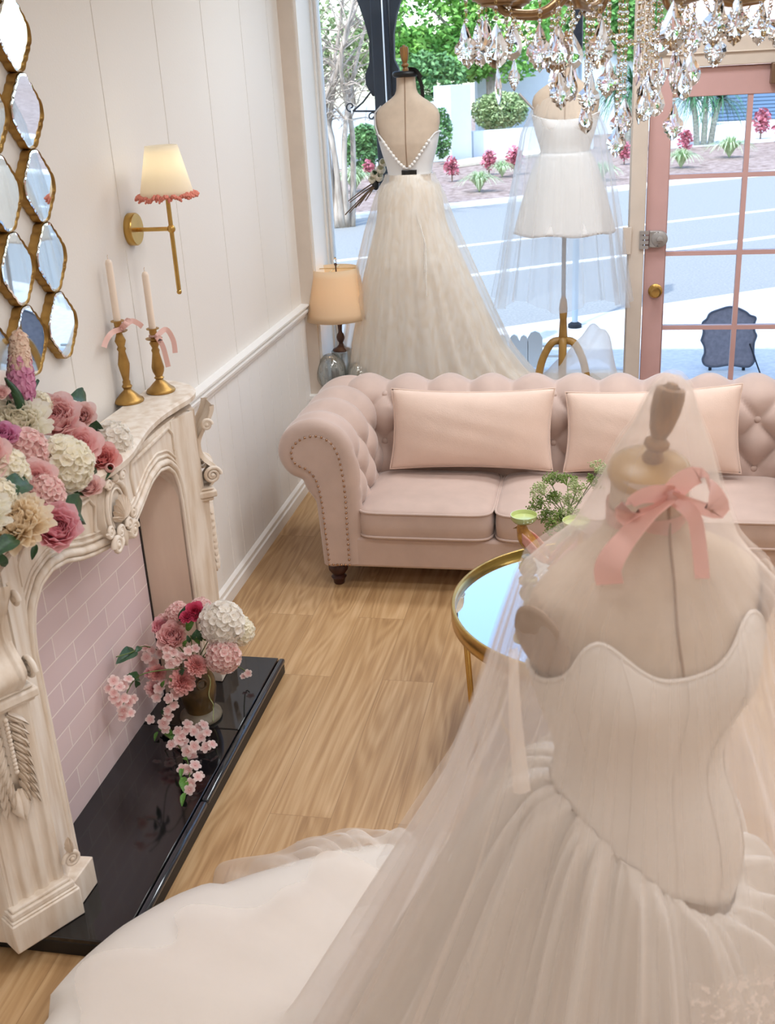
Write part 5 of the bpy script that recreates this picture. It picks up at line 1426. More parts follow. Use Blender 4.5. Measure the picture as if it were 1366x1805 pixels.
# --- the long lace gown in the window, seen from behind
G1Y = 5.53
g1p = at_y(718, 200, G1Y)
zn = at_y(718, 131, G1Y).z; zw = at_y(722, 300, G1Y).z
k1 = (zn - zw) / (1.50 - 1.05)
F1 = Form((g1p.x, G1Y), math.radians(90), zn - 1.50 * k1, k1)
k1w = (at_y(775, 185, G1Y).x - at_y(661, 185, G1Y).x) / (2 * 0.189)
F1.k = k1
_p1 = F1.p
def p_w(th, zl, off=0.0, F=F1, kw=k1w):
    a, b, bust = F.r(th, zl, off); e_ = 2 / 2.25; sn, cs = math.sin(th), math.cos(th)
    x = math.copysign(abs(sn) ** e_, sn) * a; y = math.copysign(abs(cs) ** e_, cs) * b
    return F.c + (F.l * x + F.f * (y * 0.9 + bust * max(0, cs))) * kw + Vector((0, 0, F.z0 + zl * F.k))
F1.p = p_w
f1, top1, ax1 = make_form(F1, 'dress_form', 'linen dress form with its back turned, wearing the long lace gown in the window', 'none', (-0.03, 0))
# black ribbon on its neck cap
rb = MB(); rb.tube([top1 + Vector((0.052 * math.cos(t), 0.052 * math.sin(t), 0.002)) for t in [2*PI*i/24 for i in range(24)]], 0.0145, 8, closed=True)
bow_strip(rb, [top1 + Vector(p) for p in ((0.02, -0.03, 0.02), (0.06, -0.045, 0.012), (0.085, -0.05, -0.02))], 0.03, 10, Vector((0, -0.5, 1)))
bow_strip(rb, [top1 + Vector(p) for p in ((0.05, 0.03, 0.0), (0.07, 0.03, -0.05), (0.075, 0.03, -0.11))], 0.018, 12, Vector((1, 0, 0)))
rb.build('black_ribbon', M['blackmat'], f1, sharp=80)
MB().tube([F1.c + Vector((0, 0, 0.47)), F1.c + Vector((0, 0, F1.z0 + 0.72 * k1))], 0.018, 12).build('stand_pole', M['woodlight'], f1)
gown1 = thing('lace_gown', (F1.c.x, F1.c.y, 0.47), 'long ivory lace and tulle gown with a low open back in the window', 'gown')
def top_g1(th):
    d = abs(abs(th) - PI)           # 0 at the centre back
    return 1.065 + 0.165 * smoothstep(0.0, 1.2, d) ** 0.85 if d < 1.2 else 1.23
bodice(F1, 'bodice', gown1, lambda th: 1.03, top_g1, M['windowcloth'], 0.008, 0.02, 2 * PI - 0.02)
bt = MB()
for s_ in (1, -1):
    for k in range(9):
        d = 0.10 + k * 0.085; th = PI - s_ * d
        bt.ball(F1.p(th, top_g1(th) + 0.002, 0.014), 0.0085, 10, 8)
bt.build('satin_button', M['trimw'], gown1)
sash = MB()
sash.grid(lambda u, v: F1.p(PI + (u - 0.35) * 0.55, 1.035 + 0.022 * v, 0.014 + 0.004 * math.sin(9 * u)), 12, 4)
solid(sash.build('black_ribbon_tie', M['blackmat'], gown1, sharp=80), 0.004)
strp = MB(); strp.tube([F1.p(PI - 1.05, 1.20, 0.012), F1.p(PI - 1.2, 1.27, 0.012), F1.p(PI - 1.45, 1.33, 0.01), F1.p(PI - 1.7, 1.36, 0.006)], 0.005, 6); strp.build('strap', M['chrome'], gown1)
def skirt1(off, seed, pleat=1.0):
    L = [(0.0, 0.125, 0.125), (0.10, 0.185, 0.175), (0.25, 0.245, 0.235), (0.45, 0.31, 0.33), (0.62, 0.355, 0.41), (0.8, 0.40, 0.50), (0.92, 0.43, 0.60), (1.0, 0.45, 0.74)]
    tt = [l[0] for l in L]; z1 = F1.z0 + 1.035 * k1; z0 = 0.475
    def fn(u, v):
        a = 2 * PI * u
        xl = float(np.interp(v, tt, [l[1] for l in L])); xr = float(np.interp(v, tt, [l[2] for l in L])) 
        cx_, sx_ = math.cos(a), math.sin(a)
        rx = (xr if cx_ > 0 else xl) + off * smoothstep(0, 0.25, v); ry = min(0.10 + 0.20 * v ** 0.6, 0.215) + off * 0.3
        if v < 0.05: rx = min(rx, 0.135 + off)
        fold = math.sin(23 * a + seed) * 0.6 + math.sin(37 * a + 2 * seed + 2 * v) * 0.4 + 0.5 * math.sin(9 * a + seed)
        w = 1 + pleat * (0.012 + 0.03 * v) * fold
        zz = z1 + (z0 - z1) * v
        y = ry * sx_ * w
        return (F1.c.x + rx * cx_ * w, min(F1.c.y + y, 5.70), zz)
    return fn
m_ = MB().grid(skirt1(-0.05, 1.0, 1.2), 220, 40, cu=True); m_.build('lace_skirt', M['lacesk'], gown1, sharp=180)
m_ = MB().grid(skirt1(0.0, 2.3, 0.8), 220, 40, cu=True); m_.build('tulle_overskirt', M['tullelace'], gown1, sharp=180)
# ties hanging down the back
tp = at_y(750, 320, 5.36)
sp_ = MB(); sp_.tube([F1.p(PI - 0.1, 1.03, 0.02), at_y(747, 420, 5.34), at_y(748, 480, 5.325)], 0.003, 6); sp_.tube([F1.p(PI - 0.05, 1.03, 0.02), at_y(750, 430, 5.33), at_y(752, 522, 5.31)], 0.003, 6); sp_.build('tie', M['ivory'], gown1)
# tulle train spreading over the deck to the right
tr = MB()
def train1(u, v):
    x = F1.c.x + 0.30 + 0.62 * u; y = 5.375 + 0.30 * v
    hgt = 0.12 * (1 - u) ** 1.6 * math.sin(PI * min(1, 0.15 + 0.75 * v)) + 0.012 * (1 + math.sin(17 * u + 5 * v) * math.sin(11 * v + 3 * u))
    return (x, y + 0.015 * math.sin(9 * u), 0.47 + hgt)
tr.grid(train1, 50, 26); tr.build('tulle_train', M['tulle'], gown1, sharp=180)
# bouquet tucked at the waist on the far side
bq = thing('bridal_bouquet', tuple(at_y(668, 315, 5.60)), 'bouquet of white buds with bare stems tucked beside the lace gown', 'flowers')
sx_ = MB()
for k in range(9):
    a = at_y(668 + rnd.uniform(-4, 4), 318 + rnd.uniform(-4, 4), 5.60); c = at_y(615 + rnd.uniform(-8, 30), 380 - rnd.uniform(0, 26), 5.58 + rnd.uniform(-.03, .03))
    sx_.tube([a, a.lerp(c, 0.5) + Vector((0, 0, 0.004)), c], [0.0045, 0.0035, 0.0025], 6)
sx_.build('stems', M['stemb'], bq)
for px, py, r in ((660, 308, 10), (672, 300, 11), (656, 318, 9), (668, 314, 10), (676, 288, 10)): place(bq, 'bud', 'cream', px, py, r, 5.60, 'y')
for l in ((664, 318, 655, 330), (668, 312, 657, 300), (690, 290, 680, 270)): place_leaf(bq, *l, 5.60, 'y', LEAF)
MB().ball(at_y(662, 326, 5.60), 0.024, 12, 8, (0.8, 0.8, 1.1)).build('black_wrap', M['blackmat'], bq)

# --- the short dress under a sheet of tulle
G2Y = 5.54
c2_ = at_y(996, 268, G2Y); zn2 = at_y(992, 105, G2Y).z; zw2 = c2_.z
k2 = (zn2 - zw2) / (1.50 - 1.05)
F2 = Form((c2_.x, G2Y), math.radians(-90), zn2 - 1.50 * k2, k2)
kw2 = (at_y(1040, 262, G2Y).x - at_y(962, 262, G2Y).x) / (2 * 0.126)
F2.p = lambda th, zl, off=0.0: p_w(th, zl, off, F2, kw2)
f2, top2, ax2 = make_form(F2, 'dress_form', 'linen dress form on a brass tripod stand, wearing the short dress in the window', 'tripod')
ph = at_y(982, 575, G2Y)
MB().tube([F2.c + Vector((0, 0, F2.z0 + 0.72 * k2)), Vector((F2.c.x, G2Y, 0.93))], 0.011, 12).build('stand_pole', M['chrome'], f2)
zh = at_y(984, 525, G2Y).z; zl_ = at_y(984, 600, G2Y).z
MB().lathe([(0.016, 0.0), (0.024, 0.01), (0.022, 0.03), (0.018, (zh - zl_) * 0.5), (0.022, (zh - zl_) * 0.75), (0.017, (zh - zl_) * 0.95), (0.012, (zh - zl_)), (0.008, (zh - zl_) + 0.03), (0, (zh - zl_) + 0.03)], 20, (F2.c.x, G2Y, zl_)).build('stand_handle', M['woodcap'], f2, sharp=60)
for an in (200, 340, 270):
    lg = MB(); d = Vector((math.cos(math.radians(an)), math.sin(math.radians(an)), 0)); R_ = 0.125 if an != 270 else 0.075
    P = [Vector((F2.c.x, G2Y, zl_ + 0.0)) + d * 0.015, Vector((F2.c.x, G2Y, zl_ - 0.01)) + d * R_ * 0.5, Vector((F2.c.x, G2Y, zl_ - 0.10)) + d * R_ * 0.9, Vector((F2.c.x, G2Y, 0.475)) + d * R_ * 1.12]
    if an == 270: P = [Vector((F2.c.x, G2Y, zl_ + 0.01)) + d * 0.02, Vector((F2.c.x, G2Y, zl_ - 0.03)) + d * 0.04, Vector((F2.c.x, G2Y, 0.475)) + d * 0.06]
    lg.tube(spline(P, 14), 0.021, 8); lg.build('stand_leg', M['woodcap'], f2, sharp=60)
gown2 = thing('short_dress', (F2.c.x, G2Y, F2.z0 + 0.7 * k2), 'short strapless ivory dress with an A-line skirt in the window', 'dress')
zhem = at_y(996, 411, G2Y).z; zneck = (at_y(996, 205, G2Y).z - F2.z0) / k2
bodice(F2, 'bodice', gown2, lambda th: 1.045, lambda th: min(zneck, 1.30) - 0.015 * math.cos(2 * th), M['windowcloth'], 0.008)
hw = (at_y(1081, 411, G2Y).x - at_y(910, 411, G2Y).x) / 2
def skirt2(u, v):
    a = 2 * PI * u; z1 = F2.z0 + 1.05 * k2; w = 0.118 + (hw - 0.118) * (v ** 0.72)
    fl = 1 + 0.05 * v * math.sin(6 * a + 0.6)
    return (F2.c.x + w * math.cos(a) * fl, min(G2Y + (0.09 + 0.06 * v) * math.sin(a) * fl, 5.70), z1 + (zhem - z1) * v + 0.006 * math.sin(6 * a) * v)
o = MB().grid(skirt2, 96, 24, cu=True).build('skirt', M['windowcloth'], gown2, sharp=180); solid(o, 0.004, 1)
tv = thing('tulle_cape', (F2.c.x, G2Y, 1.0), 'sheer white tulle cape hanging over the short dress', 'veil')
zc0 = at_y(985, 150, G2Y).z; zc1 = at_y(985, 530, G2Y).z
def cape(u, v):
    a = 2 * PI * u
    w = float(np.interp(v, [0, 0.06, 0.2, 0.5, 0.8, 1], [0.05, 0.13, 0.20, 0.255, 0.30, 0.335])); dpt = float(np.interp(v, [0, 0.1, 0.3, 1], [0.05, 0.095, 0.145, 0.17]))
    f = 1 + (0.015 + 0.05 * v) * (math.sin(19 * a + 1.3) + 0.6 * math.sin(31 * a + 3 * v))
    return (F2.c.x - 0.01 + w * math.cos(a) * f, min(G2Y + dpt * math.sin(a) * f, 5.71), zc0 + (zc1 - zc0) * v + 0.03 * v * math.sin(5 * a))
MB().grid(cape, 260, 30, cu=True).build('net', M['tullewhite'], tv, sharp=180)
MB().tube([at_y(915, 165, 5.45), at_y(940, 192, 5.45)], 0.006, 8).build('hanging_pin', M['chrome'], tv)
# crumpled heap of tulle on the deck under the short dress
hp = MB()
def heap(u, v):
    x = -0.42 + 0.52 * u; y = 5.38 + 0.30 * v
    g = 0.27 * math.exp(-((u - 0.74) / 0.24) ** 2) + 0.09 * math.exp(-((u - 0.45) / 0.25) ** 2) + 0.02
    h_ = g * math.sin(PI * (0.08 + 0.84 * v)) ** 0.8 * (1 + 0.10 * math.sin(13 * u + 6 * v) + 0.07 * math.sin(21 * u - 9 * v))
    return (min(x, 0.095), y, 0.466 + max(0.002, h_ * min(1, (1 - u) * 7 + 0.15)))
hp.grid(heap, 70, 40)
o = hp.build('net', tulle('heap_tulle', (246, 248, 250), 0.42, 0.3), None, sharp=180, loc=(-0.15, 5.5, 0.47)); o.name = 'tulle_heap'
tag(o, 'crumpled heap of white tulle at the foot of the tripod dress form', 'fabric')

# --- the large veiled form in the foreground
F3 = Form((0.07, 1.48), math.radians(-62), 0.0, 1.0)
f3, top3, ax3 = make_form(F3, 'dress_form', 'large foreground dress form under a sheer veil with a tilted wooden finial', 'none', (0.20, 0.02), (0.04, -0.30))
MB().tube([F3.c + Vector((0, 0, 0.02)), F3.c + Vector((0, 0, 0.72))], 0.02, 12).lathe([(0.0, 0), (0.16, 0), (0.17, 0.01), (0.16, 0.02), (0.03, 0.03), (0, 0.03)], 32, (F3.c.x, F3.c.y, 0.001)).build('stand_pole', M['woodlight'], f3, sharp=50)
# arm plates, enlarged and darkened to mimic the shade below the shoulders
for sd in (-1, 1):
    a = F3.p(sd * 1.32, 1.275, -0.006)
    MB().lathe([(0.0, 0), (0.046, 0), (0.048, 0.004), (0.044, 0.010), (0.0, 0.012)], 32, tuple(a), F3.l * sd + F3.f * 0.35 - Vector((0, 0, 0.25)), sq=(1.15, 1.3))  .build('arm_plate', mat('arm_plate_shade', (176, 154, 136), 0.8), f3, sharp=60)
gown3 = thing('satin_gown', (F3.c.x, F3.c.y, 0.0), 'ivory satin gown with sweetheart bodice and long train spread over the floor', 'gown')
def top_g3(th):
    t = abs(th)
    return 1.225 + 0.066 * math.exp(-((t - 0.62) / 0.30) ** 2) - 0.02 * smoothstep(1.0, 1.6, t) - 0.02 * smoothstep(1.6, 2.6, t)
def seam_g3(th):
    c_ = 1.0; d_ = th - c_
    return 0.985 - 0.235 * (1 - smoothstep(0.0, 2.45, abs(d_)))
bod = bodice(F3, 'bodice', gown3, seam_g3, top_g3, M['satin'], 0.008)
bn = MB()
for th in (-1.0, -0.45, 0.0, 0.45, 1.0): bn.tube([F3.p(th, seam_g3(th) + (top_g3(th) - seam_g3(th)) * k / 20, 0.0135) for k in range(21)], 0.0016, 5)
bn.build('boning_seam', M['satin'], bod, sharp=180)
CX3, CY3 = F3.c.x, F3.c.y
def hem_r(ph):
    """hem distance from the form for world angle ph (degrees)"""
    A = [-180, -150, -120, -90, -60, -20, 20, 60, 90, 108, 124, 134, 143, 153, 160, 166, 173, 180]
    Rr = [1.33, 1.04, 0.74, 0.62, 0.58, 0.58, 0.60, 0.62, 0.70, 0.86, 1.04, 1.13, 1.19, 1.28, 1.32, 1.335, 1.335, 1.33]
    return float(np.interp(ph, A, Rr))
def skirt3_rows(ph):
    """(r, z) down the skirt for world angle ph in degrees"""
    # the angle as the form sees it
    fth = math.atan2(math.sin(math.radians(ph) - math.atan2(F3.f.y, F3.f.x)), math.cos(math.radians(ph) - math.atan2(F3.f.y, F3.f.x)))
    z0 = seam_g3(fth); q = F3.p(fth, z0, 0.012); r0 = math.hypot(q.x - CX3, q.y - CY3)
    Rh = hem_r(ph); tr_ = smoothstep(0.7, 1.1, Rh)
    Rf = 0.50 + 0.08 * tr_
    P = bez([(r0, z0, 0), (r0 + 0.085, z0 + 0.012, 0), (r0 + 0.13, z0 - 0.20, 0), (Rf - 0.10, 0.38, 0), (Rf, 0.10 + 0.07 * tr_, 0)], 26)
    rows = [(p.x, p.y) for p in P]
    zb = 0.10 + 0.07 * tr_
    edge = 0.068 if (CX3 + Rh * math.cos(math.radians(ph)) < -1.0 and CY3 + Rh * math.sin(math.radians(ph)) > 1.7) else 0.006
    for k in range(1, 19):
        t = k / 18; r = Rf + (Rh - Rf) * t
        top_ = zb * (1 - t) + (0.075 + 0.03 * tr_) * t
        if t > 0.8: top_ = edge + (top_ - edge) * math.sqrt(max(0, 1 - ((t - 0.8) / 0.2) ** 2))
        rows.append((r, max(top_, edge)))
    return rows
NS = 300
ROWS = [skirt3_rows(-180 + 360 * i / NS) for i in range(NS)]
def gown_z(ph, r):
    i = (ph + 180) / 360 * NS; rw = ROWS[int(i) % NS]
    rs = [q[0] for q in rw]; zs_ = [q[1] for q in rw]
    if r >= rs[-1]: return 0.012 if not (CX3 + r * math.cos(math.radians(ph)) < -1.1 and CY3 + r * math.sin(math.radians(ph)) > 1.86) else 0.07
    return float(np.interp(r, rs, zs_))
sk = MB(); V = []
for i in range(NS):
    ph = -180 + 360 * i / NS; a = math.radians(ph)
    for j, (r, z) in enumerate(ROWS[i]):
        t = j / 43
        f = math.sin(23 * a + 0.5) * 0.5 + math.sin(37 * a + 1.7 + 1.2 * t) * 0.4 + math.sin(13 * a + 2.2 - t) * 0.5
        g = (abs(f) ** 0.8) * (1 if f > 0 else -1)
        if j <= 25: dr = (0.036 * g + 0.010 * math.sin(61 * a + 9 * t) * (1 - t)) * smoothstep(0.0, 0.05, t) * (1 + 0.4 * t); dz = 0.004 * g * (1 - smoothstep(0, 0.08, t))
        else:
            w = 1 - (j - 25) / 18; dr = 0.018 * g * w; dz = 0.018 * mnoise.noise((CX3 + r * math.cos(a)) * 4.5 * Vector((1, 0, 0)) + Vector((0, (CY3 + r * math.sin(a)) * 4.5, 1.7))) * math.sin(PI * (j - 25) / 18) + 0.010 * math.sin(9 * a + 1.0) * math.sin(PI * (j - 25) / 18) * (0.4 + 0.6 * w) + 0.006 * math.sin(21 * a + 6 * t) * w
        V.append((CX3 + (r + dr) * math.cos(a), CY3 + (r + dr) * math.sin(a), max(0.004, z + dz)))
sk.add(V, [(i*44+j, ((i+1) % NS)*44+j, ((i+1) % NS)*44+j+1, i*44+j+1) for i in range(NS) for j in range(43)])
sk.build('skirt', M['satin'], gown3, sharp=180)
# crumpled tulle petticoat edge showing beyond the satin hem
tl = MB()
def petti(seed, a0, a1, ext, hh):
    def fn(u, v):
        ph = a0 + (a1 - a0) * u; a = math.radians(ph); w = smoothstep(0, 0.12, u) * smoothstep(0, 0.12, 1 - u)
        r = hem_r(ph) - 0.10 + (0.10 + ext * w) * v + 0.015 * math.sin(11 * a * 3 + seed) * v
        z = 0.045 + hh * w * math.sin(PI * (0.25 + 0.7 * v)) * (0.55 + 0.45 * math.sin(23 * a + seed) * math.sin(37 * a - 2 * seed)) * (1 - 0.75 * v)
        return (CX3 + r * math.cos(a), CY3 + r * math.sin(a), z * (1 - v ** 3) + 0.006)
    return fn
tl.grid(petti(0.4, 92, 151, 0.13, 0.10), 140, 16); tl.grid(petti(2.0, 100, 146, 0.10, 0.14), 140, 16); tl.grid(petti(3.1, 112, 138, 0.15, 0.16), 100, 16)
tl.build('tulle_petticoat', tulle('petticoat_net', (252, 246, 240), 0.22, 0.32), gown3, sharp=180)
# veil
veil = thing('bridal_veil', tuple(top3), 'sheer blush tulle veil draped from the finial over the foreground form', 'veil')
VP = [(0.000, 1.640), (0.012, 1.640), (0.028, 1.622), (0.045, 1.575), (0.066, 1.535), (0.088, 1.475), (0.122, 1.40), (0.184, 1.335), (0.217, 1.22), (0.248, 1.10), (0.302, 0.93), (0.41, 0.70), (0.52, 0.47), (0.62, 0.26), (0.70, 0.12), (0.76, 0.05), (0.82, 0.02)]
vr = [p[0] for p in VP]; vz_ = [p[1] for p in VP]
apx = top3 + ax3 * 0.13
def veil_hem(ph):
    return float(np.interp(ph, [-180, -150, -110, -60, 0, 60, 100, 125, 145, 165, 180], [1.20, 1.0, 0.78, 0.70, 0.68, 0.68, 0.72, 0.80, 1.02, 1.18, 1.20]))
NVU, NVV = 420, 90
def veil_fn(seed, drop=0.0, scale=1.0, hemk=1.0):
    def fn(u, v):
        ph = -180 + 360 * u; a = math.radians(ph)
        R_ = veil_hem(ph) * hemk; s_ = v ** 1.15
        r = 0.004 + (R_ - 0.004) * s_
        zc = float(np.interp(r / scale, vr, vz_)) - drop
        sh = max(0, 1 - r / 0.16) ; cx_, cy_ = CX3 + (apx.x - CX3) * min(1, sh * 1.2), CY3 + (apx.y - CY3) * min(1, sh * 1.2)
        amp = 0.0 + 0.055 * smoothstep(0.1, 0.45, r) + 0.02 * smoothstep(0.3, 0.7, r)
        f = 0.55 * math.sin(13 * a + seed + 0.8 * r) + 0.5 * math.sin(21 * a + 2.1 * seed) + 0.35 * math.sin(34 * a + 0.7 * seed + 2.0 * r)
        f = math.copysign(abs(f) ** 0.75, f)
        rr = r * (1 + amp * f) + 0.006 * smoothstep(0.1, 0.3, r) * f
        # ride on the shoulders and arm plates
        fl = smoothstep(0.42, 0.62, r)
        z = zc
        gz = gown_z(ph, rr) + 0.016 + 0.010 * (1 + f) * fl
        if rr > 0.3 or z < gz: z = max(z, gz)
        return (cx_ + rr * math.cos(a), cy_ + rr * math.sin(a), z)
    return fn
MB().grid(veil_fn(0.7), NVU, NVV, cu=True).build('net', M['veil'], veil, sharp=180)
# the shorter upper tier of the veil
M['veil2'] = tulle('veil_upper_net', (252, 241, 233), 0.07, 0.20)
_h = veil_hem
def veil_hem(ph): return 0.47 + 0.02 * math.sin(math.radians(ph) * 3)
MB().grid(veil_fn(2.9, -0.006, 1.04), 300, 60, cu=True).build('upper_net', M['veil2'], veil, sharp=180)
veil_hem = _h
# a dense folded edge of the veil falling on the near side of the bust
ve = MB()
def fold_edge(P0, P1, P2, w0, w1):
    C_ = spline([P0, P1, P2], 24); V = []
    for i, p in enumerate(C_):
        t = i / 23; w = w0 + (w1 - w0) * t; sd = Vector((1, 0.25, 0))
        for k in range(5): V.append(p + sd.normalized() * w * (k / 4 - 0.5) + Vector((0, -0.006 * math.sin(PI * k / 4), 0)))
    ve.add(V, [(5*i+k, 5*i+k+1, 5*i+k+6, 5*i+k+5) for i in range(23) for k in range(4)])
fold_edge(at_y(905, 1140, 1.33), at_y(908, 1260, 1.26), at_y(920, 1395, 1.20), 0.012, 0.024)
ve.build('folded_edge', tulle('veil_fold', (250, 236, 224), 0.5, 0.2), veil, sharp=180)
# lace edge of the veil low on the right
le = MB()
_vf = veil_fn(0.7)
def lace(u, v):
    ph = -78 + 40 * u; r = 0.33 + (0.17 + 0.02 * math.sin(u * 9)) * v
    vv = ((r - 0.004) / (veil_hem(ph) - 0.004)) ** (1 / 1.15); p = Vector(_vf((ph + 180) / 360, vv)); a = math.radians(ph)
    return p + Vector((math.cos(a), math.sin(a), 0.3)) * 0.008
le.grid(lace, 30, 20); le.build('lace_border', M['lacecloth'], veil, sharp=180)
# pink bow round the neck
bw_ = MB()
kn = at_y(1183, 872, 1.395)
nk = top3 + Vector((0, 0, -0.035))
bw_.grid(lambda u, v: (nk.x + 0.0605 * math.cos(2*PI*u), nk.y + 0.0615 * math.sin(2*PI*u) , nk.z - 0.012 - 0.03 * v + 0.3 * (-0.06 * math.sin(2*PI*u)) * -0.3), 40, 4, cu=True)
def strip(pts, w, wd):
    bow_strip(bw_, [at_y(*p) for p in pts], w, 26, Vector(wd))
strip([(1183, 872, 1.392), (1140, 872, 1.375), (1108, 890, 1.365), (1112, 912, 1.37), (1150, 902, 1.385), (1183, 878, 1.392)], 0.034, (0.35, -0.35, 1))
strip([(1183, 872, 1.392), (1210, 845, 1.38), (1238, 838, 1.37), (1258, 868, 1.37), (1262, 900, 1.375), (1225, 892, 1.385), (1183, 878, 1.392)], 0.034, (-0.5, -0.35, 0.8))
strip([(1180, 880, 1.388), (1135, 915, 1.365), (1095, 960, 1.345), (1072, 1000, 1.335), (1075, 1030, 1.332)], 0.038, (1, -0.2, 0.55))
strip([(1190, 880, 1.388), (1222, 910, 1.37), (1232, 960, 1.36), (1238, 1020, 1.355)], 0.020, (1, -0.2, 0.1))
bw_.ball(kn, 0.014, 12, 8, (1, 0.7, 1))
o = bw_.build('ribbon_bow', M['ribbon'], None, sharp=80, loc=kn)
tag(o, 'pink ribbon bow tied round the neck of the foreground dress form', 'bow')
# ------------------------------------------------------------------ chandelier
HX, HY = 0.055, 2.90
ch = thing('crystal_chandelier', (HX, HY, 2.45), 'antique brass chandelier hung with clear cut crystal drops', 'chandelier')
MB().lathe([(0.0, 0), (0.06, 0.0), (0.065, -0.01), (0.03, -0.03), (0, -0.035)], 28, (HX, HY, CEIL)).build('ceiling_rose', M['chandbrass'], ch, sharp=60)
lk = MB(); z = CEIL - 0.03; i = 0
while z > 2.66:
    a = i % 2 * PI / 2
    lk.tube([(HX + 0.009 * math.cos(t) * math.cos(a), HY + 0.009 * math.cos(t) * math.sin(a), z - 0.014 + 0.016 * math.sin(t)) for t in [2*PI*k/14 for k in range(14)]], 0.0025, 5, closed=True)
    z -= 0.025; i += 1
lk.build('chain', M['chandbrass'], ch, sharp=180)
MB().lathe([(0.006, 0.22), (0.02, 0.20), (0.012, 0.17), (0.03, 0.14), (0.045, 0.09), (0.03, 0.05), (0.016, 0.02), (0.018, -0.06), (0.035, -0.10), (0.055, -0.14), (0.05, -0.19), (0.025, -0.23), (0.018, -0.25), (0.0, -0.26)], 28, (HX, HY, 2.45)).build('column', M['chandbrass'], ch, sharp=60)
drop_m = {}
def drop_mesh(style):
    """cut pendalogue: a faceted leaf outline with bevelled faces"""
    out = {0: [(0, 1.0), (0.13, 0.72), (0.22, 0.42), (0.42, 0.22), (0.46, 0.02), (0.36, -0.10), (0.37, -0.22), (0.24, -0.30), (0.20, -0.44), (0.08, -0.52), (0, -0.62)],
           1: [(0, 1.0), (0.14, 0.5), (0.30, 0.1), (0.34, -0.2), (0.22, -0.5), (0, -0.68)],
           2: [(0, 1.0), (0.10, 0.6), (0.16, 0.1), (0.13, -0.4), (0, -0.75)],
           3: [(0, 0.9), (0.18, 0.55), (0.36, 0.15), (0.42, -0.12), (0.34, -0.42), (0.16, -0.6), (0, -0.66)]}[style]
    ring = out + [(-x, z) for x, z in reversed(out[1:-1])]
    n = len(ring); m_ = MB()
    tb = 0.035; V = []
    mid = [(x * 0.52, z * 0.5 - 0.02) for x, z in ring]
    V += [(x, -tb, z) for x, z in ring] + [(x, tb, z) for x, z in ring] + [(x, -0.15, z) for x, z in mid] + [(x, 0.15, z) for x, z in mid]
    V += [(0, -0.19, 0.0), (0, 0.19, 0.0)]
    Fc = []
    for i in range(n):
        j = (i + 1) % n
        Fc += [(i, j, n + j, n + i), (i, 2*n + i, 2*n + j), (i, 2*n + j, j), (n + i, n + j, 3*n + j), (n + i, 3*n + j, 3*n + i), (2*n + i, 4*n, 2*n + j), (3*n + i, 3*n + j, 4*n + 1)]
    m_.add(V, Fc)
    m_.v = [(x * 0.055, y * 0.055, z * 0.052) for x, y, z in m_.v]
    return m_.mesh('crystal_drop', M['crystal'], sharp=1)
drop_ab = {}
for s_ in range(4):
    drop_m[s_] = drop_mesh(s_); drop_ab[s_] = drop_m[s_].copy(); drop_ab[s_].materials[0] = M['crystalab']
def octa():
    m_ = MB(); n = 8
    V = [(0, 0, 1), (0, 0, -1)] + [(0.75 * math.cos(2*PI*k/n), 0.55 * math.sin(2*PI*k/n), 0.45) for k in range(n)] + [(math.cos(2*PI*k/n), 0.7 * math.sin(2*PI*k/n), 0.0) for k in range(n)] + [(0.75 * math.cos(2*PI*k/n), 0.55 * math.sin(2*PI*k/n), -0.45) for k in range(n)]
    Fc = [(0, 2+k, 2+(k+1)%n) for k in range(n)] + [(1, 2+2*n+(k+1)%n, 2+2*n+k) for k in range(n)]
    for l in range(2): Fc += [(2+l*n+k, 2+l*n+n+k, 2+l*n+n+(k+1)%n, 2+l*n+(k+1)%n) for k in range(n)]
    return V, Fc
OV, OF = octa()
def strand(name, P, r, material, pitch=0.0165):
    """a run of cut octagon beads with brass rings between"""
    P = [Vector(p) for p in P]; L = [0]
    for i in range(1, len(P)): L.append(L[-1] + (P[i] - P[i-1]).length)
    n = max(2, int(L[-1] / pitch)); m_ = MB(); rg = MB(); k = 0
    for j in range(n + 1):
        s_ = L[-1] * j / n; k = 0
        while k < len(L) - 2 and L[k+1] < s_: k += 1
        q = P[k].lerp(P[k+1], (s_ - L[k]) / max(1e-9, L[k+1] - L[k])); t = (P[k+1] - P[k]).normalized()
        qt = aim(t, j * 0.9)
        m_.add([q + qt @ (Vector(v) * r) for v in OV], OF)
        if j < n:
            q2 = q + t * pitch * 0.5
            rg.tube([q2 + qt @ Vector((0.0042 * math.cos(a), 0, 0.0042 * math.sin(a))) for a in [2*PI*i/8 for i in range(8)]], 0.0011, 4, closed=True)
    o = m_.build(name, M['bead'], ch, sharp=1)
    rg.build('link', M['palebrass'], o, sharp=180)
ND = 0
def drop(p, style, k, yaw):
    global ND
    p = Vector(p)
    inst((drop_ab if ND % 5 == 0 else drop_m)[style], 'crystal_drop', ch, p, Euler((rnd.uniform(-.08, .08), rnd.uniform(-.1, .1), yaw)).to_quaternion(), k); ND += 1
hooks = MB()
RB = 0.345
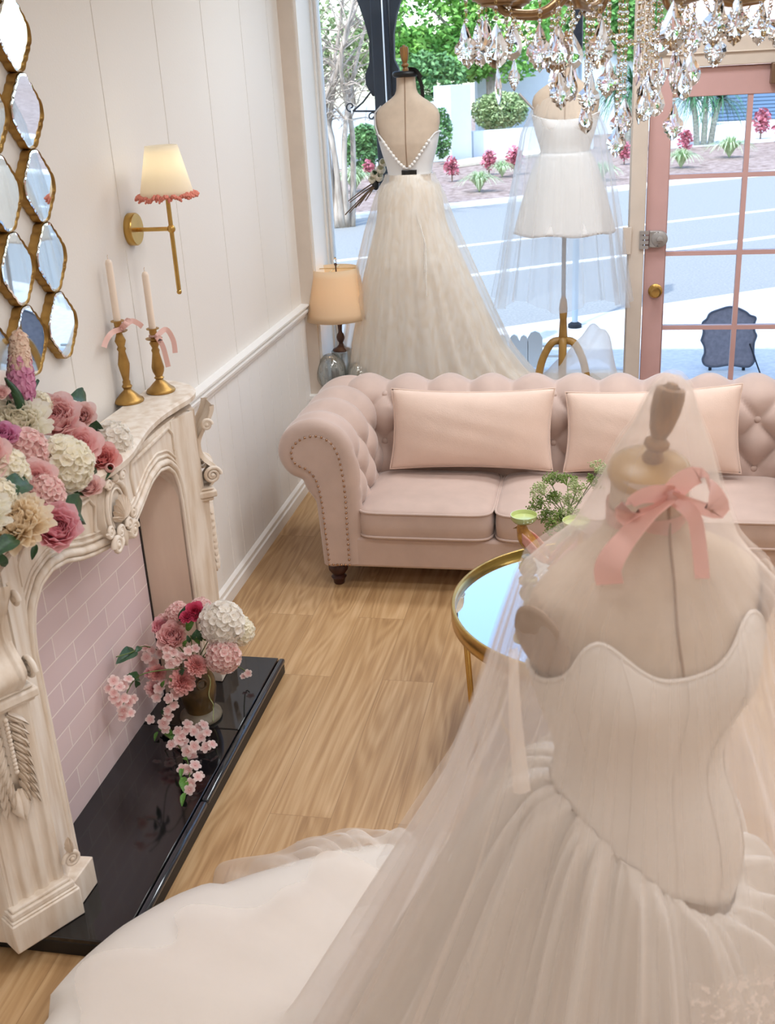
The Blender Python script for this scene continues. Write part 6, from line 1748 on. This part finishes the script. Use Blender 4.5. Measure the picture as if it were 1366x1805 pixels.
for k in range(8):
    a = math.radians(22 + 45 * k); ca, sa = math.cos(a), math.sin(a)
    am = MB()
    P = spline([(0.045, 2.33), (0.12, 2.25), (0.22, 2.22), (0.31, 2.265), (RB, 2.33), (RB, 2.36)], 26) if False else [Vector((r, z, 0)) for r, z in []]
    pr = spline([(0.045, 2.33, 0), (0.12, 2.255, 0), (0.22, 2.165, 0), (0.31, 2.16, 0), (RB - 0.01, 2.17, 0), (RB, 2.185, 0)], 26)
    am.tube([(HX + p.x * ca, HY + p.x * sa, p.y) for p in pr], 0.009, 10)
    am.build('arm', M['chandbrass'], ch, sharp=180)
    c = (HX + RB * ca, HY + RB * sa, 2.19)
    bb = MB().lathe([(0.0, -0.012), (0.02, -0.014), (0.045, -0.006), (0.066, 0.008), (0.078, 0.028), (0.081, 0.031), (0.078, 0.033), (0.062, 0.014), (0.03, 0.002), (0.0, 0.0)], 32, c)
    for r_ in (0.035, 0.055): bb.tube([(c[0] + r_ * math.cos(t), c[1] + r_ * math.sin(t), c[2] - 0.011 + (r_ - 0.035) * 0.6) for t in [2*PI*q/32 for q in range(32)]], 0.003, 6, closed=True)
    bb.build('drip_pan', M['chandbrass'], ch, sharp=60)
    MB().lathe([(0.012, 0.03), (0.012, 0.10), (0.0, 0.10)], 14, c).build('candle_sleeve', M['wax'], ch)
    MB().lathe([(0.006, 0.10), (0.014, 0.125), (0.012, 0.145), (0.003, 0.175), (0, 0.178)], 12, c).build('bulb', mat('chandelier_bulb', (255, 236, 206), 0.3, emit=(255, 222, 176), estr=4) if k == 0 else bpy.data.materials['chandelier_bulb'], ch)
    # drops hung round each drip pan: a bead, a large pendalogue and a smaller one under it
    for j in range(3):
        b_ = a + math.radians(-72 + 72 * j); q = Vector(c) + Vector((0.074 * math.cos(b_), 0.074 * math.sin(b_), 0.02))
        n_ = 3 + (j * 3 + k) % 3
        zb = q.z - 0.0155 * n_
        strand('bead_strand', [q, (q.x, q.y, zb)], 0.0065, M['crystal'])
        yaw = rnd.uniform(-.55, .55)
        if ND < 92:
            drop((q.x, q.y, zb - 0.066), 0 if (j + k) % 3 else 3, 1.22, yaw)
            if (j + k) % 3 == 0: drop((q.x + 0.004, q.y, zb - 0.152), 0 if k % 2 else 2, 0.95, yaw + 0.5)
# swags from the crown to the drip pans, and the inner curtain of bead chains
for k in range(8):
    a = math.radians(22 + 45 * k)
    P = [Vector((HX + 0.04 * math.cos(a), HY + 0.04 * math.sin(a), 2.58)), Vector((HX + 0.2 * math.cos(a), HY + 0.2 * math.sin(a), 2.33)), Vector((HX + RB * math.cos(a), HY + RB * math.sin(a), 2.22))]
    strand('bead_swag', bez(P, 14), 0.0065, M['crystal'])
    a2 = a + math.radians(45)
    A = Vector((HX + (RB - 0.02) * math.cos(a), HY + (RB - 0.02) * math.sin(a), 2.20)); B = Vector((HX + (RB - 0.02) * math.cos(a2), HY + (RB - 0.02) * math.sin(a2), 2.20))
    strand('bead_swag', [A.lerp(B, t) - Vector((0, 0, 0.12 * (1 - (2*t-1)**2))) for t in [i/12 for i in range(13)]], 0.0065, M['crystal'])
RI = [(0.20, 11, 2.245, 0.19), (0.115, 8, 2.22, 0.235), (0.04, 4, 2.20, 0.25)]
for r_, n, zt, ln in RI:
    MB().tube([(HX + r_ * math.cos(t), HY + r_ * math.sin(t), zt) for t in [2*PI*q/40 for q in range(40)]], 0.005, 8, closed=True).build('ring', M['chandbrass'], ch, sharp=180)
    for k in range(n):
        a = 2 * PI * (k + 0.3) / n; x, y = HX + r_ * math.cos(a), HY + r_ * math.sin(a)
        L_ = ln * (0.7 + 0.45 * ((k * 7) % 5) / 4)
        strand('bead_strand', [(x, y, zt), (x, y, zt - L_)], 0.0068, M['crystal'])
        drop((x, y, zt - L_ - 0.062), (0, 3, 0, 2, 1)[k % 5], 1.05, rnd.uniform(-.5, .5))
# ------------------------------------------------------------------ the street outside
GZ = -0.15
def ground_poly(name, pts, z, material, label):
    m_ = MB(); n = len(pts)
    m_.add([(x, y, z) for x, y in pts] + [(x, y, z - 0.06) for x, y in pts], [tuple(range(n)), tuple(reversed(range(n, 2*n)))] + [(i, (i+1) % n, n + (i+1) % n, n + i) for i in range(n)])
    o = m_.build(name, material); o['kind'] = 'structure'; o['label'] = label; return o
M['asphalt'] = mat('asphalt', (156, 156, 150), 0.85, rgb2=(136, 138, 136), vscale=40, detail=6)
M['concrete'] = mat('footpath_concrete', (206, 206, 202), 0.85, rgb2=(186, 188, 188), vscale=30, detail=6)
M['kerb'] = mat('kerb_concrete', (228, 226, 220), 0.8, var=0.03)
M['mulch'] = mat('mulch', (122, 100, 88), 0.95, rgb2=(178, 158, 146), vscale=9, detail=8)
M['render'] = mat('white_render', (208, 216, 222), 0.8, var=0.02)
M['drive'] = mat('driveway', (226, 228, 226), 0.8, var=0.03)
M['line'] = mat('road_paint', (244, 244, 240), 0.7)
def far(px, py): v = at_z(px, py, GZ); return (v.x, v.y)
# near footpath: between the shopfront and a kerb that runs away to the right at a slant
def along(p, q, t): return (p[0] + (q[0] - p[0]) * t, p[1] + (q[1] - p[1]) * t)
k0, k1_ = far(1180, 548), far(1366, 520)
dirv = ((k1_[0] - k0[0]), (k1_[1] - k0[1])); dl = math.hypot(*dirv); dirv = (dirv[0] / dl, dirv[1] / dl)
nrm_ = (-dirv[1], dirv[0])
def kp(t, off=0.0): return (k0[0] + dirv[0] * t + nrm_[0] * off, k0[1] + dirv[1] * t + nrm_[1] * off)
ground_poly('floor_1', [(-14, 5.8), (26, 5.8), kp(30), kp(-22)], GZ, M['concrete'], 'pale concrete footpath outside the shop')
ground_poly('trim_9', [kp(-22), kp(30), kp(30, 0.28), kp(-22, 0.28)], GZ + 0.004, M['kerb'], 'near kerb of the street')
def strip_line(off, w, name, mt, lab, z=0.006): ground_poly(name, [kp(-22, off), kp(30, off), kp(30, off + w), kp(-22, off + w)], GZ + z, mt, lab)
FK = 8.6
ground_poly('floor_2', [kp(-26, 0.28), kp(40, 0.28), kp(40, FK), kp(-26, FK)], GZ - 0.002, M['asphalt'], 'bluish asphalt road')
strip_line(2.75, 0.12, 'trim_10', M['line'], 'white painted line near the middle of the road')
strip_line(4.75, 0.10, 'trim_11', M['line'], 'white painted line on the far side of the road')
ground_poly('trim_12', [kp(-26, FK), kp(40, FK), kp(40, FK + 0.35), kp(-26, FK + 0.35)], GZ + 0.05, M['kerb'], 'far kerb of the street')
ground_poly('floor_3', [kp(-30, FK + 0.35), kp(46, FK + 0.35), kp(46, 40), kp(-30, 40)], GZ - 0.01, M['mulch'], 'mulched garden bed across the street')
# garden walls across the road
def wall_between(name, a, c, z0, z1, th, label, material=None):
    a = Vector((*a, 0)); c = Vector((*c, 0)); d = (c - a).normalized(); n = Vector((-d.y, d.x, 0)) * th
    m_ = MB(); q = [a, c, c + n, a + n]
    m_.add([(p.x, p.y, z0) for p in q] + [(p.x, p.y, z1) for p in q], [(0, 3, 2, 1), (4, 5, 6, 7), (0, 1, 5, 4), (1, 2, 6, 5), (2, 3, 7, 6), (3, 0, 4, 7)])
    return tag(m_.build(name, material or M['render'], None, loc=((a.x + c.x) / 2, (a.y + c.y) / 2, z0)), label, 'wall' if 'wall' in name else 'gate')
wb0, wb1 = (-9.5, 25.6), far(800, 283); wb2 = far(835, 278); wb3 = far(1180, 252)
def topz(px, py, Y): return at_y(px, py, Y).z
wall_between('garden_wall', wb0, wb1, GZ, topz(600, 190, 27), 0.25, 'tall white rendered garden wall at the left across the street')
wall_between('gate_pier_wall', (wb1[0], wb1[1] - 0.3), (wb2[0], wb2[1] - 0.4), GZ, topz(815, 148, 29.5), 0.6, 'white rendered pier beside the tall garden wall')
wall_between('low_garden_wall', wb2, (wb3[0] - 2, wb3[1] - 1.0), GZ, topz(880, 226, 30), 0.3, 'low white garden wall in front of the round hedge')
wall_between('house_wall', (wb2[0] - 0.5, 34.5), (3.2, 37.5), GZ, 2.4, 0.3, 'white house wall behind the round hedge')
ground_poly('trim_13', [far(795, 297), far(1010, 267), far(1010, 261), far(795, 287)], GZ + 0.06, mat('sandy_edging', (232, 218, 190), 0.85, var=0.05), 'sandy edging strip along the foot of the low garden wall')
o = ground_poly('floor_4', [far(1170, 262), far(1500, 240), (12, 60), far(1150, 222)], GZ + 0.01, M['drive'], 'bright concrete driveway across the street')
# slatted garage gate
M['slat'] = mat('slat_blue_grey', (92, 118, 146), 0.5)
Yg = 40.0
gx0, gx1 = at_y(1165, 180, Yg).x, at_y(1480, 180, Yg).x
gt = MB(); z0g, z1g = GZ, at_y(1260, 140, Yg).z
gt.box(gx0, gx1, Yg + 0.06, Yg + 0.12, z0g, z1g)
nsl = 11
for k in range(nsl): zz = z0g + 0.05 + k * (z1g - z0g - 0.08) / nsl; gt.box(gx0, gx1, Yg, Yg + 0.05, zz, zz + (z1g - z0g) / nsl * 0.72)
tag(gt.build('garage_gate', M['slat'], None, loc=((gx0 + gx1) / 2, Yg, GZ)), 'blue grey slatted garage gate at the end of the driveway', 'gate')
hs = thing('house', (gx0 + 4, Yg + 3, GZ), 'brick house with tiled roof behind the slatted garage gate', 'house')
MB().box(gx0 - 1, gx1 + 4, Yg + 1.2, Yg + 8, GZ, 3.0).build('wall', mat('house_brick', (206, 178, 166), 0.8, rgb2=(176, 140, 128), vscale=3), hs)
rf = MB().add([(gx0 - 1.6, Yg + 0.7, 2.95), (gx1 + 5, Yg + 0.7, 2.95), (gx1 + 5, Yg + 5, 5.6), (gx0 - 1.6, Yg + 5, 5.6), (gx0 - 1.6, Yg + 9, 2.95), (gx1 + 5, Yg + 9, 2.95)], [(0, 1, 2, 3), (3, 2, 5, 4), (0, 3, 4), (1, 5, 2), (0, 4, 5, 1)])
rf.build('roof', mat('roof_tiles', (196, 160, 146), 0.8, rgb2=(236, 214, 200), vscale=5, stretch=(1, 4, 4)), hs)
# --- vegetation
M['fol1'] = mat('foliage_bright', (166, 214, 108), 0.6, rgb2=(96, 164, 72), vscale=1.6)
M['fol2'] = mat('foliage_mid', (140, 196, 104), 0.6, rgb2=(80, 144, 74), vscale=1.8)
M['fol3'] = mat('foliage_pale', (188, 200, 148), 0.6, rgb2=(124, 158, 96), vscale=3)
M['fol4'] = mat('foliage_hedge', (120, 164, 96), 0.6, rgb2=(66, 112, 66), vscale=4)
M['redleaf'] = mat('foliage_red', (212, 136, 146), 0.6, rgb2=(178, 92, 108), vscale=6)
M['grass'] = mat('grass_blades', (206, 218, 176), 0.6, rgb2=(150, 180, 126), vscale=5)
M['palm'] = mat('palm_fronds', (86, 138, 92), 0.5, rgb2=(50, 96, 70), vscale=5)
M['bark'] = mat('pale_bark', (196, 182, 166), 0.8, rgb2=(140, 126, 112), vscale=5, stretch=(3, 3, 0.6))
M['palmbark'] = mat('palm_bark', (196, 196, 180), 0.85, rgb2=(142, 146, 132), vscale=6, stretch=(2, 2, 4))
def leaf_cloud(m_, c, rad, n, size, rr, shell=0.55):
    c = Vector(c)
    for _ in range(n):
        d = Vector((rr.gauss(0, 1), rr.gauss(0, 1), rr.gauss(0, 1))).normalized(); k = shell + (1 - shell) * rr.random() ** 0.6
        p = c + Vector((d.x * rad[0], d.y * rad[1], d.z * rad[2])) * k
        q = Euler((rr.uniform(-1.1, 1.1), rr.uniform(-1.1, 1.1), rr.uniform(0, 6.28))).to_matrix(); s_ = size * rr.uniform(0.6, 1.3)
        m_.add([p + q @ Vector(v) * s_ for v in ((0, -0.6, 0), (0.32, 0, 0.08), (0, 0.6, 0), (-0.32, 0, 0.08))], [(0, 1, 2, 3)])
def tree(x, y, lobes, n, size, fol, label, group, trunk=True, z0=GZ, cat='tree', name='leafy_tree', seed=1):
    rr = random.Random(seed); t = thing(name, (x, y, z0), label, cat, group)
    m_ = MB()
    for (dx, dy, z, rx, ry, rz) in lobes: leaf_cloud(m_, (x + dx, y + dy, z), (rx, ry, rz), n, size, rr)
    m_.build('foliage', fol, t, sharp=None, recalc=False)
    if trunk:
        tk = MB(); zt = min(l[2] for l in lobes)
        tk.tube([(x, y, z0), (x + 0.1, y, (z0 + zt) / 2), (x, y, zt + 0.4)], [0.22, 0.17, 0.12], 10)
        for (dx, dy, z, rx, ry, rz) in lobes: tk.tube([(x, y, zt - 0.3), (x + dx * 0.6, y + dy * 0.6, (zt + z) / 2), (x + dx, y + dy, z)], [0.1, 0.06, 0.03], 7)
        tk.build('trunk', M['bark'], t, sharp=180)
    return t
G = 'trees across the street'
tree(-3.4, 33, [(-1.6, 0, 3.6, 2.0, 1.3, 1.8), (0.5, 0, 3.2, 1.7, 1.3, 1.7), (-0.4, 0, 4.6, 2.0, 1.3, 1.4), (-2.4, 0, 2.3, 1.2, 1.0, 0.9), (-0.6, 0, 2.4, 1.2, 0.9, 0.8)], 3000, 0.18, M['fol1'], 'bright green leafy tree above the white garden wall', G, seed=3)
tree(-0.7, 36.4, [(-0.4, 0, 3.1, 1.3, 1.0, 1.3), (0.9, 0, 3.8, 1.5, 1.1, 1.4), (0.3, 0, 4.7, 1.6, 1.1, 1.0), (1.6, 0, 2.9, 1.2, 1, 1.1)], 2800, 0.18, M['fol2'], 'mid green leafy tree behind the round hedge', G, seed=4)
tree(-7.6, 33, [(0, 0, 3.6, 1.8, 1.4, 2.0), (-1.8, 0, 3.0, 1.6, 1.3, 1.6), (0.9, 0, 2.5, 1.2, 1, 1.0)], 1200, 0.20, M['fol3'], 'pale green tree behind the bare branches at the far left', G, seed=5)
tree(4.4, 52, [(0, 0, 4.4, 2.2, 1.5, 1.6), (2.6, 0, 4.0, 1.9, 1.5, 1.6), (5, 0, 4.4, 2.2, 1.6, 1.8)], 1000, 0.26, M['fol2'], 'tree over the garage gate seen through the transom', G, seed=6)
tree(-4.9, 31.0, [(0, 0, 1.75, 1.1, 0.7, 0.75)], 2200, 0.14, M['fol4'], 'dark shrub hanging over the garden wall behind the lace gown', 'shrubs across the street', False, cat='shrub', name='shrub', seed=7)
hx = at_y(882, 195, 32)
tree(hx.x, 31.6, [(0, 0, hx.z, 0.82, 0.5, 0.50), (0.1, 0, hx.z + 0.06, 0.7, 0.5, 0.45)], 2400, 0.09, M['fol3'], 'clipped rounded hedge above the low white wall', 'shrubs across the street', False, z0=hx.z - 0.5, cat='hedge', name='round_hedge', seed=8)
hx = at_y(640, 262, 25.6)
tree(hx.x, 25.4, [(0, 0, 0.35, 0.42, 0.25, 0.55), (0.1, 0, 0.6, 0.36, 0.25, 0.35)], 1600, 0.10, M['fol4'], 'upright green creeper on the tall garden wall left of the dark post', 'shrubs across the street', False, cat='shrub', name='wall_creeper', seed=9)
hx = at_y(778, 235, 27.3)
tree(hx.x, 27.3, [(0, 0, hx.z, 0.26, 0.2, 0.6)], 900, 0.10, M['fol4'], 'green creeper on the wall right of the lace gown', 'shrubs across the street', False, cat='shrub', name='wall_creeper', seed=10)
def red_plant(px, py, hpx, label, two=False):
    b_ = at_z(px, py, GZ); k = (b_ - CAMP).length / FPX; rr = random.Random(px)
    t = thing('red_leafed_plant', tuple(b_), label, 'plant', 'red plants in the street garden')
    m_ = MB(); H_ = hpx * k
    leaf_cloud(m_, (b_.x, b_.y, GZ + H_ * 0.6), (H_ * 0.34, H_ * 0.28, H_ * 0.44), 240, H_ * 0.17, rr, 0.05)
    m_.build('foliage', M['redleaf'], t, sharp=None, recalc=False)
    MB().tube([(b_.x, b_.y, GZ), (b_.x, b_.y, GZ + H_ * 0.6)], H_ * 0.03, 6).build('stem', M['stemb'], t)
for a in ((650, 318, 32, 'red leafed plant left of the dark verandah post'), (797, 320, 40, 'pink red plant just right of the lace gown'), (862, 308, 40, 'slim red plant in front of the low white wall'), (907, 308, 44, 'slim red plant left of the tulle cape'), (1207, 272, 38, 'red plant left of the palm trunks, through the door glass'), (1340, 246, 46, 'tall red plant right of the door muntin'), (1100, 290, 36, 'red plant between the tulle cape and the door post'), (1375, 250, 40, 'red plant at the right edge of the door glass')): red_plant(*a)
def tuft_grass(px, py, hpx, label, n=170, name='grass_tuft', material=None, spread=1.0, droop=0.5):
    b_ = at_z(px, py, GZ); k = (b_ - CAMP).length / FPX; rr = random.Random(px + 1); H_ = hpx * k * 1.25; m_ = MB()
    for _ in range(n):
        a = rr.uniform(0, 6.28); s_ = rr.uniform(0.2, 1.0) * spread; c_, n_ = math.cos(a), math.sin(a); w = H_ * 0.025
        P = [Vector((0, 0, 0)), Vector((c_ * s_ * 0.55, n_ * s_ * 0.55, 0.95)), Vector((c_ * s_ * 1.15, n_ * s_ * 1.15, 0.95 - 0.75 * s_))]
        C_ = bez([b_ + p * H_ for p in P], 6); sd = Vector((-n_, c_, 0)) * w
        V = []
        for i, p in enumerate(C_): V += [p - sd * (1 - i / 6), p + sd * (1 - i / 6)]
        m_.add(V, [(2*i, 2*i+1, 2*i+3, 2*i+2) for i in range(5)])
    o = m_.build(name, material or M['grass'], None, sharp=None, loc=b_, recalc=False)
    tag(o, label, 'grass', 'grass tufts in the street garden')
for a in ((625, 338, 40, 'pale grass tuft by the foot of the bare tree'), (845, 338, 34, 'pale grass tuft below the slim red plant'), (1285, 278, 34, 'grass tuft right of the palm trunks'), (1200, 296, 30, 'grass tuft at the door edge below the red plant'), (885, 312, 26, 'small grass tuft between two red plants'), (1060, 318, 30, 'grass tuft behind the tulle cape')): tuft_grass(*a)
# palms: several stout trunks under a drooping head of fronds
def palm(px, py, hpx, label, ntr, seed):
    b_ = at_z(px, py, GZ); k = (b_ - CAMP).length / FPX; rr = random.Random(seed); H_ = hpx * k
    t = thing('fan_palm', tuple(b_), label, 'palm', 'palms across the street')
    tops = []
    for i in range(ntr):
        dx = (i - (ntr - 1) / 2) * H_ * 0.13; tp = b_ + Vector((dx * 2.2, rr.uniform(-.1, .1), H_ * rr.uniform(0.85, 1.05))); tops.append(tp)
        MB().tube([b_ + Vector((dx, 0, 0)), b_ + Vector((dx * 1.4, 0, H_ * 0.5)), tp], [H_ * 0.065, H_ * 0.055, H_ * 0.05], 10).build('trunk', M['palmbark'], t, sharp=180)
    m_ = MB()
    for tp in tops:
        for _ in range(150):
            a = rr.uniform(0, 6.28); e_ = rr.uniform(-0.4, 1.3); d = Vector((math.cos(a) * math.cos(e_), math.sin(a) * math.cos(e_), math.sin(e_)))
            L_ = H_ * rr.uniform(0.55, 0.95); C_ = bez([tp, tp + d * L_ * 0.6, tp + d * L_ * 0.9 - Vector((0, 0, L_ * 0.55))], 7); sd = Vector((-math.sin(a), math.cos(a), 0)) * H_ * 0.014
            V = []
            for i, p in enumerate(C_): V += [p - sd * (1 - i / 7), p + sd * (1 - i / 7)]
            m_.add(V, [(2*i, 2*i+1, 2*i+3, 2*i+2) for i in range(6)])
    m_.build('fronds', M['palm'], t, sharp=None, recalc=False)
palm(1240, 256, 80, 'palm with three pale trunks seen through the upper door glass', 3, 3)
palm(1098, 268, 96, 'palm with drooping fronds behind the chandelier, left of the door post', 2, 5)
# bare multi-stemmed tree at the far left
bt_ = thing('bare_tree', (*far(592, 400), GZ), 'pale multi stemmed bare tree at the left of the window', 'tree')
b0 = Vector(bt_.location); rr = random.Random(21); tw_ = MB(); st_ = MB()
for i in range(9):
    a = rr.uniform(-1, 1); P = [b0 + Vector((0.07 * i - 0.3, rr.uniform(-.1, .1), 0)), b0 + Vector((0.07 * i - 0.3 + a * 0.08, rr.uniform(-.2, .2), 1.3)), b0 + Vector((a * 0.5, rr.uniform(-.4, .4), 2.5)), b0 + Vector((a * 1.1 + 0.1, rr.uniform(-.7, .7), 3.8))]
    C_ = spline(P, 16); st_.tube(C_, [0.055 * (1 - 0.75 * q / 15) for q in range(16)], 7)
    for j in range(24):
        q = C_[rr.randrange(6, 16)]; d = Vector((rr.uniform(-1, 1), rr.uniform(-.8, .8), rr.uniform(-0.1, 1))).normalized() * rr.uniform(0.3, 0.9)
        tw_.tube([q, q + d * 0.5 + Vector((0, 0, 0.05)), q + d], [0.013, 0.009, 0.004], 5, cap=False)
        for _ in range(2):
            q2 = q + d * rr.uniform(0.4, 0.9); d2 = Vector((rr.uniform(-1, 1), rr.uniform(-1, 1), rr.uniform(-.3, 1))) * 0.25; tw_.tube([q2, q2 + d2], [0.006, 0.003], 4, cap=False)
st_.build('trunk', M['bark'], bt_, sharp=180); tw_.build('twigs', M['bark'], bt_, sharp=180)
# dark verandah post with shaped brackets
YP = 7.3
M['postdark'] = mat('post_navy', (24, 30, 38), 0.6, var=0.08, spec=0.25)
pp = at_y(676, 200, YP)
vp = thing('verandah_post', (pp.x, YP, GZ), 'dark navy verandah post with shaped bracket boards outside the window', 'post')
hw_ = 0.055
o = MB().box(pp.x - hw_, pp.x + hw_, YP, YP + 0.11, GZ, 3.4).build('post', M['postdark'], vp); bevel(o, 0.008)
def outline_px(L): return [(v.x, v.z) for v in (at_y(a, c, YP) for a, c in L)]
zt_ = 3.0
for pts in ([(655, 170), (643, 150), (642, 131), (649, 112), (649, 70), (638, 30), (627, 0), (600, -60), (640, -70), (668, 0), (668, 170)], [(700, 170), (701, 122), (693, 105), (692, 58), (697, 25), (704, 0), (730, -60), (700, -70), (684, 0), (690, 170)]):
    ol = outline_px(pts)
    MB().prism(ol, lambda q: (q[0], YP + 0.03, q[1]), lambda q: (q[0], YP + 0.08, q[1])).build('bracket', M['postdark'], vp, sharp=40)
MB().tube([(pp.x + 0.025, YP - 0.003, GZ + 0.3), (pp.x + 0.025, YP - 0.003, 3.3)], 0.005, 6).build('edge_bead', M['trimw'], vp)
ir = MB()
P = [at_y(a, c, YP) for a, c in ((662, 196), (622, 196))]; ir.tube(P, 0.006, 8)
ir.tube([at_y(a, c, YP) for a, c in ((655, 160), (640, 180), (622, 196))], 0.006, 8)
def curl(px, py, r, s0, sg): return [at_y(px + r * (1 - i / 26) * math.cos(s0 + sg * i / 26 * 8), py + r * (1 - i / 26) * math.sin(s0 + sg * i / 26 * 8), YP) for i in range(22)]
ir.tube(curl(618, 188, 9, 1.5, 1), 0.005, 6); ir.tube(curl(656, 206, 9, 0.0, -1), 0.005, 6)
ir.build('iron_scroll', M['blackmat'], vp, sharp=180)
# street sign pole with its sign seen edge-on
sp = at_z(1013, 577, GZ)
so = thing('street_sign', (sp.x, sp.y, GZ), 'thin grey street sign pole on the kerb behind the tulle cape', 'sign')
MB().tube([(sp.x, sp.y, GZ), (sp.x, sp.y, 3.2)], 0.028, 10).build('pole', mat('galvanised', (156, 172, 184), 0.5, 0.3), so)
MB().lathe([(0.0, 0), (0.06, 0), (0.06, 0.03), (0.03, 0.05), (0, 0.05)], 14, (sp.x, sp.y, GZ + 0.001)).build('foot', M['postdark'], so)
zz = at_y(1020, 92, sp.y).z
MB().box(sp.x - 0.04, sp.x + 0.03, sp.y - 0.25, sp.y + 0.05, zz, 3.1).build('sign_plate', M['postdark'], so)
# ornate sandwich sign, its grey back to the shop
YB_ = 8.1
bx = at_y(1285, 595, YB_)
sb_ = thing('pavement_sign', (bx.x, YB_, GZ), 'grey pavement sign with an ornate curved outline, seen from behind', 'sign')
SO = [(1236, 600), (1240, 585), (1238, 570), (1246, 562), (1252, 552), (1270, 545), (1285, 541), (1300, 543), (1315, 550), (1322, 556), (1332, 560), (1329, 572), (1330, 584), (1333, 592), (1329, 604), (1328, 622), (1330, 634), (1322, 645), (1308, 646), (1285, 643), (1262, 646), (1244, 644), (1238, 634), (1242, 622), (1241, 610)]
ol = [(v.x, v.z) for v in (at_y(a, c, YB_) for a, c in SO)]
ol2 = [(p.x, p.y) for p in spline([(x, z, 0) for x, z in ol + ol[:1]], 120)][:-1]
MB().prism(ol2, lambda q: (q[0], YB_, q[1]), lambda q: (q[0], YB_ + 0.025, q[1])).build('board', mat('sign_grey', (134, 130, 138), 0.7, rgb2=(112, 110, 120), vscale=30), sb_, sharp=40)
MB().tube([(x, YB_ - 0.002, z) for x, z in ol2], 0.008, 6, closed=True).build('rim', mat('sign_rim', (74, 80, 92), 0.5), sb_, sharp=180)
lg = MB()
for dx in (-0.12, 0.12): lg.tube([(bx.x + dx, YB_ + 0.012, at_y(1285, 640, YB_).z + 0.05), (bx.x + dx, YB_ + 0.012, GZ)], 0.012, 8)
lg.tube([(bx.x + 0.15, YB_, bx.z - 0.05), (bx.x + 0.22, YB_ - 0.30, GZ + 0.004)], 0.006, 6)
lg.build('stake', M['postdark'], sb_)
# white picket fence below the window
YK = 6.12
for i, (a, c) in enumerate(((906, 590), (923, 591), (943, 584), (885, 590))):
    p = at_y(a, c, YK); w = (0.03, 0.026, 0.042, 0.03)[i]
    o = MB().prism([(-w, GZ), (w, GZ), (w, p.z - 0.04), (0.6 * w, p.z - 0.01), (0, p.z), (-0.6 * w, p.z - 0.01), (-w, p.z - 0.04)], lambda q: (p.x + q[0], YK, q[1]), lambda q: (p.x + q[0], YK + 0.02, q[1])).build('picket' if False else 'fence_picket', M['trimw'], None, loc=(p.x, YK, GZ))
    if i == 0:
        pf = thing('picket_fence', (p.x, YK, GZ), 'low white picket fence outside below the window', 'fence')
    o.location = Vector(o.location) - Vector(pf.location); o.parent = pf; o.name = 'picket'
pa, pb = at_y(905, 612, YK + 0.03), at_y(1010, 604, YK + 0.03)
rl = MB()
for dz in (0.0, -0.06, -0.2): rl.box(pa.x, pb.x, YK + 0.022, YK + 0.04, pa.z + dz, pa.z + dz + 0.014)
rl.build('rail', M['trimw'], pf)
# unseen parapet, added so that its shadow lies on the footpath
vr_ = MB().box(-14, 16, 5.64, 5.80, 3.27, 5.0); o = vr_.build('wall_front_added_parapet', M['render']); o['kind'] = 'structure'; o['label'] = 'added parapet above the window, out of view, shading the footpath'
